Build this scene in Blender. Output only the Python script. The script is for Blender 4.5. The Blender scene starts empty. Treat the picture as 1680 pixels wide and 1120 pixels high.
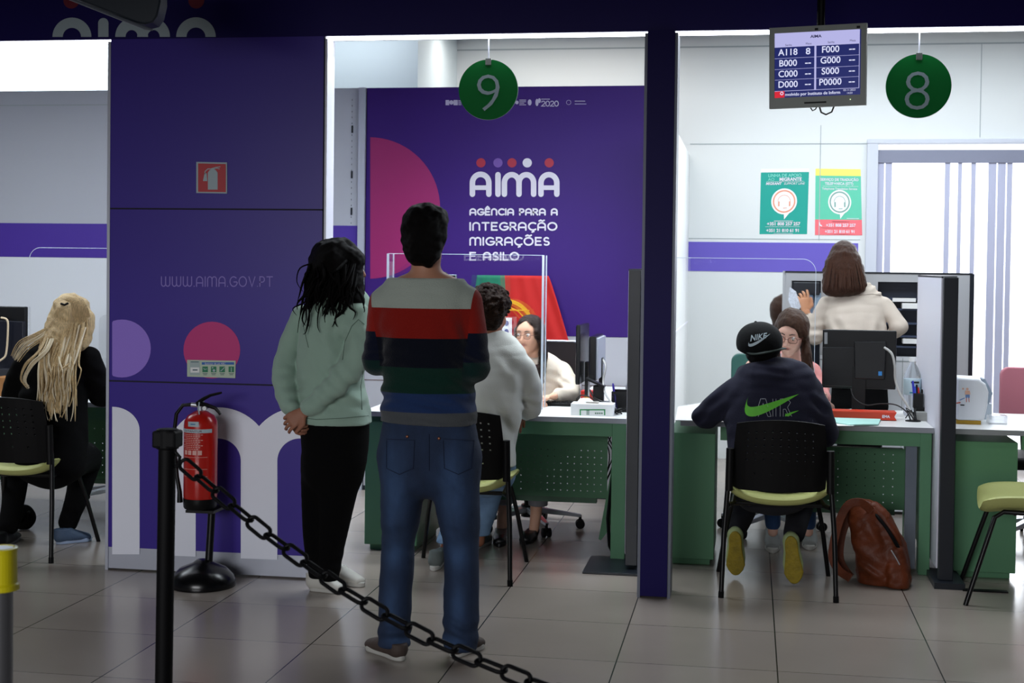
import bpy, bmesh, math, random
import numpy as np
from mathutils import Vector, Matrix
random.seed(7)
rng = np.random.default_rng(7)
D = bpy.data
SC = bpy.context.scene
COL = SC.collection
PI = math.pi

# ------------------------------------------------------------------ camera
FPX, PPX, PPY, CAMH = 2333.0, 840.0, 490.0, 1.55
_a, _b, _c = math.radians(9.5), math.radians(1.35), math.radians(0.70)
_f0 = np.array([-math.sin(_a), math.cos(_a), 0.0]); _r0 = np.array([math.cos(_a), math.sin(_a), 0.0]); _z = np.array([0, 0, 1.0])
C_F = _f0*math.cos(_b) - _z*math.sin(_b)
_u = _z*math.cos(_b) + _f0*math.sin(_b)
C_U = _u*math.cos(_c) - _r0*math.sin(_c)
C_R = _r0*math.cos(_c) + _u*math.sin(_c)
C_P = np.array([0, 0, CAMH])
cam_d = D.cameras.new('camera'); cam = D.objects.new('camera', cam_d); COL.objects.link(cam)
cam_d.sensor_width = 36.0; cam_d.sensor_fit = 'HORIZONTAL'
cam_d.lens = FPX/1680.0*36.0
cam_d.shift_y = -(560.0-PPY)/1680.0
cam_d.clip_start = 0.05
_m = Matrix.Identity(4)
for _i in range(3):
    _m[_i][0] = C_R[_i]; _m[_i][1] = C_U[_i]; _m[_i][2] = -C_F[_i]; _m[_i][3] = C_P[_i]
cam.matrix_world = _m
SC.camera = cam
cam_d.dof.use_dof = True
cam_d.dof.focus_distance = 7.2
cam_d.dof.aperture_fstop = 8.0

def ray(x, y):
    return C_F + C_R*(x-PPX)/FPX - C_U*(y-PPY)/FPX
def W(x, y, Y):
    """the place seen at pixel (x, y) of the photograph, on the upright plane Y metres into the hall"""
    d = ray(x, y); return Vector(C_P + d*(Y/d[1]))
def G(x, y, z=0.0):
    """the place seen at that pixel on the level plane z"""
    d = ray(x, y); return Vector(C_P + d*((z-CAMH)/d[2]))

# ------------------------------------------------------------------ view, world, lights
SC.view_settings.view_transform = 'Standard'
SC.view_settings.look = 'None'
SC.view_settings.gamma = 1.0
SC.view_settings.use_curve_mapping = False
SC.view_settings.exposure = 0.0
w = D.worlds.new('world'); SC.world = w; w.use_nodes = True
w.node_tree.nodes['Background'].inputs[0].default_value = (0.80, 0.88, 1.0, 1)
w.node_tree.nodes['Background'].inputs[1].default_value = 0.6

def area(name, loc, aim, sx, sy, power, col=(1, 1, 1), spread=180):
    l = D.lights.new(name, 'AREA'); l.shape = 'RECTANGLE'; l.size = sx; l.size_y = sy
    l.energy = power; l.color = col; l.spread = math.radians(spread)
    o = D.objects.new(name, l); COL.objects.link(o); o.location = loc
    o.rotation_euler = (Vector(aim)-Vector(loc)).to_track_quat('-Z', 'Y').to_euler()
    return o
COOL = (0.86, 0.94, 1.0)
# light lines above the three service bays, ceiling panels and added fills behind the partitions, daylight behind the camera
area('bay_light_left', (-4.6, 7.35, 2.62), (-4.6, 7.55, 0), 2.6, 0.5, 44, COOL)
area('bay_light_middle', (-1.3, 7.35, 2.62), (-1.3, 7.60, 0), 1.5, 0.5, 38, COOL)
area('bay_light_right', (0.8, 7.6, 2.95), (0.8, 8.2, 0), 2.4, 0.7, 56, COOL)
area('back_area_light', (-5.6, 9.85, 3.3), (-5.6, 10.2, 2.4), 2.2, 0.3, 60, COOL)
area('back_area_light', (1.2, 10.2, 3.3), (1.2, 10.4, 0), 3.0, 0.8, 70, COOL)
area('back_area_light', (-2.9, 9.85, 3.32), (-2.9, 10.15, 2.4), 0.9, 0.25, 4.5, COOL)  # added fill that brightens the pale wall over the partition
area('back_area_light', (-1.5, 10.9, 3.36), (-1.5, 11.2, 0), 1.6, 0.3, 17, (1, .97, .92))  # added warm fill that lifts the rear wall above the banner
area('bay_fill_light', (-1.6, 8.5, 3.36), (-1.6, 8.5, 0), 1.8, 0.3, 30, COOL, 75)  # added fill, out of view, to brighten the middle bay floor
area('window_daylight', (1.75, 11.45, 1.7), (1.0, 5.0, 0.9), 2.2, 2.2, 55, (0.93, 0.97, 1.0))
area('hall_daylight', (-3.0, -5.2, 2.6), (-2.2, 6.0, 1.4), 5.0, 2.0, 420, (0.96, 0.97, 1.0))

# ------------------------------------------------------------------ materials
def lin(c):
    if isinstance(c, str):
        c = c.lstrip('#'); c = [int(c[i:i+2], 16) for i in (0, 2, 4)]
    return tuple(((v/255.0)/12.92 if v/255.0 <= 0.04045 else ((v/255.0+0.055)/1.055)**2.4) for v in c) + (1.0,)
MATS = {}
def mat(name, col, rough=0.5, metal=0.0, spec=0.5, emit=None, estr=1.0, bump=0.0, bscale=60.0, alpha=1.0,
        trans=0.0, ior=1.45, var=0.0, vscale=8.0, attr=False, sheen=0.0, coat=0.0, stretch=None):
    if name in MATS: return MATS[name]
    m = D.materials.new(name); m.use_nodes = True
    nt = m.node_tree; p = nt.nodes['Principled BSDF']
    c = lin(col)
    p.inputs['Base Color'].default_value = c
    p.inputs['Roughness'].default_value = rough
    p.inputs['Metallic'].default_value = metal
    p.inputs['Specular IOR Level'].default_value = spec
    p.inputs['IOR'].default_value = ior
    p.inputs['Alpha'].default_value = alpha
    p.inputs['Transmission Weight'].default_value = trans
    p.inputs['Sheen Weight'].default_value = sheen
    p.inputs['Coat Weight'].default_value = coat
    if emit:
        p.inputs['Emission Color'].default_value = lin(emit); p.inputs['Emission Strength'].default_value = estr
    tc = nt.nodes.new('ShaderNodeTexCoord')
    vec = tc.outputs['Object']
    if stretch:
        mp = nt.nodes.new('ShaderNodeMapping'); mp.inputs['Scale'].default_value = stretch
        nt.links.new(vec, mp.inputs[0]); vec = mp.outputs[0]
    src = None
    if attr:
        a = nt.nodes.new('ShaderNodeAttribute'); a.attribute_name = 'Col'; src = a.outputs['Color']
    if var > 0:
        n = nt.nodes.new('ShaderNodeTexNoise'); n.inputs['Scale'].default_value = vscale; n.inputs['Detail'].default_value = 4
        nt.links.new(vec, n.inputs['Vector'])
        mr = nt.nodes.new('ShaderNodeMapRange'); mr.inputs[1].default_value = 0.3; mr.inputs[2].default_value = 0.7
        mr.inputs[3].default_value = 1-var; mr.inputs[4].default_value = 1+var
        nt.links.new(n.outputs[0], mr.inputs[0])
        hsv = nt.nodes.new('ShaderNodeHueSaturation')
        if src: nt.links.new(src, hsv.inputs['Color'])
        else: hsv.inputs['Color'].default_value = c
        nt.links.new(mr.outputs[0], hsv.inputs['Value'])
        src = hsv.outputs[0]
    if src: nt.links.new(src, p.inputs['Base Color'])
    if bump > 0:
        n = nt.nodes.new('ShaderNodeTexNoise'); n.inputs['Scale'].default_value = bscale; n.inputs['Detail'].default_value = 5
        nt.links.new(vec, n.inputs['Vector'])
        b = nt.nodes.new('ShaderNodeBump'); b.inputs['Strength'].default_value = bump; b.inputs['Distance'].default_value = 0.01
        nt.links.new(n.outputs[0], b.inputs['Height']); nt.links.new(b.outputs[0], p.inputs['Normal'])
    MATS[name] = m
    return m

# ------------------------------------------------------------------ mesh builder
class MB:
    def __init__(s): s.v = []; s.f = []
    def add(s, vs, fs):
        n = len(s.v); s.v += [tuple(v) for v in vs]; s.f += [tuple(i+n for i in f) for f in fs]; return s
    def box(s, x0, x1, y0, y1, z0, z1):
        vs = [(x, y, z) for z in (z0, z1) for y in (y0, y1) for x in (x0, x1)]
        return s.add(vs, [(0, 2, 3, 1), (4, 5, 7, 6), (0, 1, 5, 4), (2, 6, 7, 3), (0, 4, 6, 2), (1, 3, 7, 5)])
    def obox(s, c, ax, ay, az):
        """box by centre and three half-axis vectors"""
        c, ax, ay, az = map(Vector, (c, ax, ay, az))
        vs = [c+ax*i+ay*j+az*k for k in (-1, 1) for j in (-1, 1) for i in (-1, 1)]
        return s.add(vs, [(0, 2, 3, 1), (4, 5, 7, 6), (0, 1, 5, 4), (2, 6, 7, 3), (0, 4, 6, 2), (1, 3, 7, 5)])
    def cyl(s, p, q, r, r2=None, n=16, caps=True):
        p, q = Vector(p), Vector(q); r2 = r if r2 is None else r2
        d = (q-p).normalized(); a = d.orthogonal().normalized(); b = d.cross(a)
        vs = [c+(a*math.cos(t)+b*math.sin(t))*rr for c, rr in ((p, r), (q, r2)) for t in [2*PI*i/n for i in range(n)]]
        fs = [(i, (i+1) % n, n+(i+1) % n, n+i) for i in range(n)]
        if caps: fs += [tuple(range(n))[::-1], tuple(range(n, 2*n))]
        return s.add(vs, fs)
    def tube(s, pts, r, n=8, closed=False, caps=True):
        """a round tube along points; r a number or a list"""
        pts = [Vector(p) for p in pts]; k = len(pts)
        rs = r if isinstance(r, (list, tuple)) else [r]*k
        up = None; vs = []
        for i, p in enumerate(pts):
            a = pts[(i-1) % k] if (closed or i > 0) else p
            b = pts[(i+1) % k] if (closed or i < k-1) else p
            d = (b-a)
            d = d.normalized() if d.length > 1e-9 else Vector((0, 0, 1))
            if up is None: up = d.orthogonal().normalized()
            up = (up-d*up.dot(d)); up = up.normalized() if up.length > 1e-6 else d.orthogonal().normalized()
            sd = d.cross(up)
            vs += [p+(up*math.cos(t)+sd*math.sin(t))*rs[i] for t in [2*PI*j/n for j in range(n)]]
        fs = []
        for i in range(k if closed else k-1):
            a, b = i*n, ((i+1) % k)*n
            fs += [(a+j, a+(j+1) % n, b+(j+1) % n, b+j) for j in range(n)]
        if not closed and caps: fs += [tuple(range(n))[::-1], tuple(range((k-1)*n, k*n))]
        return s.add(vs, fs)
    def lathe(s, c, prof, n=32, axis=(0, 0, 1)):
        """profile of (radius, height) spun about an axis through c"""
        c = Vector(c); d = Vector(axis).normalized(); a = d.orthogonal().normalized(); b = d.cross(a)
        vs = [c+d*h+(a*math.cos(t)+b*math.sin(t))*r for r, h in prof for t in [2*PI*i/n for i in range(n)]]
        fs = []
        for i in range(len(prof)-1):
            fs += [(i*n+j, i*n+(j+1) % n, (i+1)*n+(j+1) % n, (i+1)*n+j) for j in range(n)]
        fs += [tuple(range(n))[::-1], tuple(range((len(prof)-1)*n, len(prof)*n))]
        return s.add(vs, fs)
    def poly(s, pts): return s.add(pts, [tuple(range(len(pts)))])
    def prism(s, pts, off):
        """closed outline of 3D points pushed along off"""
        pts = [Vector(p) for p in pts]; off = Vector(off); n = len(pts)
        return s.add(pts+[p+off for p in pts], [tuple(range(n))[::-1], tuple(range(n, 2*n))]+[(i, (i+1) % n, n+(i+1) % n, n+i) for i in range(n)])
    def ball(s, c, rx, ry=None, rz=None, n=16, m=10, rot=None):
        ry = rx if ry is None else ry; rz = rx if rz is None else rz
        c = Vector(c); vs = []
        for i in range(1, m):
            ph = PI*i/m
            for j in range(n):
                t = 2*PI*j/n
                v = Vector((rx*math.sin(ph)*math.cos(t), ry*math.sin(ph)*math.sin(t), rz*math.cos(ph)))
                if rot: v = rot @ v
                vs.append(c+v)
        tp = Vector((0, 0, rz)); bt = Vector((0, 0, -rz))
        if rot: tp = rot @ tp; bt = rot @ bt
        vs += [c+tp, c+bt]; T = len(vs)-2
        fs = []
        for i in range(m-2):
            fs += [(i*n+j, (i+1)*n+j, (i+1)*n+(j+1) % n, i*n+(j+1) % n) for j in range(n)]
        fs += [(T, j, (j+1) % n) for j in range(n)] + [(T+1, (m-2)*n+(j+1) % n, (m-2)*n+j) for j in range(n)]
        return s.add(vs, fs)

def tag(o, label=None, cat=None, group=None, kind=None):
    if label: o['label'] = label
    if cat: o['category'] = cat
    if group: o['group'] = group
    if kind: o['kind'] = kind
    return o
def root(name, loc, label=None, cat=None, group=None, kind=None, rz=0.0):
    o = D.objects.new(name, None); COL.objects.link(o); o.location = loc; o.rotation_euler = (0, 0, rz)
    o.empty_display_size = 0.1
    return tag(o, label, cat, group, kind)
def wloc(o):
    v = Vector((0, 0, 0))
    while o is not None: v = v+o.location; o = o.parent
    return v
def obj(name, mb, m, parent=None, label=None, cat=None, group=None, kind=None, bevel=0.0, smooth=False, local=False, weld=False, seg=2):
    """link the builder's shapes as one mesh object. World coordinates unless local; the origin goes to the base of the thing"""
    me = D.meshes.new(name); me.from_pydata([tuple(v) for v in mb.v], [], mb.f)
    if weld:
        bm = bmesh.new(); bm.from_mesh(me); bmesh.ops.remove_doubles(bm, verts=bm.verts, dist=1e-5); bm.to_mesh(me); bm.free()
    o = D.objects.new(name, me); COL.objects.link(o)
    for mm in (m if isinstance(m, (list, tuple)) else [m]): me.materials.append(mm)
    if parent is not None:
        o.parent = parent
        if not local:
            off = wloc(parent); me.transform(Matrix.Translation(-off))
    elif not local:
        a = np.array(mb.v); c = (a.min(0)+a.max(0))/2; c[2] = a[:, 2].min()
        me.transform(Matrix.Translation(-Vector(c))); o.location = Vector(c)
    if smooth:
        me.shade_smooth()
        try: me.set_sharp_from_angle(angle=math.radians(40))
        except Exception: pass
    if bevel > 0:
        b = o.modifiers.new('bevel', 'BEVEL'); b.width = bevel; b.segments = seg; b.limit_method = 'ANGLE'; b.angle_limit = math.radians(50)
    me.update()
    return tag(o, label, cat, group, kind)
def copy_tree(o, parent=None):
    c = o.copy(); COL.objects.link(c)
    if parent is not None: c.parent = parent
    for ch in list(o.children): copy_tree(ch, c)
    return c

# ------------------------------------------------------------------ lettering
def arc(cx, cy, rx, a0, a1, ry=None, n=14):
    ry = rx if ry is None else ry
    return [(cx+rx*math.cos(math.radians(a0+(a1-a0)*i/n)), cy+ry*math.sin(math.radians(a0+(a1-a0)*i/n))) for i in range(n+1)]
GL = {
 'A': (.80, [[(0, 0)]+arc(.4, .6, .4, 180, 0)+[(.8, 0)], [(0, .36), (.8, .36)]]),
 'I': (0, [[(0, 0), (0, 1)]]),
 'M': (1.16, [[(0, 0)]+arc(.29, .71, .29, 180, 0)+[(.58, 0)], [(.58, .71)]+arc(.87, .71, .29, 180, 0)+[(1.16, 0)]]),
 'N': (.72, [[(0, 0)]+arc(.36, .64, .36, 180, 0)+[(.72, 0)]]),
 'G': (.86, [arc(.48, .5, .48, 48, 345, .5, 22)+[(.88, .46), (.5, .46)]]),
 'E': (.6, [[(.6, 1), (0, 1), (0, 0), (.6, 0)], [(0, .52), (.52, .52)]]),
 'C': (.74, [arc(.48, .5, .48, 52, 308, .5, 20)]),
 'P': (.58, [[(0, 0), (0, 1), (.3, 1)]+arc(.3, .72, .28, 90, -90)+[(0, .44)]]),
 'R': (.62, [[(0, 0), (0, 1), (.32, 1)]+arc(.32, .72, .28, 90, -90)+[(0, .44)], [(.34, .44), (.62, 0)]]),
 'T': (.74, [[(0, 1), (.74, 1)], [(.37, 1), (.37, 0)]]),
 'O': (.96, [arc(.48, .5, .48, 0, 360, .5, 26)]),
 'S': (.58, [arc(.3, .74, .26, 40, 270, .26, 12)+arc(.3, .24, .28, 90, -140, .24, 12)]),
 'L': (.5, [[(0, 1), (0, 0), (.5, 0)]]),
 'W': (1.1, [[(0, 1)]+arc(.275, .29, .275, 180, 360)+[(.55, 1)], [(.55, .29)]+arc(.825, .29, .275, 180, 360)+[(1.1, 1)]]),
 'V': (.8, [[(0, 1), (.4, 0), (.8, 1)]]),
 '.': (0, [[(0, 0), (0, .02)]]),
 ' ': (.34, []),
 '2': (.6, [arc(.3, .7, .29, 160, -35)+[(0, 0), (.62, 0)]]),
 '0': (.66, [arc(.33, .5, .33, 0, 360, .5, 22)]),
}
ACC = {'Ê': ('E', [[(.1, 1.22), (.3, 1.42), (.5, 1.22)]]), 'Ç': ('C', [[(.5, -.02), (.56, -.2), (.4, -.28)]]),
       'Ã': ('A', [[(.12, 1.25), (.28, 1.36), (.5, 1.24), (.68, 1.35)]]), 'Õ': ('O', [[(.18, 1.25), (.36, 1.36), (.6, 1.24), (.78, 1.35)]])}
def strokes(text, gap=.32):
    x = 0; out = []
    for ch in text:
        b, extra = ACC.get(ch, (ch, []))
        wd, st = GL[b]
        for pl in st+extra: out.append([(x+p[0], p[1]) for p in pl])
        x += wd+gap
    return out, x-gap
LAY = [0]
def onY(Y, step=8e-5, m=7):
    """flat artwork on the upright plane Y; strokes that cross sit a hair apart, as layers of print do"""
    return lambda x, y: W(x, y, Y-(LAY[0] % m)*step)
def ribbon(mb, pl, wd, to, caps=12):
    """a flat stroke with round ends; to() places a 2D point in the world"""
    h = wd/2; LAY[0] += 1
    pl = [p for i, p in enumerate(pl) if i == 0 or math.hypot(p[0]-pl[i-1][0], p[1]-pl[i-1][1]) > 1e-6]
    n = len(pl); closed = n > 3 and math.hypot(pl[0][0]-pl[-1][0], pl[0][1]-pl[-1][1]) < 1e-6
    if closed: pl = pl[:-1]; n -= 1
    def d(i, j):
        x, y = pl[j % n][0]-pl[i % n][0], pl[j % n][1]-pl[i % n][1]; L = math.hypot(x, y) or 1; return x/L, y/L
    Ls, Rs = [], []
    for i in range(n):
        a = d(i-1, i) if (closed or i > 0) else d(i, i+1)
        b_ = d(i, i+1) if (closed or i < n-1) else a
        tx, ty = a[0]+b_[0], a[1]+b_[1]; L = math.hypot(tx, ty) or 1; tx /= L; ty /= L
        k = 1/max(.45, tx*a[0]+ty*a[1])
        Ls.append((pl[i][0]-ty*h*k, pl[i][1]+tx*h*k)); Rs.append((pl[i][0]+ty*h*k, pl[i][1]-tx*h*k))
    for i in range(n if closed else n-1):
        j = (i+1) % n
        mb.poly([to(*Ls[i]), to(*Rs[i]), to(*Rs[j]), to(*Ls[j])])
    if caps and not closed:
        for (i, s_) in ((0, -1), (n-1, 1)):
            t = d(0, 1) if i == 0 else d(n-2, n-1)
            ang = math.atan2(t[1]*s_, t[0]*s_)
            mb.poly([to(pl[i][0]+h*math.cos(ang-PI/2+PI*k/6), pl[i][1]+h*math.sin(ang-PI/2+PI*k/6)) for k in range(7)])
def stroke_text(mb, text, x0, x1, ytop, ybase, wd, plane):
    """lettering between pixel columns x0..x1 and rows ytop..ybase; plane(x, y) places it on its board"""
    st, tw = strokes(text)
    h = ybase-ytop-wd; sx = (x1-x0-wd)/tw
    for pl in st:
        q = [(x0+wd/2+p[0]*sx, ybase-wd/2-p[1]*h) for p in pl]
        ribbon(mb, q, wd, lambda a, b: plane(a, b), caps=10)
_dg = None
def font_mesh(mb, text, size, to, align='LEFT', bold=0.0, sx=1.0, shear=0.0):
    """built-in font lettering; to(x, y) places each 2D point"""
    cu = D.curves.new('t', 'FONT'); cu.body = text; cu.size = size; cu.align_x = align; cu.offset = bold; cu.resolution_u = 3; cu.shear = shear
    o = D.objects.new('t', cu); COL.objects.link(o)
    dg = bpy.context.evaluated_depsgraph_get(); dg.update()
    me = o.evaluated_get(dg).to_mesh()
    mb.add([to(v.co.x*sx, v.co.y) for v in me.vertices], [tuple(p.vertices) for p in me.polygons])
    D.objects.remove(o); D.curves.remove(cu)
def disc(mb, cx, cy, r, to, n=40, ry=None, clipx=None):
    LAY[0] += 1
    ry = ry or r
    pts = [(cx+r*math.cos(2*PI*i/n), cy+ry*math.sin(2*PI*i/n)) for i in range(n)]
    if clipx is not None: pts = [(max(p[0], clipx), p[1]) for p in pts]
    mb.poly([to(*p) for p in pts])
def ring(mb, cx, cy, r0, r1, to, n=40, a0=0, a1=360):
    LAY[0] += 1
    pl = arc(cx, cy, (r0+r1)/2, a0, a1, n=n)
    h = (r1-r0)/2
    for i in range(n):
        t0, t1 = [math.radians(a0+(a1-a0)*k/n) for k in (i, i+1)]
        mb.poly([to(cx+r*math.cos(t), cy+r*math.sin(t)) for r, t in ((r0, t0), (r1, t0), (r1, t1), (r0, t1))])
def rect(mb, x0, y0, x1, y1, to):
    LAY[0] += 1
    mb.poly([to(x0, y0), to(x0, y1), to(x1, y1), to(x1, y0)])
# ================================================================== materials of the place
PURPLE = mat('purple_panel', '#402f92', 0.36, spec=0.3)
PURPLE_D = mat('purple_fascia', '#180b58', 0.5, spec=.2)
PURPLE_P = mat('purple_pillar', '#12064c', 0.5, spec=.15)
BANNER = mat('banner_purple', '#381c6e', 0.5, spec=0.25)
WHITE = mat('white_paint', '#dcdfdf', 0.5)
WHITE_L = mat('white_laminate', '#e4e8ee', 0.4)
GREYW = mat('grey_wall_panel', '#b9bcc6', 0.45)
GREYD = mat('grey_lower_panel', '#b4b4ba', 0.5)
ALU = mat('brushed_aluminium', '#b9bdca', 0.4, metal=0.25)
ALU_L = mat('white_metal_trim', '#e3e3f0', 0.4)
DARKP = mat('dark_profile', '#141a24', 0.4)
BLACK = mat('black_plastic', '#060709', 0.42, spec=.3)
BLACKM = mat('matt_black', '#040406', 0.6, spec=.2)
STRIPE = mat('stripe_purple', '#4a2f9c', 0.45)
STRIPE_R = mat('stripe_violet', '#6658bc', 0.45)
TXTW = mat('print_white', '#d8d4e0', 0.5)
TXTG = mat('print_grey_white', '#a9b9c0', 0.5)
PINK = mat('print_magenta', '#951f62', 0.5)
RED_D = mat('print_red', '#a2203a', 0.5)
RED_F = mat('fascia_red', '#6d0f28', 0.5)
VIOLET = mat('print_violet', '#6c4b9e', 0.5)
SEAM = mat('seam_dark', '#100a2c', 0.7)
SEAM_G = mat('seam_grey', '#a8b0b3', 0.7)
MAG_P = mat('panel_magenta', '#c4367c', 0.4, spec=.3)
VIO_P = mat('panel_violet', '#9a7ce0', 0.4, spec=.3)
WHT_P = mat('panel_white_print', '#f0f3ff', 0.42, spec=.3)

# floor: grey stoneware tiles
def floor_mat():
    m = D.materials.new('floor_tiles'); m.use_nodes = True; nt = m.node_tree; p = nt.nodes['Principled BSDF']; N = nt.nodes.new; L = nt.links.new
    tc = N('ShaderNodeNewGeometry'); sx = N('ShaderNodeSeparateXYZ'); L(tc.outputs['Position'], sx.inputs[0])
    def ma(op, a, b=None):
        n = N('ShaderNodeMath'); n.operation = op
        for i, q in enumerate((a, b)):
            if q is None: continue
            if isinstance(q, (int, float)): n.inputs[i].default_value = q
            else: L(q, n.inputs[i])
        return n.outputs[0]
    u = ma('DIVIDE', ma('SUBTRACT', sx.outputs[0], .127), .622); v = ma('DIVIDE', ma('SUBTRACT', sx.outputs[1], .14), .6)
    def edge(t, wd):
        f = ma('FRACT', t); return ma('LESS_THAN', ma('MINIMUM', f, ma('SUBTRACT', 1.0, f)), wd)
    g = ma('MAXIMUM', edge(u, .0042), edge(v, .0030))
    cid = N('ShaderNodeCombineXYZ'); L(ma('FLOOR', u), cid.inputs[0]); L(ma('FLOOR', v), cid.inputs[1])
    wn = N('ShaderNodeTexWhiteNoise'); L(cid.outputs[0], wn.inputs[0])
    nz = N('ShaderNodeTexNoise'); nz.inputs['Scale'].default_value = 2.3; nz.inputs['Detail'].default_value = 8; L(tc.outputs['Position'], nz.inputs['Vector'])
    val = ma('ADD', ma('MULTIPLY', wn.outputs[0], .10), ma('ADD', ma('MULTIPLY', nz.outputs[0], .16), .86))
    hs = N('ShaderNodeHueSaturation'); hs.inputs['Color'].default_value = lin('#958b82'); L(val, hs.inputs['Value'])
    mx = N('ShaderNodeMix'); mx.data_type = 'RGBA'; L(g, mx.inputs[0]); L(hs.outputs[0], mx.inputs[6]); mx.inputs[7].default_value = lin('#262421')
    L(mx.outputs[2], p.inputs['Base Color'])
    n2 = N('ShaderNodeTexNoise'); n2.inputs['Scale'].default_value = 5; n2.inputs['Detail'].default_value = 6; L(tc.outputs['Position'], n2.inputs['Vector'])
    mr = N('ShaderNodeMapRange'); mr.inputs[3].default_value = .13; mr.inputs[4].default_value = .26; L(n2.outputs[0], mr.inputs[0]); L(mr.outputs[0], p.inputs['Roughness'])
    p.inputs['Specular IOR Level'].default_value = .55
    return m
obj('floor', MB().box(-9, 6, -6, 12.2, -.1, 0), floor_mat(), kind='structure')
HALLC = mat('hall_ceiling_paint', '#2b2b33', 0.8)
HALLW = mat('hall_wall_paint', '#6d6f78', 0.8)
obj('ceiling', MB().box(-9, 6, -6, 6.67, 3.7, 3.8), HALLC, kind='structure')
obj('ceiling', MB().box(-9, 6, 6.83, 12.2, 3.42, 3.5), WHITE, kind='structure')
obj('ceiling', MB().box(-9, 6, .8, 1.2, 2.45, 3.7), HALLC, kind='structure')  # unseen bulkhead added to keep hall light off the upper wall
obj('wall_back', MB().box(-9, 6, -6.1, -6, 0, 3.8), HALLW, kind='structure')
obj('wall_left', MB().box(-9.1, -9, -6, 12.2, 0, 3.8), HALLW, kind='structure')
obj('wall_right', MB().box(6, 6.1, -6, 12.2, 0, 3.8), HALLW, kind='structure')

# ------------------------------------------------------------------ fascia over the counters
FY = 6.67
HB = 2.648
fas = root('wall_fascia', (-1.0, FY, HB), kind='structure')
obj('fascia_board', MB().box(-9, 6, FY, FY+.16, HB, 3.8), PURPLE_D, fas)
led = obj('light_strip', MB().box(-6.2, 4.2, FY+.02, FY+.08, HB-.010, HB+.001), mat('led_diffuser', '#ffffff', emit='#f4f8ff', estr=10.0), fas, 'lit white strip light')
lm = MB(); dm = MB()
def onF(d=.0015): return onY(FY-d)
pf = onF()
# big letter tops, cut by the lower edge of the fascia
for (a, b, base) in ((86, 150, 1), (289, 354, 1)):
    cx = (a+b)/2; ro = (b-a)/2
    for i in range(20):
        t0, t1 = PI*i/20, PI*(i+1)/20
        def pt(r, t): return pf(cx+r*math.cos(t), 60.5-(r*math.sin(t))*.99)
        lm.poly([pt(ro-17, t0), pt(ro, t0), pt(ro, t1), pt(ro-17, t1)])
rect(lm, 161, 38, 178, 60.5, pf); disc(lm, 169.5, 38, 8.5, pf)
for (a, b) in ((189, 243), (225, 279)):
    cx = (a+b)/2; ro = (b-a)/2; LAY[0] += 1
    for i in range(20):
        t0, t1 = PI*i/20, PI*(i+1)/20
        def pt(r, t): return pf(cx+r*math.cos(t), 60.5-(r*math.sin(t))*1.12)
        lm.poly([pt(ro-17, t0), pt(ro, t0), pt(ro, t1), pt(ro-17, t1)])
obj('letter_tops', lm, TXTG, fas, 'grey white tops of large rounded letters')
disc(dm, 117, 1, 13, pf); disc(dm, 322, 1, 13, pf)
obj('letter_dots', dm, RED_F, fas, 'dark red dots above the letters')

# ------------------------------------------------------------------ purple panelled wall between the first two bays
XL, XR = -3.165, -2.05
pw = root('wall_purple', ((XL+XR)/2, FY+.06, 0), kind='structure')
b = MB().box(XL+.012, XR, FY, FY+.11, .115, HB)
obj('panel_boards', b, PURPLE, pw)
s = MB()
for y in (343, 629):
    z = W(350, y, FY).z; s.box(XL+.012, XR, FY-.001, FY+.01, z-.004, z+.004)
s.box(XR-.005, XR+.001, FY-.001, FY+.02, .115, HB)
obj('panel_seams', s, SEAM, pw)
obj('skirting', MB().box(XL+.012, XR, FY+.004, FY+.10, 0.008, .115), ALU, pw, 'brushed grey skirting strip')
obj('corner_trim', MB().box(XL-.003, XL+.012, FY-.004, FY+.12, 0, HB-.011), ALU, pw, 'thin grey metal corner trim')
obj('edge_panel', MB().box(XR+.001, XR+.012, FY+.004, FY+.125, 0, HB-.011), ALU_L, pw, 'white end panel')
pp = onF(.0012)
# big white letters at the foot of the wall
lw = MB()
xa = W(183.5, 800, FY).x
rect(lw, 184, 706, 229, 909, pp)
lw.poly([pp(x, y) for x, y in [(184, 706)]+[(184+45*math.sin(t), 706-39*math.cos(t)) for t in [PI*.5*i/12 for i in range(13)]]])
for cx, xo in ((358, 88), (492, 88)):
    LAY[0] += 1
    for i in range(36):
        t0, t1 = PI*i/36, PI*(i+1)/36
        q = [(cx+r*math.cos(t), 756-r*math.sin(t)) for r, t in ((37, t0), (88, t0), (88, t1), (37, t1))]
        if max(a for a, _ in q) > 529: q = [(min(a, 528.5), bb) for a, bb in q]
        lw.poly([pp(*a) for a in q])
def yb(x): return 907.5+(x-184)*.0385
LAY[0] += 1
for x0, x1 in ((270, 321), (395, 455)):
    lw.poly([pp(x0, 756), pp(x0, yb(x0)), pp(x1, yb(x1)), pp(x1, 756)])
obj('floor_letters', lw, WHT_P, pw, 'large white rounded letters')
d1 = MB(); disc(d1, 200, 571.5, 47.5, pp, clipx=184); obj('violet_disc', d1, VIO_P, pw, 'pale violet printed circle')
d2 = MB(); disc(d2, 347.5, 574, 46.5, pp); obj('magenta_disc', d2, MAG_P, pw, 'dull magenta printed circle')
wm = MB(); stroke_text(wm, 'WWW.AIMA.GOV.PT', 264, 448, 453, 470.5, 1.7, onF(.002))
obj('web_address', wm, mat('faint_print', '#8a78cc', 0.5), pw, 'faint lilac web address lettering')

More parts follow.
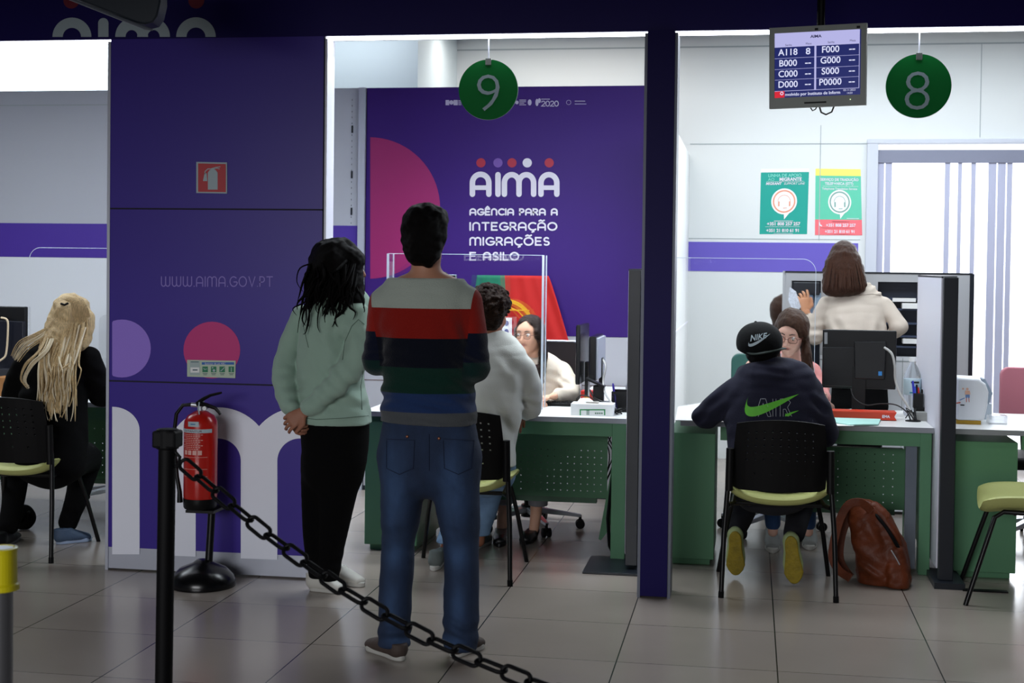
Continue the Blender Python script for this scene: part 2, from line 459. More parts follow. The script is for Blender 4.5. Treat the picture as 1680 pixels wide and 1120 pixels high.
# ------------------------------------------------------------------ purple pillar
PX0, PX1 = -.497, -.347
pi_ = root('wall_pillar', ((PX0+PX1)/2, FY+.02, 0), kind='structure')
obj('pillar_core', MB().box(PX0+.010, PX1-.014, FY-.03, FY+.16, 0.01, HB), PURPLE_P, pi_)
PTR = mat('pillar_trim', '#6b6f7c', .5, metal=.2)
obj('pillar_trim', MB().box(PX0-.004, PX0+.010, FY-.02, FY+.16, 0, HB-.011), PTR, pi_, 'grey metal edge strip')
obj('pillar_trim', MB().box(PX1-.014, PX1, FY-.02, FY+.16, 0, HB-.011), PTR, pi_, 'grey metal edge strip')

# ------------------------------------------------------------------ rear walls
BY = 9.42
BT = 2.745
bw = root('wall_partition_left', (-5.4, BY, 0), kind='structure')
obj('wall_board', MB().box(-9, -2.60, BY, BY+.08, .02, BT), GREYW, bw)
obj('stripe', MB().box(-9, -2.63, BY-.004, BY, 1.567, 1.807), STRIPE, bw, 'purple stripe')
obj('board_seam', MB().box(-9, -4.0, BY-.003, BY, 2.640, 2.646).box(-9, -2.7, BY-.002, BY, 1.02, 1.026), SEAM_G, bw)
obj('lower_board', MB().box(-9, -2.63, BY-.0035, BY, .02, 1.565), WHITE_L, bw, 'white lower boards')
pt = MB(); tk = MB()
pt.box(-2.645, -2.600, BY-.03, BY+.06, 0, BT)
for k in range(60): pt_z = .3+k*.04; tk.box(-2.70, -2.697, BY-.0015, BY, pt_z, pt_z+.010)
for z in (1.33, 1.88, 2.13, 2.44): tk.box(-2.702, -2.690, BY-.0045, BY, z, z+.05)
obj('post', pt, ALU, bw, 'grey aluminium upright')
obj('slot_track', tk, DARKP, bw, 'slotted shelf track')
sk = obj('baseboard_rear', MB().box(-9, -.5, BY-.006, BY+.01, 0, .03), DARKP, kind='structure')

ban = root('wall_banner', (-1.62, BY, 0), kind='structure')
obj('banner_board', MB().box(-2.595, -.485, BY, BY+.05, 1.082, BT), BANNER, ban, 'printed purple board')
obj('lower_board', MB().box(-2.595, -.485, BY+.002, BY+.05, .02, 1.080), GREYD, ban, 'light grey lower boards')
obj('board_seam', MB().box(-2.595, -.485, BY+.0005, BY+.003, .752, .758), mat('seam_brown', '#6d5a58', .7), ban)
pb = onY(BY-.0015)
pb2 = onY(BY-.003)
m1 = MB(); disc(m1, 606, 341, 116, pb, n=72, clipx=607.5); obj('magenta_circle', m1, PINK, ban, 'large magenta half circle')
al = MB()
# the big rounded logo letters with their dots
for x0, x1, t in ((770.5, 806.5, 'A'), (883, 918, 'A')):
    cx = (x0+x1)/2; r = (x1-x0)/2-4.5
    ribbon(al, [(x0+4.5, 318.5)]+[(cx-r*math.cos(a), 300-(r+.6)*math.sin(a)) for a in [PI*i/18 for i in range(19)]]+[(x1-4.5, 318.5)], 9, pb2)
    rect(al, x0+4, 304, x1-4, 311.5, pb2)
ribbon(al, [(817, 286.5), (817, 318.5)], 9, pb2)
for cx in (839.5, 863.5):
    ribbon(al, [(cx-12, 318.5)]+[(cx-12*math.cos(a), 300-13.5*math.sin(a)) for a in [PI*i/18 for i in range(19)]]+[(cx+12, 318.5)], 9, pb2)
obj('logo_letters', al, TXTW, ban, 'large white rounded logo letters')
for x, mm, nm in ((789, RED_D, 'crimson'), (817, VIOLET, 'violet'), (840, RED_D, 'crimson'), (865, TXTW, 'white'), (901, RED_D, 'crimson')):
    q = MB(); disc(q, x, 267, 7.6, pb2, n=24); obj('logo_dot', q, mm, ban, nm+' dot above the logo letters')
tx = MB()
for s_, x1, yt, y0, in (('AGÊNCIA PARA A', 915, 341.5, 353.5), ('INTEGRAÇÃO', 914.5, 364, 378.5), ('MIGRAÇÕES', 902, 388.5, 403), ('E ASILO', 852, 413, 427.5)):
    stroke_text(tx, s_, 770, x1, yt, y0, 2.7, pb2)
obj('name_lettering', tx, TXTW, ban, 'white lettering in four lines')
lg = MB()
for x0, x1 in ((731, 737), (744, 751)): rect(lg, x0, 164, x1, 172.5, pb2)
disc(lg, 740.5, 168, 3.6, pb2, 16)
for k in range(4): rect(lg, 752, 164.5+k*2.2, 757, 165.6+k*2.2, pb2)
for k in range(4): rect(lg, 852, 163.5+k*2.6, 863 if k != 2 else 860, 164.7+k*2.6, pb2)
disc(lg, 848, 168, 3, pb2, 12); disc(lg, 869, 168, 3.2, pb2, 12, ry=5); disc(lg, 881, 168, 2.6, pb2, 12, ry=6); disc(lg, 885, 165, 2.4, pb2, 12, ry=4)
rect(lg, 888, 162, 902, 163.2, pb2)
st, tw = strokes('2020', .16)
for pl in st: ribbon(lg, [(888.5+p[0]*27.5/tw, 174-p[1]*8.2) for p in pl], 1.5, pb2, caps=6)
ring(lg, 933, 168, 3.4, 4.0, pb2, 20)
rect(lg, 943, 165.2, 960, 166.4, pb2); rect(lg, 943, 170, 962, 171, pb2)
obj('sponsor_marks', lg, mat('print_lilac_grey', '#b5aecb', .5), ban, 'row of small white marks and numerals')

# side wall between the middle and the right bay, rear wall of the right bay
sw = root('wall_side', (-.46, 9.2, 0), kind='structure')
obj('wall_board', MB().box(-.532, -.50, 7.30, 11.66, .02, 2.46), WHITE, sw)
obj('frame_strip', MB().box(-.515, -.488, 7.26, 7.30, .02, 2.46).box(-.50, -.486, 8.0, 8.03, .02, 2.46).box(-.50, -.494, 7.3, 11.6, 1.103, 1.113), ALU_L, sw, 'white frame strips')
obj('handle', MB().box(-.50, -.455, 7.62, 7.66, 1.31, 1.41), DARKP, sw, 'dark handle', bevel=.004)
RY = 11.66
rb = root('wall_rear', (.4, RY, 0), kind='structure')
obj('wall_board', MB().box(-2.44, .90, RY, RY+.1, .0, 3.42), WHITE, rb)
obj('wall_board', MB().box(.90, 4.2, RY, RY+.1, 2.56, 3.42), WHITE, rb)
obj('stripe', MB().box(-.50, .845, RY-.004, RY, 1.522, 1.759), STRIPE_R, rb, 'violet stripe')
sg = MB(); sg.box(-2.44, 4.2, RY-.003, RY, 3.33, 3.342); sg.box(-.5, .9, RY-.003, RY, 2.548, 2.556)
for x, z0, z1 in ((.535, 1.78, 2.70), (1.76, 2.60, 3.33)): sg.box(x, x+.006, RY-.003, RY, z0, z1)
sg.box(-.5, .86, RY-.003, RY, 1.785, 1.79)
obj('wall_seams', sg, SEAM_G, rb)
obj('wall_beyond', MB().box(-2.50, -2.44, 10.3, RY+.1, 0, 3.42).box(-9, -2.44, 10.25, 10.3, 0, 3.42), mat('pale_blue_white', '#d6e0e4', .5), kind='structure')

# window with vertical blinds
wn = root('window_1', (2.2, RY, 0), kind='structure')
WF = mat('window_frame', '#c6cad6', .4)
fr = MB()
fr.box(.90, .985, RY-.052, RY+.08, .05, 2.549); fr.box(.90, 4.2, RY-.05, RY+.02, 2.55, 2.585); fr.box(.935, 4.2, RY-.04, RY+.02, .05, .10)
obj('frame', fr, WF, wn, bevel=.003)
obj('glass', MB().box(.935, 4.2, RY+.06, RY+.07, .1, 2.55), mat('daylight_glass', '#ffffff', .2, emit='#f6faff', estr=1.6), wn, 'bright window pane')
obj('blind_rail', MB().box(.945, 4.2, RY-.035, RY+.03, 2.40, 2.50), mat('blind_rail', '#7e8194', .5), wn, 'grey blind head rail')
BL = mat('blind_fabric', '#b3b5cc', .7)
for x, wd in ((.96, .075), (1.045, .05), (1.50, .04), (1.60, .03), (1.70, .035), (1.83, .06), (1.90, .06), (1.97, .04), (2.16, .03), (2.27, .03), (2.42, .025), (2.6, .03), (2.85, .03)):
    obj('blind_slat', MB().box(x, x+wd, RY-.02, RY-.016, .1, 2.40), BL, wn)
# ================================================================== furniture materials
GREEN = mat('desk_green', '#5c8d6a', 0.45, spec=0.3)
GREEN_D = mat('desk_green_dark', '#466b52', 0.45)
TEAL = mat('chair_teal', '#3c6b63', 0.8, bump=.3, bscale=300)
TOP = mat('desk_top_laminate', '#d9dad8', 0.35)
EDGE = mat('desk_edge', '#8f9298', 0.5)
LIME = mat('seat_lime', '#b4b872', 0.55, bump=.15, bscale=200)
BLACKT = mat('chair_frame_black', '#060608', 0.35, spec=.4)
SHELL = mat('chair_shell_black', '#050507', 0.5, spec=.25)
CHROME = mat('polished_alloy', '#b8bcc4', 0.3, metal=.55)
CABLE = mat('cable_black', '#0a0a0c', 0.5)
CABLE_G = mat('cable_grey', '#a4a3a0', 0.5)
GLASSA = mat('clear_acrylic', '#ffffff', 0.02, trans=1.0, ior=1.12, alpha=0.16)
ACR_E = mat('acrylic_edge', '#d7e2ee', 0.12, alpha=.82, emit=None)
PAPER = mat('paper_white', '#eceeee', 0.7)
MINT = mat('paper_mint', '#a9d8cf', 0.7)
REDBOX = mat('box_red_orange', '#c23418', 0.5)
NAVYP = mat('tray_navy', '#1f2636', 0.5)
SCR = mat('screen_panel_grey', '#aeb0b4', 0.5)
SLATE = mat('slate_blue', '#6c87a6', .5)
MNT = mat('monitor_black', '#0e0f12', 0.45, spec=.3)
MNT2 = mat('monitor_black_gloss', '#0a0b0e', 0.25)

def panel_mesh(mb, P, u0, u1, v0, v1, holes, hs):
    """flat sheet with square holes at the listed (u, v) centres; P(u, v) places it"""
    us = sorted({u0, u1} | {h[0]+s for h in holes for s in (-hs, hs)}); vs = sorted({v0, v1} | {h[1]+s for h in holes for s in (-hs, hs)})
    hset = [(round(h[0], 5), round(h[1], 5)) for h in holes]; hs_ = set(hset)
    ids = {}
    def vid(i, j):
        if (i, j) not in ids: ids[(i, j)] = len(mb.v); mb.v.append(tuple(P(us[i], vs[j])))
        return ids[(i, j)]
    for i in range(len(us)-1):
        for j in range(len(vs)-1):
            c = (round((us[i]+us[i+1])/2, 5), round((vs[j]+vs[j+1])/2, 5))
            if c in hs_: continue
            mb.f.append((vid(i, j), vid(i+1, j), vid(i+1, j+1), vid(i, j+1)))
    return mb
def solidify(o, t, off=0.0):
    m = o.modifiers.new('thickness', 'SOLIDIFY'); m.thickness = t; m.offset = off; return o

# ------------------------------------------------------------------ counters
def counter(name, x0, x1, y0, y1, label, ped=None, leg=None, apron=True, sheet=None):
    r = root('service_desk', ((x0+x1)/2, y0, 0), label, 'desk', 'service desks along the counter')
    obj('worktop', MB().box(x0, x1, y0, y1, .731, .757), [TOP], r, bevel=.002)
    obj('edge_band', MB().box(x0, x1, y0-.003, y0, .730, .7565), EDGE, r, 'grey edge band')
    if apron is True: apron = (x0+.02, leg[0])
    if apron: obj('apron', MB().box(apron[0], apron[1], y0+.05, y0+.075, .655, .731), GREEN, r, 'green front rail')
    if ped: obj('pedestal', MB().box(ped[0], ped[1], y0+.02, y0+.62, .035, ped[2]).box(ped[0]+.02, ped[1]-.02, y0+.06, y0+.6, 0, .035), GREEN, r, 'green side cabinet', bevel=.003)
    if leg:
        obj('leg', MB().box(leg[0], leg[1], y0+.05, y0+.13, .0, .731), GREEN, r, 'green front leg', bevel=.003)
        obj('leg', MB().box(leg[0], leg[1], y1-.13, y1-.05, .0, .731), GREEN, r, 'green rear leg', bevel=.003)
        obj('leg_panel', MB().box(leg[0]-.004+.03, leg[1]-.03, y0+.13, y1-.13, .12, .70), GREEN_D, r)
    if sheet:
        sx0, sx1, z0, z1, hol, yy = sheet
        o = obj('modesty_panel', panel_mesh(MB(), lambda u, v: (u, yy, v), sx0, sx1, z0, z1, hol, .0028), GREEN, r, 'perforated green sheet'); solidify(o, .002)
        obj('panel_lip', MB().box(sx0, sx1-.02, yy, yy+.05, z1-.002, z1+.001).box(sx0, sx1-.06, yy+.003, yy+.05, z0-.03, z0), GREEN_D, r)
    return r
def hole_grid(x0, x1, z0, z1, dx, dz, skip=0):
    out = []; i = 0
    nx = int((x1-x0)/dx)+1; nz = int((z1-z0)/dz)+1
    for a in range(nx):
        for b in range(nz): out.append((round(x0+a*dx, 5), round(z0+b*dz, 5)))
    return out
desk9 = counter('d', -2.05, -.625, 7.40, 8.25, 'white-topped green desk beneath the purple banner', (-2.035, -1.745, .70), (-.705, -.63),
                sheet=(-1.62, -.765, .262, .62, hole_grid(-1.25, -.80, .30, .56, .0375, .0375), 7.85))
obj('return_top', MB().box(-1.02, -.625, 8.25, 9.38, .731, .757), TOP, desk9)
obj('brace', MB().box(-1.10, -1.06, 7.86, 7.90, .60, .731), GREEN_D, desk9)
desk8 = counter('d', -.345, .925, 7.40, 8.27, 'white-topped green desk in the right bay, where the boy in the cap sits', (-.40, -.165, .69), (.865, .922), apron=(-.14, .865),
                sheet=(.02, .845, .262, .59, hole_grid(.10, .80, .30, .56, .048, .043), 7.85))
obj('side_plate', MB().box(.800, .855, 7.50, 7.53, .02, .655), mat('steel_side', '#8d98a8', .25, metal=.7), desk8, 'bare steel side plate')
desk7 = counter('d', 1.012, 2.4, 7.40, 8.27, 'white-topped green desk at the right edge, right of the dark divider', (1.035, 1.335, .693), None, apron=(1.36, 2.3))
desk10 = counter('d', -5.6, -3.20, 7.42, 8.25, 'white-topped green desk of the left bay, where the blonde person sits', (-3.52, -3.26, .70), None, apron=(-5.5, -3.5),
                 sheet=(-5.2, -3.60, .262, .62, hole_grid(-4.4, -3.7, .30, .56, .05, .043), 7.85))

# ------------------------------------------------------------------ dividers beside the desks
def divider(x0, x1, y0, y1, z1, label, foot):
    r = root('desk_divider', ((x0+x1)/2, y0, 0), label, 'divider', 'dividers between desks')
    obj('end_profile', MB().box(x0+.006, x1, y0, y0+.05, 0.03, z1), DARKP, r, 'dark end profile', bevel=.003)
    obj('panel', MB().box(x0, x1-.005, y0+.05, y1, .08, z1-.004), ALU_L, r, 'pale grey panel')
    obj('top_cap', MB().box(x0, x1, y0+.05, y1, z1-.004, z1+.006), DARKP, r)
    if foot: obj('foot', MB().box(x0-foot, x1+.03, y0-.10, y0+.30, 0, .012), DARKP, r, 'flat dark base plate', bevel=.003)
    else: obj('foot', MB().box(x0-.02, x1+.05, y0-.06, y0+.3, 0, .03), DARKP, r, 'dark base foot')
    return r
divider(-.612, -.545, 7.20, 9.2, 1.533, 'tall dark-edged divider just left of the purple pillar', .20)
divider(.928, 1.003, 7.20, 8.25, 1.517, 'tall dark-edged divider between the two right-hand desks', 0)

# pigeonhole screen behind the standing woman
ps = root('shelving_screen', (.78, 9.30, 0), 'grey screen with dark pigeonholes behind the standing woman', 'shelving')
YS = 9.30
def sx(x): return W(x, 560, YS).x
def szz(y, x=1440): return W(x, y, YS).z
f_ = MB()
f_.box(sx(1286), sx(1592), YS+.06, YS+.10, .0, 1.53)
f_.box(sx(1283), sx(1288), YS-.02, YS+.10, .02, 1.535)
f_.box(sx(1288), sx(1507), YS-.03, YS+.06, szz(462), 1.525)
f_.box(sx(1288), sx(1297), YS-.03, YS+.06, .0, szz(462))
f_.box(sx(1345), sx(1438), YS-.03, YS+.06, .0, szz(462))
f_.box(sx(1505), sx(1592), YS-.03, YS+.06, .0, 1.525)
obj('frame', f_, SCR, ps, 'grey frame')
obj('back_board', MB().box(sx(1297), sx(1506), YS+.05, YS+.06, .7, szz(462)), NAVYP, ps, 'dark navy backing')
for y in (488, 505, 528, 549, 566): z = szz(y); obj('shelf', MB().box(sx(1438), sx(1506), YS-.03, YS+.05, z-.012, z), mat('shelf_slate', '#39435a', .5), ps)
for y in (495, 530, 560): z = szz(y); obj('shelf', MB().box(sx(1297), sx(1345), YS-.03, YS+.05, z-.010, z), MATS['shelf_slate'], ps)
obj('edge_strip', MB().box(sx(1286), sx(1592), YS-.035, YS+.10, 1.525, 1.535).box(sx(1588), sx(1595), YS-.04, YS+.1, 0, 1.53), DARKP, ps, 'dark edging')
obj('lower_doors', MB().box(sx(1345), sx(1506), YS-.035, YS+.05, .02, szz(584)), WHITE_L, ps, 'white lower doors')
obj('door_gap', MB().box(sx(1480), sx(1481), YS-.037, YS+.0, .03, szz(586)).box(sx(1345), sx(1506), YS-.037, YS, szz(592), szz(590)), SEAM_G, ps)
for x0, x1, y0, y1, nm in ((1462, 1500, 494, 488, 'thin pile of white paper on the upper dark shelf'), (1478, 1506, 505, 496, 'white paper pile on the second dark shelf'), (1480, 1506, 562, 554, 'white paper pile low on the dark shelf')):
    obj('paper_pile', MB().box(sx(x0), sx(x1), YS-.045, YS+.04, szz(y0), szz(y1)), PAPER, None, nm, 'papers')
obj('folder', MB().box(sx(1322), sx(1332), YS-.05, YS+.04, szz(529), szz(478)), SLATE, None, 'blue-grey folder standing in the pigeonhole nearest the raised hand', 'folder')
obj('folder', MB().obox((sx(1338), YS-.01, szz(505)), (.018, 0, 0), (0, .03, 0), (.012, 0, .09)), mat('folder_pale', '#8fa7bf', .5), None, 'paler blue folder leaning beside the raised hand', 'folder')
obj('rear_tray', MB().box(sx(1299), sx(1343), YS-.06, YS-.03, szz(485), szz(464)), DARKP, ps, 'dark drawer front', bevel=.006)

# ------------------------------------------------------------------ acrylic screens
def acrylic(name, x0, x1, Y, z0, z1, label, wings=(True, True), round_=0.0, wy=.28, rs='r'):
    r = root('acrylic_screen', ((x0+x1)/2, Y, z0), label, 'screen', 'clear counter screens')
    if round_:
        a = [(x0, z0), (x1, z0)]
        if 'r' in rs: a += arc(x1-round_, z1-round_, round_, 0, 90, n=10)
        else: a += [(x1, z1)]
        if 'l' in rs: a += arc(x0+round_, z1-round_, round_, 90, 180, n=10)
        else: a += [(x0, z1)]
    else: a = [(x0, z0), (x1, z0), (x1, z1), (x0, z1)]
    obj('pane', MB().prism([(u, Y, v) for u, v in a], (0, .004, 0)), GLASSA, r)
    obj('pane_edge', MB().tube([(u, Y+.002, v) for u, v in a[1:]], .0016, 5), ACR_E, r)
    for k, (flag, xx) in enumerate(((wings[0], x0), (wings[1], x1))):
        if flag:
            w_ = obj('side_wing', MB().box(xx-.003, xx+.003, Y+.004, Y+wy, z0, z1), GLASSA, r)
            obj('wing_edge', MB().box(xx-.006, xx+.006, Y-.002, Y+.006, z0, z1), ACR_E, r, 'bright edge of the acrylic')
            obj('wing_edge', MB().box(xx-.003, xx+.003, Y+wy-.004, Y+wy, z0, z1), ACR_E, r)
    return r
acrylic('a', -2.005, -1.125, 7.75, .757, 1.607, 'clear acrylic screen on the desk beneath the banner', (True, True), wy=.13)
acrylic('a', -.49, .345, 7.75, .757, 1.602, 'clear acrylic screen with a rounded corner in the right bay', (False, False), .07)
acrylic('a', -4.167, -3.3, 7.75, .757, 1.619, 'clear acrylic screen with a rounded corner in the left bay', (False, False), .07, rs='l')

# ------------------------------------------------------------------ visitor chairs
def seat_mesh():
    mb = MB(); nx, ny = 14, 10; P = []
    for s_, zz in ((1, .022), (-1, -.030)):
        for j in range(ny+1):
            for i in range(nx+1):
                u = -1+2*i/nx; v = -1+2*j/ny
                # rounded square outline
                k = 1-.05*(abs(u)**4)*(abs(v)**2); q = 1-.05*(abs(v)**4)*(abs(u)**2)
                x = .262*u*q; y = .035+.235*v*k
                z = .446+.070*abs(u)**2.4 - .030*max(0, v)**3 + .012*max(0, -v)**3
                e = max(abs(u), abs(v)); edge = 1-max(0, (e-.80)/.20)**2.2
                P.append((x, y, z+zz*edge if s_ > 0 else z+zz*edge))
    n = (nx+1)*(ny+1)
    F = []
    for j in range(ny):
        for i in range(nx):
            a = j*(nx+1)+i; F.append((a, a+1, a+nx+2, a+nx+1)); F.append((n+a, n+a+nx+1, n+a+nx+2, n+a+1))
    mb.add(P, F); return mb
def visitor_chair(loc, rz, label):
    r = root('visitor_chair', loc, label, 'chair', 'lime-seated visitor chairs', rz=rz)
    o = obj('seat', seat_mesh(), LIME, r, 'lime green moulded seat', local=True, weld=True, smooth=True)
    sb = o.modifiers.new('s', 'SUBSURF'); sb.levels = 1; sb.render_levels = 1
    # back shell, slightly wrapped, with a grid of small holes
    def PB(u, v):
        t = (v-.53)/.31; bow = .045*(abs(u)/.21)**2
        wx = 1-.10*max(0, t)**2 - .04*(1-t)
        return (u*wx, -.215-.07*t+bow, v - .02*(abs(u)/.21)**2*max(0, t))
    hol = []
    for a in range(-4, 5):
        for b in range(5): hol.append((round(a*.040, 5), round(.655+b*.034, 5)))
    for a in (-3, -1, 1, 3): hol.append((round(a*.040, 5), .585))
    o = obj('backrest', panel_mesh(MB(), PB, -.225, .225, .50, .845, hol, .0045), SHELL, r, local=True); solidify(o, .008)
    for s_ in (-1, 1):
        obj('rear_leg', MB().tube([(s_*.265, -.265, 0), (s_*.255, -.235, .30), (s_*.240, -.205, .52), (s_*.232, -.222, .69)], [.0115, .0125, .0125, .012], 10), BLACKT, r, local=True, smooth=True)
        obj('front_leg', MB().tube([(s_*.275, .315, 0), (s_*.235, .235, .26), (s_*.205, .19, .405), (s_*.20, .15, .432), (s_*.215, -.16, .430), (s_*.238, -.205, .430)], .0115, 10), BLACKT, r, local=True, smooth=True)
        obj('bracket', MB().tube([(s_*.235, -.215, .50), (s_*.232, -.222, .70)], .019, 10), SHELL, r, 'black plastic back socket', local=True, smooth=True)
        obj('foot_cap', MB().cyl((s_*.265, -.265, 0), (s_*.264, -.263, .03), .0135, n=10), BLACKM, r, local=True)
    obj('cross_bar', MB().tube([(-.20, .10, .425), (.20, .10, .425)], .010, 8).tube([(-.22, -.12, .425), (.22, -.12, .425)], .010, 8), BLACKT, r, local=True)
    return r
visitor_chair((.146, 7.00, 0), math.radians(1.5), 'visitor chair under the boy in the black cap')
visitor_chair((-1.395, 7.0, 0), math.radians(2), 'visitor chair under the curly-haired person, behind the striped jumper')
visitor_chair((-3.78, 7.0, 0), math.radians(3), 'visitor chair under the blonde person in the left bay')
fc = visitor_chair((1.35, 7.06, 0), math.radians(84), 'empty visitor chair cut by the right edge of the photo')

# ------------------------------------------------------------------ swivel chairs behind the desks
def swivel(loc, rz, label, backm, seatm, backw=.23, bz=(.62, 1.10), rim=True, arms=False, by=.24):
    r = root('swivel_chair', loc, label, 'chair', 'swivel chairs behind the desks', rz=rz)
    h = obj('gas_column', MB().cyl((0, 0, .10), (0, 0, .42), .028, n=16).cyl((0, 0, .07), (0, 0, .14), .045, n=16), BLACK, r, local=True, smooth=True)
    for k in range(5):
        a = 2*PI*k/5+.25; d = Vector((math.cos(a), math.sin(a), 0)); s_ = Vector((-d.y, d.x, 0))
        mb = MB(); 
        p0 = d*.03+Vector((0, 0, .115)); p1 = d*.31+Vector((0, 0, .085))
        mb.add([p0+s_*.026+Vector((0, 0, .015)), p0-s_*.026+Vector((0, 0, .015)), p1-s_*.014, p1+s_*.014, p0+s_*.026-Vector((0, 0, .02)), p0-s_*.026-Vector((0, 0, .02)), p1-s_*.014-Vector((0, 0, .018)), p1+s_*.014-Vector((0, 0, .018))],
               [(0, 1, 2, 3), (7, 6, 5, 4), (0, 3, 7, 4), (1, 5, 6, 2), (3, 2, 6, 7), (0, 4, 5, 1)])
        obj('base_arm', mb, CHROME, r, 'polished alloy arm', local=True, bevel=.005)
        c = d*.305; w1 = MB()
        for e in (-.016, .016):
            q = c+s_*e*1.0+Vector((0, 0, .027)); w1.lathe(q-s_*.009, [(.012, 0), (.027, .001), (.027, .017), (.012, .018)], 16, axis=s_)
        w1.cyl(c+Vector((0, 0, .03)), c+Vector((0, 0, .08)), .009, n=8)
        obj('castor', w1, BLACKM, r, local=True, smooth=True)
    mb = MB()
    seat = obj('seat', mb.box(-.24, .24, -.22, .24, .43, .50), seatm, r, local=True, bevel=.03, seg=4, smooth=True)
    # back: rounded pad
    pl = [(-backw, bz[0]), (backw, bz[0]), (backw, bz[1]-.05)]+arc(backw-.05, bz[1]-.05, .05, 0, 90, n=6)+arc(-backw+.05, bz[1]-.05, .05, 90, 180, n=6)
    bk = obj('backrest', MB().prism([(x, by+.02+.25*(x*x), z) for x, z in pl], (0, .05, 0)), backm, r, local=True, bevel=.012, seg=3, smooth=True)
    if rim: obj('back_rim', MB().tube([(x, by+.02+.25*x*x, z) for x, z in pl[1:]+pl[:1]], .006, 6), ALU, r, 'thin silver rim', local=True)
    obj('back_stem', MB().tube([(0, .05, .42), (0, by+.02, .44), (0, by+.07, .60), (0, by+.075, .75)], .018, 8), BLACK, r, local=True, smooth=True)
    return r
swivel((-1.27, 8.28, 0), math.radians(-4), 'black swivel chair under the woman in the cream jacket', mat('chair_maroon_black', '#1d1418', .6), BLACKM, .25, (.60, 1.095))
swivel((.15, 8.48, 0), math.radians(4), 'teal fabric swivel chair under the woman in pink', TEAL, TEAL, .235, (.60, 1.03), rim=False)
swivel((-3.93, 8.45, 0), math.radians(0), 'dark swivel chair beside the wall in the left bay', mat('chair_plum_black', '#241d2a', .7), BLACKM, .21, (.62, 1.20), rim=False)
swivel((1.62, 8.55, 0), math.radians(0), 'swivel chair with a pink and grey back at the right edge', mat('chair_dusty_pink', '#b76f7d', .7), BLACKM, .14, (.62, .98), rim=False)

# ------------------------------------------------------------------ chain and posts
def post(p, h, r0, topm, label, cap=None, tilt=(0, 0), base=True, body=BLACKM):
    t = root('barrier_post', (p[0], p[1], 0), label, 'post')
    top = Vector((p[0]+tilt[0], p[1]+tilt[1], h))
    obj('pole', MB().cyl((p[0], p[1], .02), top, r0, n=24), body, t, smooth=True)
    if base: obj('base', MB().lathe((p[0], p[1], 0), [(.0, 0), (.16, 0), (.165, .012), (.15, .03), (.05, .05), (.03, .07)], 32), BLACKM, t, smooth=True)
    if cap: cap(t, top)
    return t
P0 = W(275, 703, 3.6)
def cap1(t, top):
    mb = MB().cyl(top-Vector((0, 0, .055)), top+Vector((0, 0, .0)), .031, n=24).box(top.x-.033, top.x+.033, top.y-.03, top.y+.03, top.z-.05, top.z-.004)
    obj('cap', mb, BLACKM, t, 'boxy black plastic cap', bevel=.006)
    obj('hook', MB().tube([top+Vector((.02, 0, -.06)), top+Vector((.035, 0, -.075)), top+Vector((.03, 0, -.10)), top+Vector((.015, 0, -.10))], .005, 8), BLACKM, t)
post((P0.x-.010, 3.6), P0.z, .0235, None, 'matt black barrier post carrying the plastic chain', cap1, tilt=(.010, 0))
def cap2(t, top):
    mb = MB().lathe(top-Vector((0, 0, .085)), [(.030, 0), (.036, .002), (.036, .012), (.032, .016), (.031, .075), (.033, .085), (.026, .086), (.024, .06), (.0, .055)], 32)
    obj('cap', mb, mat('cap_yellow', '#c9bd14', .35), t, 'yellow plastic collar')
    obj('cap_hole', MB().cyl(top-Vector((0, 0, .03)), top-Vector((0, 0, .004)), .0225, n=24), BLACK, t)
P2 = W(1, 898, 2.6)
post((P2.x, 2.6), P2.z, .024, None, 'steel barrier post with a yellow collar at the left edge', cap2, body=mat('steel_post', '#75767a', .35, metal=.7))
# the chain: links alternate by a quarter turn
px_ = [(292, 752, 3.58), (372, 822, 3.50), (440, 878, 3.44), (500, 922, 3.38), (560, 966, 3.32), (640, 1014, 3.26), (720, 1056, 3.20), (800, 1090, 3.14), (880, 1122, 3.08), (980, 1158, 3.0), (1080, 1185, 2.93)]
cp = [W(*q) for q in px_]
dist = [0]
for a, b2 in zip(cp, cp[1:]): dist.append(dist[-1]+(b2-a).length)
def along(s_):
    for i in range(len(cp)-1):
        if s_ <= dist[i+1] or i == len(cp)-2:
            t = (s_-dist[i])/(dist[i+1]-dist[i]); return cp[i].lerp(cp[i+1], t)
LO, LI, WR = .088, .030, .0052   # link length, width, wire
pitch = LO-4*WR+.003
ch = root('barrier_chain', cp[0], 'black plastic chain hanging from the black post across the foreground', 'chain')
k = 0; s0 = .01
while s0+LO < dist[-1]:
    a, b2 = along(s0), along(s0+LO); d = (b2-a).normalized()
    cam_v = (Vector(C_P)-a).normalized()
    sd = d.cross(cam_v).normalized(); nn = sd.cross(d).normalized()
    ax = sd if k % 2 == 0 else (nn*.88+sd*.47).normalized()
    hw = LI/2; L = LO/2-WR-hw; m_ = (a+b2)/2; pts = []
    for q in range(9): t = -PI/2+PI*q/8; pts.append(m_+d*(L+hw*math.cos(t))+ax*hw*math.sin(t))
    for q in range(9): t = PI/2+PI*q/8; pts.append(m_+d*(-L+hw*math.cos(t))+ax*hw*math.sin(t))
    obj('link', MB().tube(pts, WR, 8, closed=True), BLACKM, ch, smooth=True)
    s0 += pitch; k += 1

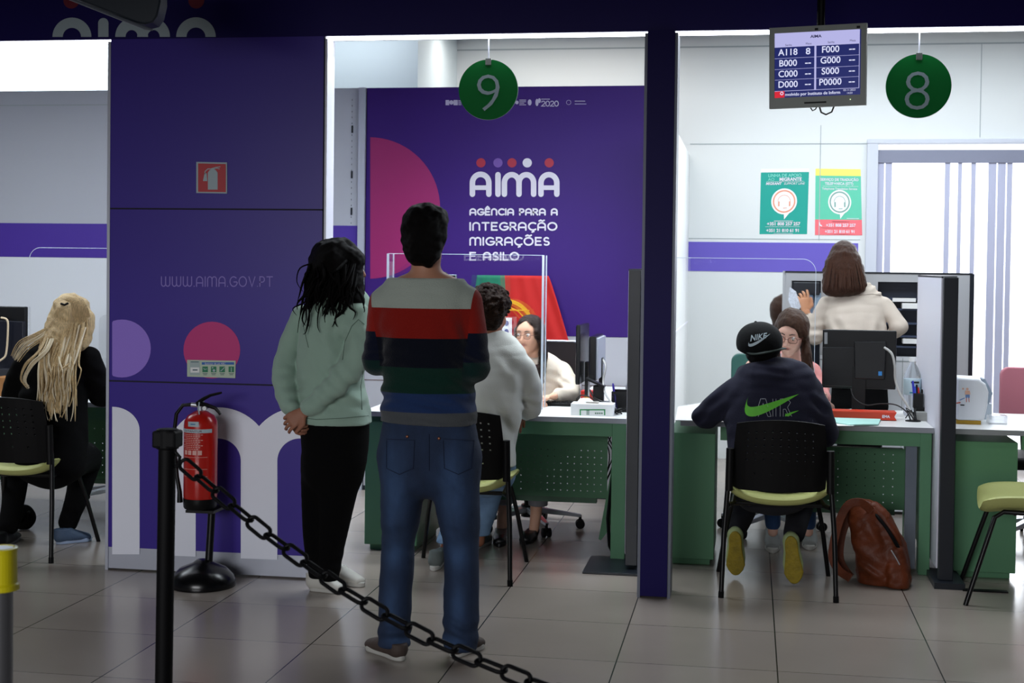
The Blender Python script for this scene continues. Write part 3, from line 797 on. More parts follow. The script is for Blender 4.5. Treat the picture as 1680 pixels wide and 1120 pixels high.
# ------------------------------------------------------------------ extinguisher on its stand
EX, EY = W(329, 760, 6.45).x, 6.45
stn = root('extinguisher_stand', (EX+.045, EY, 0), 'black floor stand with a domed base carrying the extinguisher', 'stand')
obj('base', MB().lathe((EX+.02, EY-.01, 0), [(0, 0), (.155, 0), (.158, .015), (.145, .05), (.11, .085), (.05, .11), (.03, .125)], 40), mat('stand_gloss_black', '#060608', .25), stn, smooth=True)
obj('pole', MB().cyl((EX+.045, EY+.0, .11), (EX+.045, EY+.04, .39), .018, n=16).cyl((EX+.01, EY+.095, .33), (EX+.01, EY+.095, .80), .012, n=12).box(EX-.05, EX+.09, EY-.06, EY+.11, .355, .368), BLACK, stn, smooth=True)
ex = root('fire_extinguisher', (EX, EY, .37), 'red fire extinguisher standing against the purple panels', 'fire extinguisher')
RDX = mat('extinguisher_red', '#b01a12', .28, coat=.4)
obj('cylinder', MB().lathe((EX, EY, .37), [(.0, .045), (.076, .045), (.080, .06), (.080, .395), (.077, .42), (.062, .445), (.035, .462), (.022, .468), (.0, .469)], 40), RDX, ex, smooth=True)
obj('foot_ring', MB().lathe((EX, EY, .37), [(.0, 0), (.074, 0), (.079, .008), (.0815, .05), (.0, .05)], 40), BLACK, ex, smooth=True)
obj('valve', MB().cyl((EX, EY, .83), (EX, EY, .885), .017, n=16).cyl((EX, EY, .862), (EX-.045, EY-.01, .866), .011, n=12), CHROME, ex, 'metal valve', smooth=True)
obj('lever', MB().tube([(EX-.012, EY-.02, .872), (EX+.02, EY-.025, .895), (EX+.06, EY-.03, .915), (EX+.10, EY-.03, .925), (EX+.115, EY-.03, .929)], [.010, .009, .007, .006, .005], 8), BLACK, ex, 'upper black lever', smooth=True)
obj('handle', MB().tube([(EX-.010, EY-.02, .872), (EX+.04, EY-.03, .868), (EX+.085, EY-.035, .855), (EX+.105, EY-.035, .835), (EX+.112, EY-.035, .825)], [.012, .010, .009, .008, .007], 8), BLACK, ex, 'lower curved black handle', smooth=True)
obj('pressure_gauge', MB().cyl((EX+.035, EY-.03, .853), (EX+.035, EY-.045, .853), .010, n=16), PAPER, ex)
obj('hose', MB().tube([(EX-.045, EY-.01, .866), (EX-.085, EY-.015, .862), (EX-.115, EY-.02, .82), (EX-.125, EY-.02, .74), (EX-.12, EY-.02, .62), (EX-.105, EY-.03, .52), (EX-.088, EY-.04, .45), (EX-.086, EY-.04, .40)], [.009]*6+[.011, .014], 10), BLACK, ex, 'black hose', smooth=True)
obj('safety_pin', MB().tube([(EX+.004, EY-.03, .88), (EX+.008, EY-.05, .855), (EX+.014, EY-.055, .825)], .0035, 6), TXTG, ex)
def onc(a0, a1, z0, z1, rr=.0808, n=10):
    mb = MB()
    for i in range(n):
        t0, t1 = [math.radians(a0+(a1-a0)*q/n) for q in (i, i+1)]
        mb.poly([(EX+rr*math.sin(t), EY-rr*math.cos(t), z) for t, z in ((t0, z0), (t1, z0), (t1, z1), (t0, z1))])
    return mb
obj('label', onc(-25, 15, .768, .792), TXTG, ex, 'small white label'); 
obj('label_code', onc(-14, 4, .777, .783, .0812), mat('label_blue', '#4d7fa3', .5), ex)
obj('brand_band', onc(-70, 62, .738, .756), TXTG, ex, 'pale band with lettering')
lt = MB(); font_mesh(lt, 'EXTANTUR', .0150, lambda x, y: (EX+.0813*math.sin((x-.060)/.0812), EY-.0813*math.cos((x-.060)/.0812), .7415+y), sx=1.25); obj('band_lettering', lt, mat('label_dark', '#5a2230', .6), ex)
ln = MB()
for k2 in range(9):
    z = .728-k2*.0085; a0 = (-50, -38)[k2 % 3 == 2]; a1 = (30, 22, 12)[k2 % 3]
    for seg0 in range(int(a0), int(a1), 9): ln.add(*(lambda m: (m.v, m.f))(onc(seg0, seg0+7, z, z+.0032, .0811, 2)))
for a in (-42, -24, -6, 12): ln.add(*(lambda m: (m.v, m.f))(onc(a, a+14, .634, .655, .0811, 3)))
for k2 in range(3): ln.add(*(lambda m: (m.v, m.f))(onc(-50, 45, .622-k2*.02 if k2 == 0 else .60-k2*.035, (.622-k2*.02 if k2 == 0 else .60-k2*.035)+.0016, .0811, 8)))
obj('instruction_print', ln, mat('print_pale_red', '#d9a7a0', .6), ex, 'lines of small print and pictograms')

# ------------------------------------------------------------------ signs on the purple wall
ps_ = onY(FY-.010)
fs = root('fire_sign', W(347.5, 317, FY-.005), 'red and white fire extinguisher sign on the purple wall', 'sign')
q = [W(x, y, FY-.001) for x, y in ((322.5, 265.5), (373, 266.5), (373, 317.5), (322.5, 316.5))]
obj('plate', MB().prism(q, (0, -.004, 0)), TXTG, fs, 'white bordered plate')
r1 = MB(); rp = onY(FY-.0058); r1.poly([rp(*a) for a in ((325, 268), (325, 314.5), (370.5, 315), (370.5, 269))]); obj('red_field', r1, mat('sign_red', '#b92b35', .45), fs)
ic = MB(); ip = onY(FY-.0066)
ic.poly([ip(*a) for a in ((341, 311), (357, 311), (357, 283), (354, 279), (351.5, 277.5), (346.5, 277.5), (343.5, 279.5), (341, 283))])
ribbon(ic, [(349, 277), (341, 277), (336.5, 281), (336, 285)], 1.5, ip); ic.poly([ip(*a) for a in ((335.5, 284), (333, 297), (340, 297), (339, 284))])
ribbon(ic, [(347, 276.5), (354, 274.5), (361, 273.5)], 1.3, ip); ribbon(ic, [(350, 277), (356, 275.8), (360, 277)], 1.2, ip)
obj('pictogram', ic, TXTG, fs, 'white extinguisher pictogram')
ins = root('instruction_plate', W(347, 619, FY-.005), 'pale plate with a blue bar and four green pictograms', 'sign')
q = [W(x, y, FY-.001) for x, y in ((307.5, 590), (387, 591.5), (386.5, 620), (307.5, 617.5))]
obj('plate', MB().prism(q, (0, -.004, 0)), mat('plate_pale_green', '#b9c9b4', .5), ins)
ip = onY(FY-.0058); u = MB(); rect(u, 331, 594, 384, 598, ip); obj('blue_bar', u, mat('sign_blue', '#2a62b0', .5), ins)
u = MB(); font_mesh(u, 'Extintor de pó ABC', 4.2, lambda x, y: W(336+x, 597.7-y, FY-.0064), sx=1.0); obj('bar_lettering', u, TXTW, ins)
u = MB()
for k2, x in enumerate((336.5, 350.5, 364.5, 379.5)): rect(u, x-4.5, 601, x+4.5, 610.5, ip)
obj('pictogram_tiles', u, mat('sign_green', '#1f7a55', .5), ins, 'four green pictogram tiles')
u = MB(); ip2 = onY(FY-.0064)
ribbon(u, [(334, 604), (336, 606), (339, 605)], 1, ip2); disc(u, 351, 607.5, 2.2, ip2, 12); rect(u, 347.5, 602, 350, 604, ip2); ribbon(u, [(362, 608.5), (366, 605), (368, 602.5)], 1.2, ip2); ribbon(u, [(379.5, 603), (379.5, 609)], 1.3, ip2)
obj('pictograms', u, TXTG, ins)
u = MB()
for x in (336.5, 350.5, 364.5, 379.5): rect(u, x-4, 612.2, x+4, 613, ip); rect(u, x-3, 614.2, x+3, 615, ip)
rect(u, 313, 593, 326, 594.2, ip); rect(u, 316, 605.8, 324, 607.6, ip2)
obj('small_print', u, mat('sign_ink', '#2f4f60', .6), ins)
u = MB(); rect(u, 311.5, 592, 328, 615, ip); obj('check_box', u, mat('plate_box', '#a7b8b8', .5), ins)
u = MB(); rect(u, 312.5, 602.5, 327, 611, ip2); obj('check_label', u, PAPER, ins)

# ------------------------------------------------------------------ hanging number signs
def hanging(cx, cy, rx, ytop, num, ny0, ny1, nx0, nx1, label):
    Y = 6.745
    c = W(cx, cy, Y); R_ = (W(cx+rx, cy, Y)-c).length
    r = root('number_sign', (c.x, Y, c.z-R_), label, 'sign', 'round green desk number signs')
    obj('disc', MB().cyl((c.x, Y-.004, c.z), (c.x, Y+.004, c.z), R_, n=72), mat('sign_disc_green', '#04692c', .6, spec=.15), r, 'green disc', smooth=True)
    obj('disc_rim', MB().lathe((c.x, Y+.0055, c.z), [(R_-.0005, 0), (R_+.0012, 0), (R_+.0012, .002), (R_-.0005, .002)], 72, axis=(0, 1, 0)), TXTG, r)
    zt = W(cx, ytop, Y).z
    obj('rod', MB().cyl((c.x, Y+.0, c.z+R_-.01), (c.x, Y, HB+.01), .0035, n=8), ALU, r, 'thin metal rod')
    obj('clip', MB().box(c.x-.014, c.x+.014, Y-.009, Y+.009, c.z+R_-.028, c.z+R_+.005), mat('clip_grey', '#6c7270', .4, metal=.4), r, 'grey clip', bevel=.002)
    cu = MB(); font_mesh(cu, num, 1.0, lambda x, y: Vector((x, 0, y)), bold=-.016)
    a = np.array(cu.v); lo, hi = a.min(0), a.max(0)
    g = MB(); A = W(nx0, ny1, Y-.006); B = W(nx1, ny0, Y-.006)
    g.add([(A.x+(v[0]-lo[0])/(hi[0]-lo[0])*(B.x-A.x), Y-.0055, A.z+(v[2]-lo[2])/(hi[2]-lo[2])*(B.z-A.z)) for v in cu.v], cu.f)
    obj('numeral', g, mat('numeral_grey', '#8fa3ac', .5), r, 'grey white numeral '+num)
hanging(801, 147, 48.5, 62, '9', 122, 182, 782, 820, 'round green hanging sign with the number nine')
hanging(1507, 141, 54, 52, '8', 117, 180, 1484, 1526, 'round green hanging sign with the number eight')

# ------------------------------------------------------------------ ticket display
TL, TR, BR_, BL_ = [W(*a) for a in ((1262, 46, 6.42), (1422, 37.5, 6.30), (1420, 172, 6.30), (1262, 178.5, 6.42))]
nrm = (TR-TL).cross(BL_-TL).normalized()
if nrm.y > 0: nrm = -nrm
def Q(u, v, d=0.0):
    """a point on the display: u to the right, v down, both 0..1; d towards the hall"""
    return (TL*(1-u)+TR*u)*(1-v)+(BL_*(1-u)+BR_*u)*v + nrm*d
di = root('ticket_display', Q(.5, 1), 'grey hanging monitor listing ticket numbers', 'display')
MG = mat('monitor_grey', '#9fa5a1', .5)
bz = MB()
for (u0, v0, u1, v1) in ((0, 0, 1, .07), (0, .87, 1, 1), (0, .07, .055, .87), (.945, .07, 1, .87)):
    bz.add([Q(u0, v0, .0), Q(u1, v0, 0), Q(u1, v1, 0), Q(u0, v1, 0), Q(u0, v0, -.02), Q(u1, v0, -.02), Q(u1, v1, -.02), Q(u0, v1, -.02)], [(0, 1, 2, 3), (7, 6, 5, 4), (0, 4, 5, 1), (1, 5, 6, 2), (2, 6, 7, 3), (3, 7, 4, 0)])
obj('bezel', bz, MG, di, 'grey plastic bezel')
obj('housing', MB().add([Q(.01, .01, -.02), Q(.99, .01, -.02), Q(.99, .99, -.02), Q(.01, .99, -.02), Q(.15, .15, -.07), Q(.85, .15, -.07), Q(.85, .85, -.07), Q(.15, .85, -.07)], [(0, 1, 2, 3), (7, 6, 5, 4), (0, 4, 5, 1), (1, 5, 6, 2), (2, 6, 7, 3), (3, 7, 4, 0)]), MG, di)
def scr(nm, u0, v0, u1, v1, col, e, d): 
    m = MB(); m.poly([Q(u0, v0, d), Q(u0, v1, d), Q(u1, v1, d), Q(u1, v0, d)]); return m
def em(nm, c, e): return mat(nm, '#000000', .3, emit=c, estr=e)
E_NAVY = em('display_navy', '#1c2466', .95); E_LIL = em('display_lilac', '#b9b8ea', .95); E_TXT = em('display_text', '#dfe2ff', .95); E_RED = em('display_red', '#e02338', .9); E_INK = em('display_ink', '#202046', .9)
obj('screen', scr('s', .055, .07, .945, .87, 0, 0, -.006), E_NAVY, di, 'lit navy screen')
obj('header_band', scr('s', .055, .07, .93, .245, 0, 0, -.0052), E_LIL, di, 'pale lilac header band')
m = MB()
def qr(u0, v0, u1, v1, d=-.0046): m.poly([Q(u0, v0, d), Q(u0, v1, d), Q(u1, v1, d), Q(u1, v0, d)])
qr(.470, .245, .490, .785)
for v in (.380, .515, .645): qr(.055, v, .470, v+.004); qr(.490, v, .925, v+.004)
qr(.055, .783, .93, .789); qr(.925, .245, .931, .785)
obj('grid_lines', m, E_LIL, di)
m = MB()
asp = (TR-TL).length; hgt = (BL_-TL).length
def dtext(s_, u, v, size, sx=1.0, d=-.0040, mm=None, al='LEFT', bold=0.0):
    font_mesh(mm if mm is not None else m, s_, size, lambda x, y: Q(u+x/asp, v-y/hgt, d), align=al, sx=sx, bold=bold)
S = .040
rows = [('A118', '8', .195, .405, .345), ('B000', '--', .195, .405, .480), ('C000', '--', .195, .405, .612), ('D000', '--', .195, .405, .742), ('F000', '--', .635, .855, .335), ('G000', '--', .635, .855, .468), ('S000', '--', .635, .855, .602), ('P0000', '--', .635, .855, .735)]
for a, b2, u1, u2, v in rows:
    m = MB(); dtext(a, u1, v, S, al='CENTER', bold=.0006); obj('ticket_number', m, E_TXT, di)
    m = MB(); dtext(b2, u2, v, S, al='CENTER', sx=1.1, bold=.0006); obj('desk_number', m, E_TXT, di)
m = MB(); dtext('nvolvido por Instituto de Inform', .165, .848, .0188, bold=.0003); obj('footer_lettering', m, E_TXT, di)
m = MB(); dtext('03-11-2023', .770, .818, .0115); dtext('14:50', .805, .855, .0115); obj('date_lettering', m, E_TXT, di)
m = MB()
dtext('AIMA', .485, .145, .017, al='CENTER', mm=m, sx=1.2, bold=.0005); dtext('Senha', .20, .232, .0125, al='CENTER', mm=m); dtext('Mesa', .41, .226, .0125, al='CENTER', mm=m); dtext('Senha', .64, .222, .0125, al='CENTER', mm=m); dtext('Mesa', .86, .215, .0125, al='CENTER', mm=m)
obj('header_lettering', m, E_INK, di)
m = MB(); m.poly([Q(.055, .79, -.0042), Q(.055, .87, -.0042), Q(.16, .865, -.0042), Q(.16, .785, -.0042)]); obj('red_corner', m, E_RED, di)
m = MB(); ring(m, .131, .815, .010, .018, lambda a, b2: Q(a, .815+(b2-.815)*1.2, -.0036), 20); obj('corner_mark', m, E_TXT, di)
m = MB()
for u in (.475, .90): m.poly([Q(u, .030, .0006), Q(u, .058, .0006), Q(u+.035, .058, .0006), Q(u+.035, .030, .0006)])
m.poly([Q(.37, .935, .0006), Q(.37, .955, .0006), Q(.60, .955, .0006), Q(.60, .935, .0006)])
obj('maker_badges', m, BLACK, di)
obj('power_light', MB().ball(Q(.845, .925, .001), .0022), em('led_green', '#cfe8b0', 1.5), di)
obj('cable_loop', MB().tube([Q(.42, 1.0, -.03), Q(.44, 1.035, -.03), Q(.47, 1.02, -.03), Q(.49, .98, -.03)], .003, 6).tube([Q(.51, .98, -.03), Q(.53, 1.06, -.03), Q(.58, 1.09, -.03), Q(.64, 1.06, -.03), Q(.67, .97, -.03)], .004, 6), CABLE, di, 'black cable loops', smooth=True)
obj('ceiling_arm', MB().cyl(Q(.5, .3, -.06), (Q(.5, .3, -.06)).xy.to_3d()+Vector((0, 0, 3.7)), .018, n=12), BLACK, di)

# dark display seen from its rear corner, top left
hd = root('hanging_display', W(200, 30, 5.6), 'dark hanging display seen from below at the top left', 'display')
q = [W(x, y, 5.6) for x, y in ((116, -8), (128, 3), (238, 46), (250, 48), (262, 45), (270, 34), (275, 12), (275, -40), (116, -40))]
obj('housing', MB().prism(q, (.02, -.12, .0)), mat('housing_slate', '#1c2530', .45), hd, bevel=.008, smooth=True)
obj('front_edge', MB().tube([W(112, -3, 5.55), W(238, 46, 5.47), W(250, 49, 5.46)], [.006, .008, .004], 8), mat('edge_grey', '#5e646e', .4), hd, 'grey lower edge')
obj('bracket', MB().cyl(W(240, -30, 5.6), Vector((W(240, -30, 5.6).x, 5.6, 3.7)), .02, n=12), BLACK, hd)

# ------------------------------------------------------------------ posters
def poster(q, Y, base, label, strip, lower):
    c = [W(x, y, Y) for x, y in q]
    r = root('poster', (c[3]+c[2])/2, label, 'poster', 'posters on the rear wall')
    def U(u, v, d=0): return (c[0]*(1-u)+c[1]*u)*(1-v)+(c[3]*(1-u)+c[2]*u)*v+Vector((0, -.0012-d, 0))
    obj('sheet', MB().prism([U(0, 0, -.0012), U(1, 0, -.0012), U(1, 1, -.0012), U(0, 1, -.0012)], (0, -.0012, 0)), base, r)
    return r, U
r, U = poster(((1248.5, 277), (1327.5, 276), (1324, 384), (1246, 384)), RY, mat('poster_teal', '#109c8e', .5), 'dark teal support line poster with an orange ringed headset', 0, 0)
Wd, Ht = .33, .45
def ptxt(U, mm, s_, u, v, size, al='CENTER', sx=1.0, bold=0.0, shear=0, d=.002): font_mesh(mm, s_, size, lambda x, y: U(u+x/Wd, v-y/Ht, d), align=al, sx=sx, bold=bold, shear=shear)
def prect(U, mm, u0, v0, u1, v1, d=.0015): mm.poly([U(u0, v0, d), U(u0, v1, d), U(u1, v1, d), U(u1, v0, d)])
m = MB(); prect(U, m, 0, 0, 1, .055); obj('top_strip', m, PAPER, r, 'white top strip')
m = MB(); ptxt(U, m, 'LINHA DE APOIO', .5, .125, .030, bold=.0004, sx=.98); ptxt(U, m, 'AO', .22, .185, .030); obj('pale_lettering', m, mat('poster_mint_print', '#7fd6c6', .5), r)
m = MB(); ptxt(U, m, 'MIGRANTE', .62, .185, .031, bold=.0010); ptxt(U, m, 'MIGRANT', .27, .245, .024, bold=.0008, shear=.2); ptxt(U, m, 'SUPPORT LINE', .70, .245, .022, shear=.2)
obj('title_lettering', m, TXTW, r); m = MB(); ptxt(U, m, '+351 808 257 257', .5, .865, .031, bold=.0010); ptxt(U, m, '+351 21 810 61 91', .49, .965, .030, bold=.0010)
prect(U, m, .12, .195, .90, .199); prect(U, m, .12, .885, .85, .889); prect(U, m, .30, .795, .70, .803); prect(U, m, .3, .985, .7, .990)
obj('lettering', m, TXTW, r, 'white lettering and telephone numbers')
def balloon(U, r, cu, cv, rad, colr, nm):
    m = MB(); k = Wd/Ht
    pl = [(cu+rad*math.cos(t), cv+rad*k*math.sin(t)) for t in [2*PI*i/40 for i in range(40)]]
    m.poly([U(a, b2, .0020) for a, b2 in pl]); m.poly([U(cu, cv+rad*k*.9, .0022), U(cu+.01, cv+rad*k*1.38, .0022), U(cu+rad*.55, cv+rad*k*.75, .0022)])
    obj('speech_balloon', m, PAPER, r, 'white round speech balloon')
    m = MB()
    ring(m, cu, cv, rad*.76, rad*.88, lambda a, b2: U(a, cv+(b2-cv)*k, .0026), 40)
    ring(m, cu, cv, rad*.46, rad*.50, lambda a, b2: U(a, cv+(cv-b2)*k, .0028), 24, 0, 180)
    for s_ in (-1, 1): m.poly([U(cu+s_*rad*.42-.012, cv, .003), U(cu+s_*rad*.42-.012, cv+.075, .003), U(cu+s_*rad*.42+.02, cv+.075, .003), U(cu+s_*rad*.42+.02, cv, .003)])
    m.poly([U(cu-.02, cv+.098, .003), U(cu-.02, cv+.108, .003), U(cu+.06, cv+.104, .003), U(cu+.06, cv+.094, .003)])
    obj('headset_drawing', m, colr, r, nm)
balloon(U, r, .50, .50, .27, mat('print_salmon', '#e59b80', .5), 'salmon ring and headset')
r, U = poster(((1338, 276.5), (1412, 277.5), (1414.5, 386), (1337, 385.5)), RY, mat('poster_mint', '#5dc3a4', .5), 'mint and coral translation service poster with a yellow top', 0, 0)
m = MB(); prect(U, m, 0, 0, 1, .105); obj('top_strip', m, mat('poster_yellow', '#efe96e', .5), r, 'yellow top strip')
m = MB(); prect(U, m, 0, .765, 1, 1); obj('lower_band', m, mat('poster_coral', '#ee6f78', .5), r, 'coral lower band')
m = MB(); ptxt(U, m, 'SERVIÇO DE TRADUÇÃO', .53, .18, .0245, bold=.0008); ptxt(U, m, 'TELEFÓNICA (STT)', .52, .24, .0245, bold=.0008); ptxt(U, m, 'Telephone Translation Service', .53, .315, .0205, bold=.0004)
obj('title_lettering', m, TXTW, r); m = MB(); ptxt(U, m, '+351 808 257 257', .55, .87, .028, bold=.0010); ptxt(U, m, '+351 21 810 61 91', .53, .965, .0275, bold=.0010)
prect(U, m, .16, .26, .94, .264); prect(U, m, .15, .89, .86, .894); prect(U, m, .68, .742, .94, .75); prect(U, m, .36, .795, .72, .802); prect(U, m, .38, .985, .72, .99)
ribbon(m, [(.095, .815), (.10, .845), (.14, .86)], .022, lambda a, b2: U(a, b2, .002)); obj('lettering', m, TXTW, r, 'white lettering and telephone numbers')
balloon(U, r, .53, .50, .25, mat('print_sage', '#7fa39a', .5), 'sage ring and headset')

# ------------------------------------------------------------------ flag behind the glasses woman
fl = MB(); cols = []
nu, nv = 44, 44
fy = 9.34
def flagP(u, v):
    top = (783+u*120, 451+2*u); bot = (760+u*192, 700)
    # the right side falls outward in a slope, then hangs
    xr = 900+46*min(1, v/.62)**.9; xl = 783-20*min(1, v/.5)
    x = xl+(xr-xl)*u; y = 451+1.5*u+v*250
    Y = fy+.012*math.sin(u*16+v*3)*min(1, v*2+.2)-.03*v+.006*math.sin(u*37-v*5)
    return W(x, y, Y)
fl.add([flagP(i/nu, j/nv) for j in range(nv+1) for i in range(nu+1)], [(j*(nu+1)+i, j*(nu+1)+i+1, (j+1)*(nu+1)+i+1, (j+1)*(nu+1)+i) for j in range(nv) for i in range(nu)])
FR = mat('flag_red', '#b41714', .75, bump=.1, bscale=200); FG = mat('flag_green', '#0f6a50', .75); FYL = mat('flag_yellow', '#dcae1c', .7); FB = mat('flag_blue', '#26307e', .7)
flag = root('flag', W(860, 700, fy), 'red and green flag with a yellow sphere hung on the banner wall', 'flag')
o = obj('cloth', fl, [FR, FG], flag, smooth=True)
for i_, p_ in enumerate(o.data.polygons): p_.material_index = 1 if (i_ % nu)/nu < .375 else 0
solidify(o, .003)
def fpt(x, y, d=.012): return W(x, y, fy-.045-d)
m = MB(); ring(m, 828, 539, 43, 49, lambda a, b2: fpt(a, b2), 40); ribbon(m, [(828, 500), (850, 510), (868, 530)], 2, lambda a, b2: fpt(a, b2, .014)); ribbon(m, [(790, 520), (830, 508), (868, 509)], 1.6, lambda a, b2: fpt(a, b2, .015))
obj('sphere_rings', m, FYL, flag, 'yellow armillary rings')
m = MB(); m.poly([fpt(x, y, .018) for x, y in ((812, 521), (812, 552), (826, 566), (840, 552), (840, 521))]); obj('shield', m, PAPER, flag, 'white shield')
m = MB()
for x, y in ((831, 530), (821, 544), (831, 544), (831, 557)): disc(m, x, y, 3.8, lambda a, b2: fpt(a, b2, .021), 10, ry=4.6)
obj('shield_marks', m, FB, flag, 'small blue shield marks')
# ================================================================== bodies and cloth as smooth volumes
import openvdb
def _cr(pts, n):
    """round off a chain of stations; each row is x, y, z, a, b"""
    P = np.array(pts, float)
    if len(P) < 3 or n < 2: return P
    out = []
    for i in range(len(P)-1):
        p0 = P[max(i-1, 0)]; p1 = P[i]; p2 = P[i+1]; p3 = P[min(i+2, len(P)-1)]
        for k in range(n):
            t = k/n
            out.append(.5*((2*p1)+(-p0+p2)*t+(2*p0-5*p1+4*p2-p3)*t*t+(-p0+3*p1-3*p2+p3)*t**3))
    out.append(P[-1]); return np.array(out)
class Vol:
    def __init__(s, voxel): s.h = voxel; s.pr = []; s.post = []
    def loft(s, rows, side=(1, 0, 0), k=.02, n=3, p=2.0, sub=False, cap=1.0):
        """rows: (point, half width along side, half depth)"""
        R = _cr([list(r[0])+[r[1], r[2] if len(r) > 2 else r[1]] for r in rows], n)
        s.pr.append(('l', R, np.array(side, float), k, p, sub, cap)); return s
    def ell(s, c, r, rot=None, k=.02, sub=False):
        r = (r, r, r) if isinstance(r, (int, float)) else r
        s.pr.append(('e', np.array(c, float), np.array(r, float), np.array(rot) if rot is not None else None, k, sub)); return s
    def fold(s, c, r, d, f, a, ph=0.0, bend=0.0):
        """local cloth folds: ridges across d"""
        s.post.append(('f', np.array(c, float), r, np.array(Vector(d).normalized()), f, a, ph, bend)); return s
    def noise(s, amp, freq, seed=0): s.post.append(('n', amp, freq, seed)); return s
    def cut(s, p, n): s.post.append(('c', np.array(p, float), np.array(Vector(n).normalized()))); return s
    def cutfn(s, f): s.post.append(('g', f)); return s
    def build(s, pad=.03):
        h = s.h
        lo = np.full(3, 1e9); hi = -lo
        for q in s.pr:
            if q[-1] is True or (q[0] == 'l' and q[5]) : continue
            if q[0] == 'l': m = q[1][:, 3:5].max(1)[:, None]; a, b = (q[1][:, :3]-m).min(0), (q[1][:, :3]+m).max(0)
            else: a, b = q[1]-q[2].max(), q[1]+q[2].max()
            lo = np.minimum(lo, a); hi = np.maximum(hi, b)
        lo -= pad; hi += pad
        N = np.ceil((hi-lo)/h).astype(int)+1
        ax = [(lo[i]+h*np.arange(N[i])).astype(np.float32) for i in range(3)]
        F = np.full(N, .25, np.float32)
        for q in s.pr:
            k = q[3] if q[0] == 'l' else q[4]
            if q[0] == 'l': m = q[1][:, 3:5].max(1)[:, None]; a, b = (q[1][:, :3]-m).min(0), (q[1][:, :3]+m).max(0)
            else: a, b = q[1]-q[2].max(), q[1]+q[2].max()
            e = k+3*h
            i0 = np.clip(((a-e-lo)/h).astype(int), 0, N-1); i1 = np.clip(((b+e-lo)/h).astype(int)+2, 1, N)
            sl = tuple(slice(i0[i], i1[i]) for i in range(3))
            X = ax[0][sl[0]][:, None, None]; Y = ax[1][sl[1]][None, :, None]; Z = ax[2][sl[2]][None, None, :]
            if q[0] == 'e':
                px, py, pz = X-q[1][0], Y-q[1][1], Z-q[1][2]
                if q[3] is not None:
                    R = q[3]; px, py, pz = [px*R[0][j]+py*R[1][j]+pz*R[2][j] for j in range(3)]
                rr = q[2]; k0 = np.sqrt((px/rr[0])**2+(py/rr[1])**2+(pz/rr[2])**2); k1 = np.sqrt((px/rr[0]**2)**2+(py/rr[1]**2)**2+(pz/rr[2]**2)**2)
                d = (k0*(k0-1)/np.maximum(k1, 1e-6)).astype(np.float32)
                sub = q[5]
            else:
                R = q[1]; best = None; pw = q[4]; sub = q[5]
                for i in range(len(R)-1):
                    A = R[i]; B = R[i+1]; v = B[:3]-A[:3]; L = np.linalg.norm(v)
                    if L < 1e-6: continue
                    t_ = v/L; sd = q[2]-t_*np.dot(q[2], t_); sn = np.linalg.norm(sd)
                    sd = sd/sn if sn > 1e-3 else np.array(Vector(t_).orthogonal().normalized()); wv = np.cross(t_, sd)
                    # per segment bounding
                    mm = max(A[3:5].max(), B[3:5].max())+e+.02
                    a2 = np.minimum(A[:3], B[:3])-mm; b2 = np.maximum(A[:3], B[:3])+mm
                    j0 = np.clip(((a2-lo)/h).astype(int), i0, i1); j1 = np.clip(((b2-lo)/h).astype(int)+2, i0, i1)
                    if (j1 <= j0).any(): continue
                    s2 = tuple(slice(j0[i]-i0[i], j1[i]-i0[i]) for i in range(3))
                    x = ax[0][j0[0]:j1[0]][:, None, None]-A[0]; y = ax[1][j0[1]:j1[1]][None, :, None]-A[1]; z = ax[2][j0[2]:j1[2]][None, None, :]-A[2]
                    al = x*t_[0]+y*t_[1]+z*t_[2]; tt = np.clip(al/L, 0, 1); ov = al-tt*L
                    aa = A[3]+(B[3]-A[3])*tt; bb = A[4]+(B[4]-A[4])*tt
                    u = x*sd[0]+y*sd[1]+z*sd[2]; w_ = x*wv[0]+y*wv[1]+z*wv[2]
                    if i == 0: cc = np.where(ov < 0, np.minimum(aa, bb)*q[6], np.minimum(aa, bb))
                    elif i == len(R)-2: cc = np.where(ov > 0, np.minimum(aa, bb)*q[6], np.minimum(aa, bb))
                    else: cc = np.minimum(aa, bb)
                    if pw == 2.0: r_ = np.sqrt((u/aa)**2+(w_/bb)**2+(ov/cc)**2)
                    else: r_ = (np.abs(u/aa)**pw+np.abs(w_/bb)**pw+np.abs(ov/cc)**pw)**(1/pw)
                    d_ = ((r_-1)*np.minimum(aa, bb)).astype(np.float32)
                    if best is None: best = np.full(tuple(i1-i0), .25, np.float32)
                    best[s2] = np.minimum(best[s2], d_)
                if best is None: continue
                d = best
            f = F[sl]
            if sub:
                g = -d; hh = np.maximum(k-np.abs(f-g), 0)/k; F[sl] = np.maximum(f, g)+hh*hh*k*.25
            else:
                hh = np.maximum(k-np.abs(f-d), 0)/k; F[sl] = np.minimum(f, d)-hh*hh*k*.25
        X = ax[0][:, None, None]; Y = ax[1][None, :, None]; Z = ax[2][None, None, :]
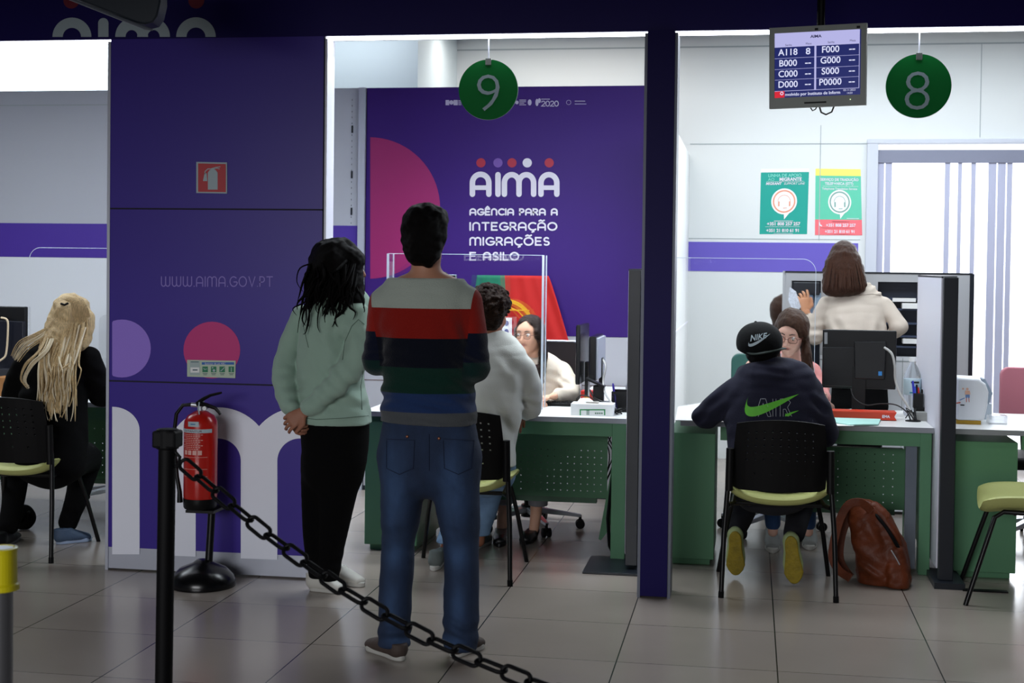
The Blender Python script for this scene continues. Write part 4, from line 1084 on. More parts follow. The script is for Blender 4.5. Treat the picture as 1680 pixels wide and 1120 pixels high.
        for q in s.post:
            if q[0] == 'f':
                c, r = q[1], q[2]
                i0 = np.clip(((c-2.2*r-lo)/h).astype(int), 0, N-1); i1 = np.clip(((c+2.2*r-lo)/h).astype(int)+1, 1, N)
                sl = tuple(slice(i0[i], i1[i]) for i in range(3))
                x = X[sl[0]]-c[0]; y = Y[:, sl[1]]-c[1]; z = Z[:, :, sl[2]]-c[2]
                g = np.exp(-(x*x+y*y+z*z)/(r*r)); al = x*q[3][0]+y*q[3][1]+z*q[3][2]; al = al+q[7]*np.sin((x+y*.7)*14)
                F[sl] += (q[5]*g*np.sin(al*q[4]+q[6]+1.2*np.sin(x*19+z*13+y*11))).astype(np.float32)
            elif q[0] == 'n':
                rg = np.random.default_rng(q[3]); T = 0
                for o_ in range(5):
                    w3 = rg.normal(size=3); w3 = w3/np.linalg.norm(w3)*q[2]*(1+.45*o_); ph = rg.uniform(0, 6.3); w4 = rg.normal(size=3)*q[2]*.5
                    T = T+np.sin(X*w3[0]+Y*w3[1]+Z*w3[2]+ph+1.5*np.sin(X*w4[0]+Y*w4[1]+Z*w4[2]))/(1+.4*o_)
                F += (T*q[1]*.4).astype(np.float32)
            elif q[0] == 'c':
                d = (X-q[1][0])*q[2][0]+(Y-q[1][1])*q[2][1]+(Z-q[1][2])*q[2][2]; np.maximum(F, d.astype(np.float32), out=F)
            elif q[0] == 'g':
                F = np.maximum(F, q[1](X, Y, Z).astype(np.float32))
        np.clip(F, -3*h, 3*h, out=F)
        g = openvdb.FloatGrid(3*h); g.copyFromArray(F)
        V, T, Qd = g.convertToPolygons(isovalue=0.0, adaptivity=0.0)
        V = V*h+lo
        return V, T, Qd
def vol_obj(name, vols, m, parent, label=None, col=None, relax=2, sub=0):
    """one mesh object from one or more volumes, with colour by place if col is given"""
    VV = []; FF = []; n = 0
    for v in (vols if isinstance(vols, (list, tuple)) else [vols]):
        V, T, Qd = v.build()
        VV.append(V); FF += [tuple(int(i)+n for i in f[::-1]) for f in T]+[tuple(int(i)+n for i in f[::-1]) for f in Qd]; n += len(V)
    V = np.concatenate(VV)
    me = D.meshes.new(name); off = np.array(wloc(parent)) if parent is not None else (lambda a, b: np.array([(a[0]+b[0])/2, (a[1]+b[1])/2, a[2]]))(V.min(0), V.max(0))
    me.from_pydata((V-off).tolist(), [], FF)
    o = D.objects.new(name, me); COL.objects.link(o)
    if parent is not None: o.parent = parent
    else: o.location = off
    for mm in (m if isinstance(m, (list, tuple)) else [m]): me.materials.append(mm)
    if col is not None:
        C = np.ones((len(V), 4), np.float32); C[:, :3] = col(V)
        at = me.color_attributes.new('Col', 'FLOAT_COLOR', 'POINT'); at.data.foreach_set('color', C.ravel())
    me.shade_smooth()
    if relax:
        s_ = o.modifiers.new('relax', 'SMOOTH'); s_.iterations = relax; s_.factor = .5
    return tag(o, label)
def mpp(Y): return (W(841, 500, Y)-W(840, 500, Y)).length
def lc(c): return np.array(lin(c)[:3])
def rotm(yaw=0, pitch=0, roll=0):
    """yaw turns the face from +Y towards -X, pitch nods down for negative, roll tips"""
    return np.array((Matrix.Rotation(math.radians(yaw), 3, 'Z') @ Matrix.Rotation(math.radians(pitch), 3, 'X') @ Matrix.Rotation(math.radians(roll), 3, 'Y')))

def head_prims(v, c, R, s=1.0, face=True, ears=True):
    """head with y forward in its own frame, centred between ears"""
    c = np.array(c)
    def T(p): return c+R@(np.array(p)*s)
    def E(p, r, k=.015, sub=False, rr=None):
        v.ell(T(p), tuple(np.array(r)*s), R if rr is None else R@rr, k, sub)
    E((0, -.012, .030), (.074, .093, .088)); E((0, .028, -.030), (.056, .062, .078), .03); E((0, .055, -.088), (.026, .026, .022), .03)
    E((0, .0, -.06), (.050, .050, .045), .03)
    if face:
        E((0, .060, .030), (.050, .026, .030), .02)
        for q in (-1, 1):
            E((q*.031, .092, .004), (.017, .012, .012), .012, True)
            E((q*.033, .066, -.030), (.022, .020, .024), .02)
            E((q*.031, .079, .003), (.0145, .0125, .0105), .004)
        v.loft([(T((0, .083, .012)), .006*s), (T((0, .098, -.010)), .0075*s), (T((0, .106, -.026)), .0105*s)], k=.01, n=2)
        for q in (-1, 1): E((q*.009, .096, -.030), (.007, .008, .006), .006)
        E((0, .083, -.0505), (.021, .010, .0055), .006); E((0, .081, -.0600), (.018, .010, .0060), .006); E((0, .092, -.0552), (.020, .006, .0016), .003, True)
    if ears:
        for q in (-1, 1):
            E((q*.076, -.004, -.008), (.009, .018, .031), .008); E((q*.084, .000, -.008), (.006, .009, .017), .005, True)
    return T
def eyes(parent, T, R, s, iris='#2c1a10', look=(0, 0), closed=False):
    EW = mat('eye_white', '#d8d4d0', .25); EI = mat('iris_'+iris[1:], iris, .2); EP = mat('pupil', '#050505', .15)
    for q in (-1, 1):
        c = T((q*.031, .079, .004)); mb = MB().ball(c, .0125*s, n=16, m=10)
        e = obj('eye', mb, EW, parent, smooth=True)
        d = R@np.array([look[0], 1, look[1]]); d = d/np.linalg.norm(d)
        obj('iris', MB().ball(c+d*.0078*s, .0062*s, n=14, m=8), EI, e, smooth=True); obj('pupil', MB().ball(c+d*.0118*s, .0027*s, n=10, m=6), EP, e, smooth=True)
def brows(parent, T, colr, s=1.0):
    for q in (-1, 1):
        obj('eyebrow', MB().tube([T((q*.012, .0935, .026)), T((q*.026, .0925, .0315)), T((q*.042, .083, .028))], [.0022*s, .0030*s, .0014*s], 6), colr, parent, smooth=True)
def spectacles(parent, T, m, s=1.0, w_=.0225, h_=.018):
    g = MB()
    rt = None
    for q in (-1, 1):
        pts = []
        for i in range(20):
            t = 2*PI*i/20; x = w_*np.sign(math.cos(t))*abs(math.cos(t))**.7; z = h_*np.sign(math.sin(t))*abs(math.sin(t))**.7
            pts.append(T((q*.033+x, .103-.25*abs(q*.033+x)**1.0*.35, .001+z)))
        g.tube(pts, .0016*s, 6, closed=True)
        g.tube([T((q*.056, .097, .006)), T((q*.074, .07, .005)), T((q*.080, .0, .002)), T((q*.080, -.02, -.008))], .0014*s, 6)
    g.tube([T((-.010, .1045, .004)), T((0, .1065, .007)), T((.010, .1045, .004))], .0015*s, 6)
    return obj('spectacles', g, m, parent, 'thin framed spectacles', smooth=True)
def hand(v, wrist, d, n, side=1, curl=.5, s=1.0, spread=.12, thumb=.6, curls=None):
    """v: fine volume. d points along the fingers, n out of the back of the hand, side=+1 puts the thumb towards n x d"""
    w_ = np.array(wrist, float); d = np.array(Vector(d).normalized()); n = np.array(n, float); n = n-d*np.dot(n, d); n /= np.linalg.norm(n)
    t = np.cross(n, d)*side
    v.loft([(w_-d*.03*s, .026*s, .020*s), (w_, .025*s, .017*s), (w_+d*.045*s, .036*s, .014*s), (w_+d*.082*s, .039*s, .012*s)], side=t, k=.008, n=2)
    L = (.072, .080, .074, .058)
    for i in range(4):
        o_ = (1.5-i)*.0195*s; cu = curls[i] if curls else curl*(1+.12*i)
        base = w_+d*(.083-abs(i-1.2)*.004)*s+t*o_; dr = d*math.cos(spread*(1.5-i)*.5)+t*math.sin(spread*(1.5-i)*.5)
        pts = [base-dr*.012*s]; a = cu*.55; p = base; seg = [L[i]*f*s for f in (.46, .30, .24)]
        pts.append(p)
        for j, sg_ in enumerate(seg):
            dd = dr*math.cos(a)-n*math.sin(a); p = p+dd*sg_; pts.append(p); a += cu*(1.0, .75, .4)[j]
        v.loft([(q_, r_*s) for q_, r_ in zip(pts, (.0095, .0095, .0088, .0080, .0068))], k=.003, n=1)
    b0 = w_+d*.022*s+t*.022*s; td = t*.80+d*.60-n*.10*(1+thumb); td /= np.linalg.norm(td)
    td2 = t*.25*(1-thumb)+d*.9-n*.55*thumb; td2 /= np.linalg.norm(td2)
    v.loft([(b0, .013*s), (b0+td*.032*s, .0115*s), (b0+td*.034*s+td2*.030*s, .0100*s), (b0+td*.034*s+td2*.054*s, .0080*s)], k=.006, n=1)
def strand(mb, pts, r0, r1=None, n=5):
    P = _cr([list(p)+[0, 0] for p in pts], 4)[:, :3]; k = len(P); r1 = r0*.25 if r1 is None else r1
    mb.tube([Vector(p) for p in P], [r0+(r1-r0)*(i/(k-1))**1.5 for i in range(k)], n)
SKIN = {}
def skin(name, c): return mat('skin_'+name, c, .55, attr=True, spec=.35, bump=.02, bscale=200)
def skincol(base, T=None, lips=None, s=1.0, R=None, c=None):
    b = lc(base)
    def f(V):
        C = np.tile(b, (len(V), 1))
        if T is not None:
            def blob(p, r, colr, a):
                q = (V-T(p))@R; d = np.sqrt(((q/(np.array(r)*s))**2).sum(1)); w_ = np.clip(1.4-d, 0, 1)[:, None]*a
                C[:] = C*(1-w_)+lc(colr)*w_
            blob((0, .090, -.0555), (.021, .02, .0095), lips or '#a4605a', .8)
            for q in (-1, 1): blob((q*.036, .07, -.03), (.02, .03, .018), '#c98a7c', .25)
        return C
    return f
def shoe(parent, heel, toe, m, sole, name='shoe', w_=.048, up=(0, 0, 1), h_=.075, label=None, laces=None, voxel=.005, cuffh=.10):
    """heel and toe are the ends of the sole on the ground"""
    A, B = np.array(heel, float), np.array(toe, float); d = B-A; L = np.linalg.norm(d); d /= L; u = np.array(up, float); u = u-d*np.dot(u, d); u /= np.linalg.norm(u); sd = np.cross(d, u)
    def P(a, b): return A+d*L*a+u*b
    v = Vol(voxel)
    v.loft([(P(.12, .04), w_*.72, .036), (P(.35, .042), w_*.78, .040), (P(.62, .034), w_*.95, .030), (P(.86, .024), w_*.80, .022)], side=sd, k=.02, n=2)
    v.loft([(P(.14, .05), w_*.66, .038), (P(.17, cuffh), w_*.74, .048)], side=sd, k=.02, n=1)
    v.cut(P(0, .010), -u); v.cut(P(0, cuffh), u)
    r = vol_obj(name, v, m, parent, label, relax=2)
    s_ = MB(); ol = []
    for i in range(28):
        t = 2*PI*i/28; a = .5+.5*math.cos(t); wd = w_*float(np.interp(a, [0, .12, .42, .72, 1], [.60, .74, .60, .98, .70]))
        ol.append(P(.5+.5*math.copysign(abs(math.cos(t))**.75, math.cos(t)), 0)+sd*wd*math.copysign(abs(math.sin(t))**.75, math.sin(t)))
    s_.prism([Vector(q) for q in ol], Vector(u*.024)); obj('sole', s_, sole, r, 'shoe sole', bevel=.005, seg=2, smooth=True)
    if laces:
        lm_ = MB()
        for i in range(4):
            a = .38+.08*i; hh = .082-.011*i
            lm_.tube([P(a, hh-.008)-sd*w_*.4, P(a+.02, hh+.004), P(a, hh-.008)+sd*w_*.4], .0028, 5)
        obj('laces', lm_, laces, r)
    return r
# ================================================================== things on and under the desks
DZ = .757
BLKC = mat('black_cloth', '#050506', .95, bump=.2, bscale=200, spec=.15)
def monitor_at(base, wv, w_, h_, z0, label, dep=.03, stand=True, mtl=None, backbox=False, tilt=0.0, group='computer monitors'):
    """flat monitor; wv runs along its width, base is the foot on the worktop"""
    base = Vector(base); wv = Vector(wv).normalized(); nv = Vector((-wv.y, wv.x, 0)); r = root('computer_monitor', base, label, 'monitor', group)
    mtl = mtl or MNT
    c = Vector((base.x, base.y, z0+h_/2))
    obj('housing', MB().obox(c, wv*w_/2, nv*dep/2, Vector((0, 0, h_/2))), mtl, r, bevel=.006)
    obj('screen', MB().obox(c+nv*(dep/2+.001), wv*(w_/2-.012), nv*.0008, Vector((0, 0, h_/2-.014))), mat('screen_dark_glass', '#0b0d12', .1), r, 'dark glass screen')
    if stand:
        obj('stand', MB().obox((base.x, base.y, (DZ+z0+.10)/2)-nv*.035 if False else Vector((base.x, base.y, (DZ+z0+.12)/2))-nv*.03, wv*.035, nv*.010, Vector((0, 0, (z0+.12-DZ)/2))), mtl, r)
        obj('foot', MB().obox(Vector((base.x, base.y, DZ+.007)), wv*.13, nv*.09, Vector((0, 0, .006))), mtl, r, bevel=.004)
    return r, c, wv, nv
# right desk: monitor seen from behind
A = W(1350, 540, 7.95); B = W(1471, 541, 7.93); zb = W(1411, 637, 7.94).z
mx, c, wv, nv = monitor_at(((A.x+B.x)/2, 7.94, DZ), (B-A).xy.to_3d(), (B-A).length, A.z-zb, zb, 'black computer monitor seen from behind on the right desk', .035)
def MQ(x, y, d): p = W(x, y, 7.94-d); return p
obj('back_box', MB().prism([MQ(x, y, .022) for x, y in ((1401, 560), (1453, 560), (1450, 622), (1402, 620))], (0, -.035, 0)), mat('monitor_box', '#101114', .4), mx, 'black box on the back', bevel=.004)
obj('lower_housing', MB().prism([MQ(x, y, .020) for x, y in ((1350, 569), (1402, 569), (1402, 634), (1350, 632))], (0, -.018, 0)), mat('monitor_lower', '#17181b', .3), mx, bevel=.004)
obj('maker_label', MB().prism([MQ(x, y, .019) for x, y in ((1352.5, 545), (1357.5, 545), (1357.5, 564), (1352.5, 564))], (0, -.001, 0)), mat('label_silver', '#8a8c8e', .4), mx)
obj('sticker', MB().prism([MQ(x, y, .058) for x, y in ((1441, 609), (1447, 609), (1447, 616), (1441, 616))], (0, -.001, 0)), mat('sticker_blue', '#2f7fc4', .5), mx, 'small blue sticker')
def cable(pts, r, label, m=CABLE, name='cable', par=None, n=8):
    P = _cr([list(p)+[0, 0] for p in pts], 5)[:, :3]
    mb = MB().tube([Vector(p) for p in P], r, n)
    return obj(name, mb, m, par, None if par is not None else label, None if par is not None else 'cable', smooth=True)
cable([W(1451, 570, 7.87), W(1463, 580, 7.84), W(1468, 600, 7.83), W(1469, 622, 7.83), W(1476, 644, 7.8), W(1488, 664, 7.76), W(1497, 682, 7.72), W(1500, 690, 7.70)], .007, 'pale grey cable bundle running down from the black monitor', CABLE_G)
cable([W(1396, 637, 7.88), W(1401, 652, 7.85), W(1420, 664, 7.8), W(1445, 662, 7.8), W(1470, 664, 7.78), W(1488, 676, 7.74), W(1494, 689, 7.70)], .0035, 'thin black cable looping behind the red box')
cable([W(1390, 690, 7.6)+Vector((0, 0, 0)), W(1440, 692, 7.62), W(1470, 692, 7.64), W(1490, 690, 7.68)], .003, 'black cable lying flat on the front of the right desk') if False else None
obj('grommet', MB().lathe((W(1498, 690, 7.7).x, 7.70, DZ), [(0, 0), (.04, 0), (.04, .004), (.03, .006), (0, .006)], 24), BLACKM, desk8)
cm_ = MB()
rg = random.Random(4); gx = W(1498, 690, 7.7).x
for k in range(7): cm_.tube([Vector((gx+rg.uniform(-.02, .02), 7.70+rg.uniform(-.02, .02), DZ)), Vector((gx+rg.uniform(-.05, .02), 7.72, DZ+rg.uniform(.03, .07))), Vector((gx+rg.uniform(-.04, .05), 7.74, DZ+rg.uniform(.0, .03)))], .003, 6)
tag(obj('cable_knot', cm_, CABLE), 'knot of black cables at the desk hole beside the pen holder', 'cable', kind='stuff')
# bottle
bx_ = W(1497, 620, 8.0).x; bz = DZ
bt = root('water_bottle', (bx_, 8.0, bz), 'clear plastic water bottle with a pale label, left of the dark divider', 'bottle')
PET = mat('bottle_plastic', '#e9f0f6', .08, trans=.85, ior=1.2, alpha=.75)
obj('bottle_body', MB().lathe((bx_, 8.0, bz), [(.0, 0), (.040, 0), (.046, .01), (.045, .03), (.042, .06), (.046, .09), (.046, .20), (.043, .225), (.030, .26), (.016, .285), (.015, .30), (0, .30)], 28), PET, bt, smooth=True)
obj('bottle_cap', MB().lathe((bx_, 8.0, bz+.295), [(0, 0), (.019, 0), (.019, .022), (0, .024)], 20), PAPER, bt, 'white screw cap', smooth=True)
obj('bottle_label', MB().lathe((bx_, 8.0, bz+.115), [(.0465, 0), (.0468, .001), (.0468, .085), (.0465, .086)], 28), mat('bottle_label', '#b9cfd8', .5), bt, 'pale blue label', smooth=True)
obj('label_mark', MB().box(bx_-.012, bx_+.030, 7.953-.001, 7.957, bz+.180, bz+.190), mat('label_ink', '#1c2124', .5), bt); obj('label_band', MB().box(bx_-.018, bx_+.026, 7.953-.001, 7.957, bz+.125, bz+.133), mat('label_teal', '#3e8ba0', .5), bt)
# pen holder
hx, hy = W(1507, 660, 7.86).x, 7.86
ph = root('pen_holder', (hx, hy, DZ), 'black desk organiser holding pens beside the white divider face', 'pen holder')
obj('cup', MB().box(hx-.028, hx+.022, hy-.025, hy+.025, DZ+.055, DZ+.135).box(hx-.022, hx+.038, hy-.03, hy+.03, DZ+.0, DZ+.06), BLACK, ph, bevel=.003)
for k, (dx, h_, m_, nm) in enumerate(((-.030, .20, mat('pen_blue', '#2a2fb0', .4), 'blue pen'), (-.020, .17, mat('pen_blue2', '#3d5fd0', .4), 'bright blue pen'), (-.010, .18, BLACK, 'black pen'), (-.002, .165, mat('pen_red', '#c8201c', .4), 'red pen'), (.018, .155, BLACK, 'black marker'))):
    o = obj('pen', MB().tube([(hx+dx*.7+.004*(k % 2), hy, DZ+.085), (hx+dx, hy+.01, DZ+h_-.01), (hx+dx*1.03, hy+.01, DZ+h_)], [.006, .006, .004], 8), m_, None, nm+' standing in the black organiser', 'pen', 'pens in the desk organiser', smooth=True)
tag(obj('note_block', MB().box(hx-.03, hx+.04, 7.72, 7.79, DZ, DZ+.045), mat('grey_block', '#8d8f8c', .5)), 'small grey block in front of the black desk organiser', 'block')
# red box, papers
rx0, rx1 = W(1356, 684, 7.72).x, W(1470, 686, 7.72).x
rb_ = root('document_box', ((rx0+rx1)/2, 7.72, DZ), 'flat orange-red box lying beneath the black monitor', 'box')
obj('box_body', MB().prism([(rx0, 7.68, DZ+.003), (rx1-.0, 7.68, DZ+.003), (rx1-.012, 7.68, DZ+.022), (rx1, 7.68, DZ+.045), (rx0, 7.68, DZ+.045)], (0, .12, 0)), REDBOX, rb_, bevel=.002)
m = MB(); font_mesh(m, 'EMA', .020, lambda x, y: (rx1-.075+x, 7.6785, DZ+.016+y), bold=.0008); obj('box_lettering', m, TXTW, rb_)
mp = MB(); 
q = [G(x, y, DZ+.004) for x, y in ((1335, 690), (1352, 676), (1398, 672), (1446, 686), (1441, 697), (1395, 698))]
tag(obj('paper_folder', MB().prism(q, (0, 0, .006)), MINT), 'mint green paper folder lying at the front edge of the right desk', 'folder')
q = [G(x, y, DZ+.002) for x, y in ((1330, 686), (1410, 696), (1400, 699), (1325, 699))]
tag(obj('paper_sheet', MB().prism(q, (0, 0, .003)), PAPER), 'white sheet of paper partly under the mint folder', 'paper')
q = [G(x, y, DZ+.002) for x, y in ((1108, 690), (1112, 668), (1160, 660), (1176, 672), (1160, 691))]
tag(obj('paper_sheet', MB().prism(q, (0, 0, .004)), PAPER), 'white papers under the forearm at the left end of the right desk', 'paper')
q = [G(x, y, DZ+.014) for x, y in ((1385, 672), (1398, 668), (1490, 664), (1484, 672))]
tag(obj('slate_folder', MB().prism(q, (0, 0, .02)), SLATE), 'slate blue folder behind the red box on the right desk', 'folder') if False else None
# middle desk
kb = root('keyboard', (W(915, 660, 7.98).x, 7.98, DZ), 'black keyboard in front of the woman in the cream jacket', 'keyboard')
kx0, kx1 = W(884, 662, 7.98).x, W(944, 662, 7.98).x
obj('key_tray', MB().box(kx0-.10, kx1, 7.95, 8.08, DZ, DZ+.018), BLACK, kb, bevel=.004)
kk = MB()
for i in range(15):
    for j_ in range(4): kk.box(kx0-.09+i*.021, kx0-.074+i*.021, 7.962+j_*.027, 7.983+j_*.027, DZ+.018, DZ+.023)
o = obj('keys', kk, MNT, kb)
def box_px(name, x0, x1, y0, y1, Y, dep, m, label, cat, bevel=.003, z0=None):
    a = W(x0, y1, Y); b2 = W(x1, y0, Y); z = DZ if z0 is None else z0
    return tag(obj(name, MB().box(a.x, b2.x, Y, Y+dep, z, z+(b2.z-a.z)), m, bevel=bevel), label, cat)
wb = root('glove_box', (W(970, 682, 7.5).x, 7.5, DZ), 'white carton with a green-framed label at the front of the middle desk', 'box')
a, b2 = W(936, 682, 7.50), W(1006, 664, 7.50)
obj('carton', MB().box(a.x, b2.x, 7.50, 7.62, DZ, DZ+.062), PAPER, wb, bevel=.002)
lg_ = MB(); pg = onY(7.4988); 
for q in ((951, 671, 993, 673), (951, 671, 953, 681), (991, 671, 993, 681)): rect(lg_, *q, pg)
obj('label_frame', lg_, mat('carton_green', '#2c8a50', .5), wb, 'green frame'); pr_ = MB()
for k in range(4): rect(pr_, 962, 672.8+k*2, 967, 674+k*2, pg); rect(pr_, 976+k*3.4, 676.5, 978.5+k*3.4, 679, pg)
obj('label_print', pr_, mat('carton_ink', '#5f7f6d', .6), wb)
tiss = Vol(.004); tiss.loft([(W(955, 664, 7.55), .03, .012), (W(962, 657, 7.56), .022, .01), (W(968, 662, 7.55), .02, .008)], k=.01); tiss.noise(.006, 60, 2)
obj('paper_slip', MB().box(W(962, 660, 7.54).x, W(982, 660, 7.54).x, 7.53, 7.58, DZ+.0625, DZ+.070), mat('slip_grey', '#a09a92', .6), wb)
vol_obj('crumpled_tissue', tiss, PAPER, wb, 'crumpled white tissue')
td_ = root('tape_dispenser', (W(958, 655, 7.85).x, 7.85, DZ), 'amber tape dispenser beside the white carton', 'tape dispenser')
tdx = W(958, 655, 7.85).x
obj('tape_roll', MB().lathe((tdx, 7.85, DZ+.035), [(.012, 0), (.033, 0), (.033, .03), (.012, .03)], 24, axis=(1, 0, 0)), mat('amber_plastic', '#c27a1a', .3), td_, smooth=True)
obj('dispenser_base', MB().box(tdx-.03, tdx+.05, 7.80, 7.90, DZ, DZ+.018), BLACK, td_, bevel=.004)
# two monitors seen nearly edge-on
n1 = W(948, 580, 7.96); n2 = W(963, 580, 8.32)
z1 = W(948, 533, 7.96).z; z0_ = W(948, 631, 7.96).z
monitor_at(((n1.x+n2.x)/2, (n1.y+n2.y)/2, DZ), (n2-n1).xy.to_3d(), (n2-n1).xy.length, z1-z0_, z0_, 'black monitor seen nearly edge-on, nearest the woman in the cream jacket', .025, True, MNT2)
n1 = W(972, 590, 7.90); n2 = W(984, 590, 8.30)
z1 = W(972, 552, 7.9).z; z0_ = W(972, 625, 7.9).z
mb2, c, wv, nv = monitor_at(((n1.x+n2.x)/2, (n1.y+n2.y)/2, DZ), (n2-n1).xy.to_3d(), (n2-n1).xy.length, z1-z0_, z0_, 'black and silver monitor seen edge-on, nearer the tall dark divider', .04, True, MNT2)
obj('back_cover', MB().obox(c-nv*.026, wv*.19, nv*.008, Vector((0, 0, (z1-z0_)/2-.01))), mat('silver_plastic', '#aab0bb', .4), mb2, 'silver back cover', bevel=.004)
st_ = root('phone_stand', (W(982, 650, 7.75).x, 7.75, DZ), 'black device stand in the clutter on the middle desk', 'stand')
sx_0, sx_1 = W(973, 650, 7.75).x, W(990, 650, 7.75).x
obj('column', MB().box(sx_0, sx_1, 7.74, 7.80, DZ, DZ+.14), BLACK, st_, bevel=.004); obj('cradle', MB().prism([(sx_0-.04, 7.73, DZ+.17), (sx_1+.005, 7.73, DZ+.13), (sx_1+.005, 7.73, DZ+.14), (sx_0-.04, 7.73, DZ+.182)], (0, .08, 0)), BLACK, st_)
tag(obj('red_folder', MB().box(W(953, 622, 8.4).x, W(982, 622, 8.4).x, 8.40, 8.5, DZ, DZ+.05), mat('red_plastic', '#b91f16', .5)), 'red folder lying behind the edge-on monitors', 'folder')
tag(obj('red_stapler', MB().prism([(sx_0-.03, 7.82, DZ+.15), (sx_0+.02, 7.82, DZ+.16), (sx_0+.035, 7.82, DZ+.175), (sx_0+.02, 7.82, DZ+.19), (sx_0-.03, 7.82, DZ+.165)], (0, .04, 0)), mat('red_plastic2', '#c22a1c', .4)), 'small red object on the device stand', 'stapler') if False else None
cable([W(990, 590, 7.86), W(994, 602, 7.82), W(990, 625, 7.80), W(993, 645, 7.72), W(1003, 660, 7.66), W(1012, 674, 7.60)], .0055, 'pale grey cable dropping behind the edge-on monitors', CABLE_G)
cable([W(968, 640, 7.86), W(975, 652, 7.74), W(990, 660, 7.68), W(1006, 668, 7.62), W(1016, 677, 7.58)], .0055, 'thick black cable sweeping to the right end of the middle desk')
cable([W(945, 655, 7.90), W(955, 648, 7.86), W(975, 655, 7.72), W(1000, 672, 7.62), W(1012, 678, 7.56)], .0035, 'thin black cable arching over the tape dispenser')
cable([W(884, 672, 7.62)+Vector((0, 0, -.0)), W(905, 668, 7.70), W(918, 676, 7.56), W(938, 682, 7.48)], .002, 'thin cable on the worktop left of the white carton') if False else None
kn = MB(); rg = random.Random(12)
for k in range(9):
    x0 = W(1014, 676, 7.6).x; kn.tube([Vector((x0+rg.uniform(-.05, .02), 7.60+rg.uniform(-.03, .05), DZ+.004+rg.uniform(0, .03))) for _ in range(4)], .004, 6)
tag(obj('cable_knot', kn, CABLE), 'knot of black cables at the right end of the middle desk', 'cable', kind='stuff')
mt = root('mesh_tray', (W(1014, 660, 7.72).x, 7.72, DZ), 'black mesh letter tray against the tall dark divider', 'tray')
mx0, mx1 = W(1003, 660, 7.72).x, -.618
hol = hole_grid(mx0+.008, mx1-.006, DZ+.02, DZ+.10, .0075, .0075)
o = obj('mesh_front', panel_mesh(MB(), lambda u, v: (u, 7.72, v), mx0, mx1, DZ+.012, DZ+.112, hol, .0022), BLACK, mt); solidify(o, .001)
obj('tray_body', MB().box(mx0, mx1, 7.73, 7.9, DZ+.0, DZ+.012).box(mx0, mx0+.002, 7.72, 7.9, DZ, DZ+.11).box(mx0, mx1, 7.898, 7.9, DZ, DZ+.11), BLACK, mt)
tag(obj('pen', MB().tube([(mx0+.02, 7.80, DZ+.012), (mx0-.0, 7.81, DZ+.14), (mx0-.002, 7.81, DZ+.15)], [.006, .006, .003], 8), mat('pen_violet', '#3b2a96', .4)), 'violet pen leaning in the black mesh tray', 'pen')
tag(obj('metal_cup', MB().lathe((mx1-.035, 8.0, DZ), [(0, 0), (.028, 0), (.030, .11), (.026, .13), (.018, .14), (0, .142)], 24), CHROME, smooth=True), 'small shiny metal flask beside the tall dark divider', 'flask')
# camera on a pole behind the striped jumper
cp_ = W(742, 458, 7.95)
ck = root('camera_stand', (cp_.x, 7.95, DZ), 'small dark camera on a thin pole seen over the striped shoulder', 'camera')
obj('pole', MB().cyl((cp_.x-.01, 7.95, DZ+.015), (cp_.x-.01, 7.95, cp_.z-.02), .008, n=10), BLACK, ck); obj('foot', MB().box(cp_.x-.07, cp_.x+.05, 7.9, 8.02, DZ, DZ+.015), BLACK, ck)
obj('camera_body', MB().box(cp_.x-.02, cp_.x+.025, 7.93, 7.96, cp_.z-.03, cp_.z+.025), BLACK, ck, bevel=.003); obj('camera_rim', MB().tube([(cp_.x-.02, 7.93, cp_.z+.025), (cp_.x+.025, 7.93, cp_.z+.025), (cp_.x+.025, 7.93, cp_.z-.03)], .0025, 5), TXTG, ck)
obj('lens', MB().ball((cp_.x-.045, 7.94, cp_.z+.018), .024, n=16), BLACK, ck, smooth=True)
# leftovers under the middle desk
uc = MB(); rg = random.Random(9)
for k in range(6):
    x0 = W(990, 715, 7.9).x
    P_ = [Vector((x0+rg.uniform(-.02, .06), 7.95, .70))]+[Vector((x0+rg.uniform(-.01, .07), 7.95+rg.uniform(-.03, .03), .70-.09*(i+1))) for i in range(4)]
    P_ = _cr([list(p)+[0, 0] for p in P_], 4)[:, :3]; uc.tube([Vector(p) for p in P_], .0035, 6)
tag(obj('hanging_cables', uc, CABLE), 'tangle of black cables hanging under the right end of the middle desk', 'cable', kind='stuff')
lb = root('leaning_board', (W(1000, 885, 7.75).x, 7.75, 0), 'folded green board with a bent black tube leaning under the middle desk', 'board')
obj('board', MB().prism([W(x, y, 7.75) for x, y in ((1008, 742), (1012, 742), (1000, 868), (986, 886), (982, 884))], (0, .05, 0)), GREEN, lb)
obj('bent_tube', MB().tube([W(1012, 745, 7.72), W(1004, 790, 7.72), W(997, 850, 7.72), W(1000, 895, 7.66), W(1008, 912, 7.6)], .010, 8), BLACKT, lb, smooth=True)
cable([G(1050, 945)+Vector((0, 0, .003)), G(1030, 938)+Vector((0, 0, .003)), G(1012, 926)+Vector((0, 0, .003)), G(1008, 912)+Vector((0, 0, .003)), G(1016, 903)+Vector((0, 0, .003))], .003, 'thin pale grey cable looping on the floor by the purple pillar', CABLE_G)
# cables under the right desk
uc = MB(); rg = random.Random(19)
for k in range(7):
    x0 = W(1465, 735, 8.1).x
    P_ = [Vector((x0+rg.uniform(-.12, .12), 8.1, .66+rg.uniform(-.02, .04))) for i in range(5)]
    P_ = _cr([list(p)+[0, 0] for p in P_], 4)[:, :3]; uc.tube([Vector(p) for p in P_], .0045, 6)
tag(obj('hanging_cables', uc, CABLE), 'tangle of black cables beneath the worktop of the right desk', 'cable', kind='stuff')
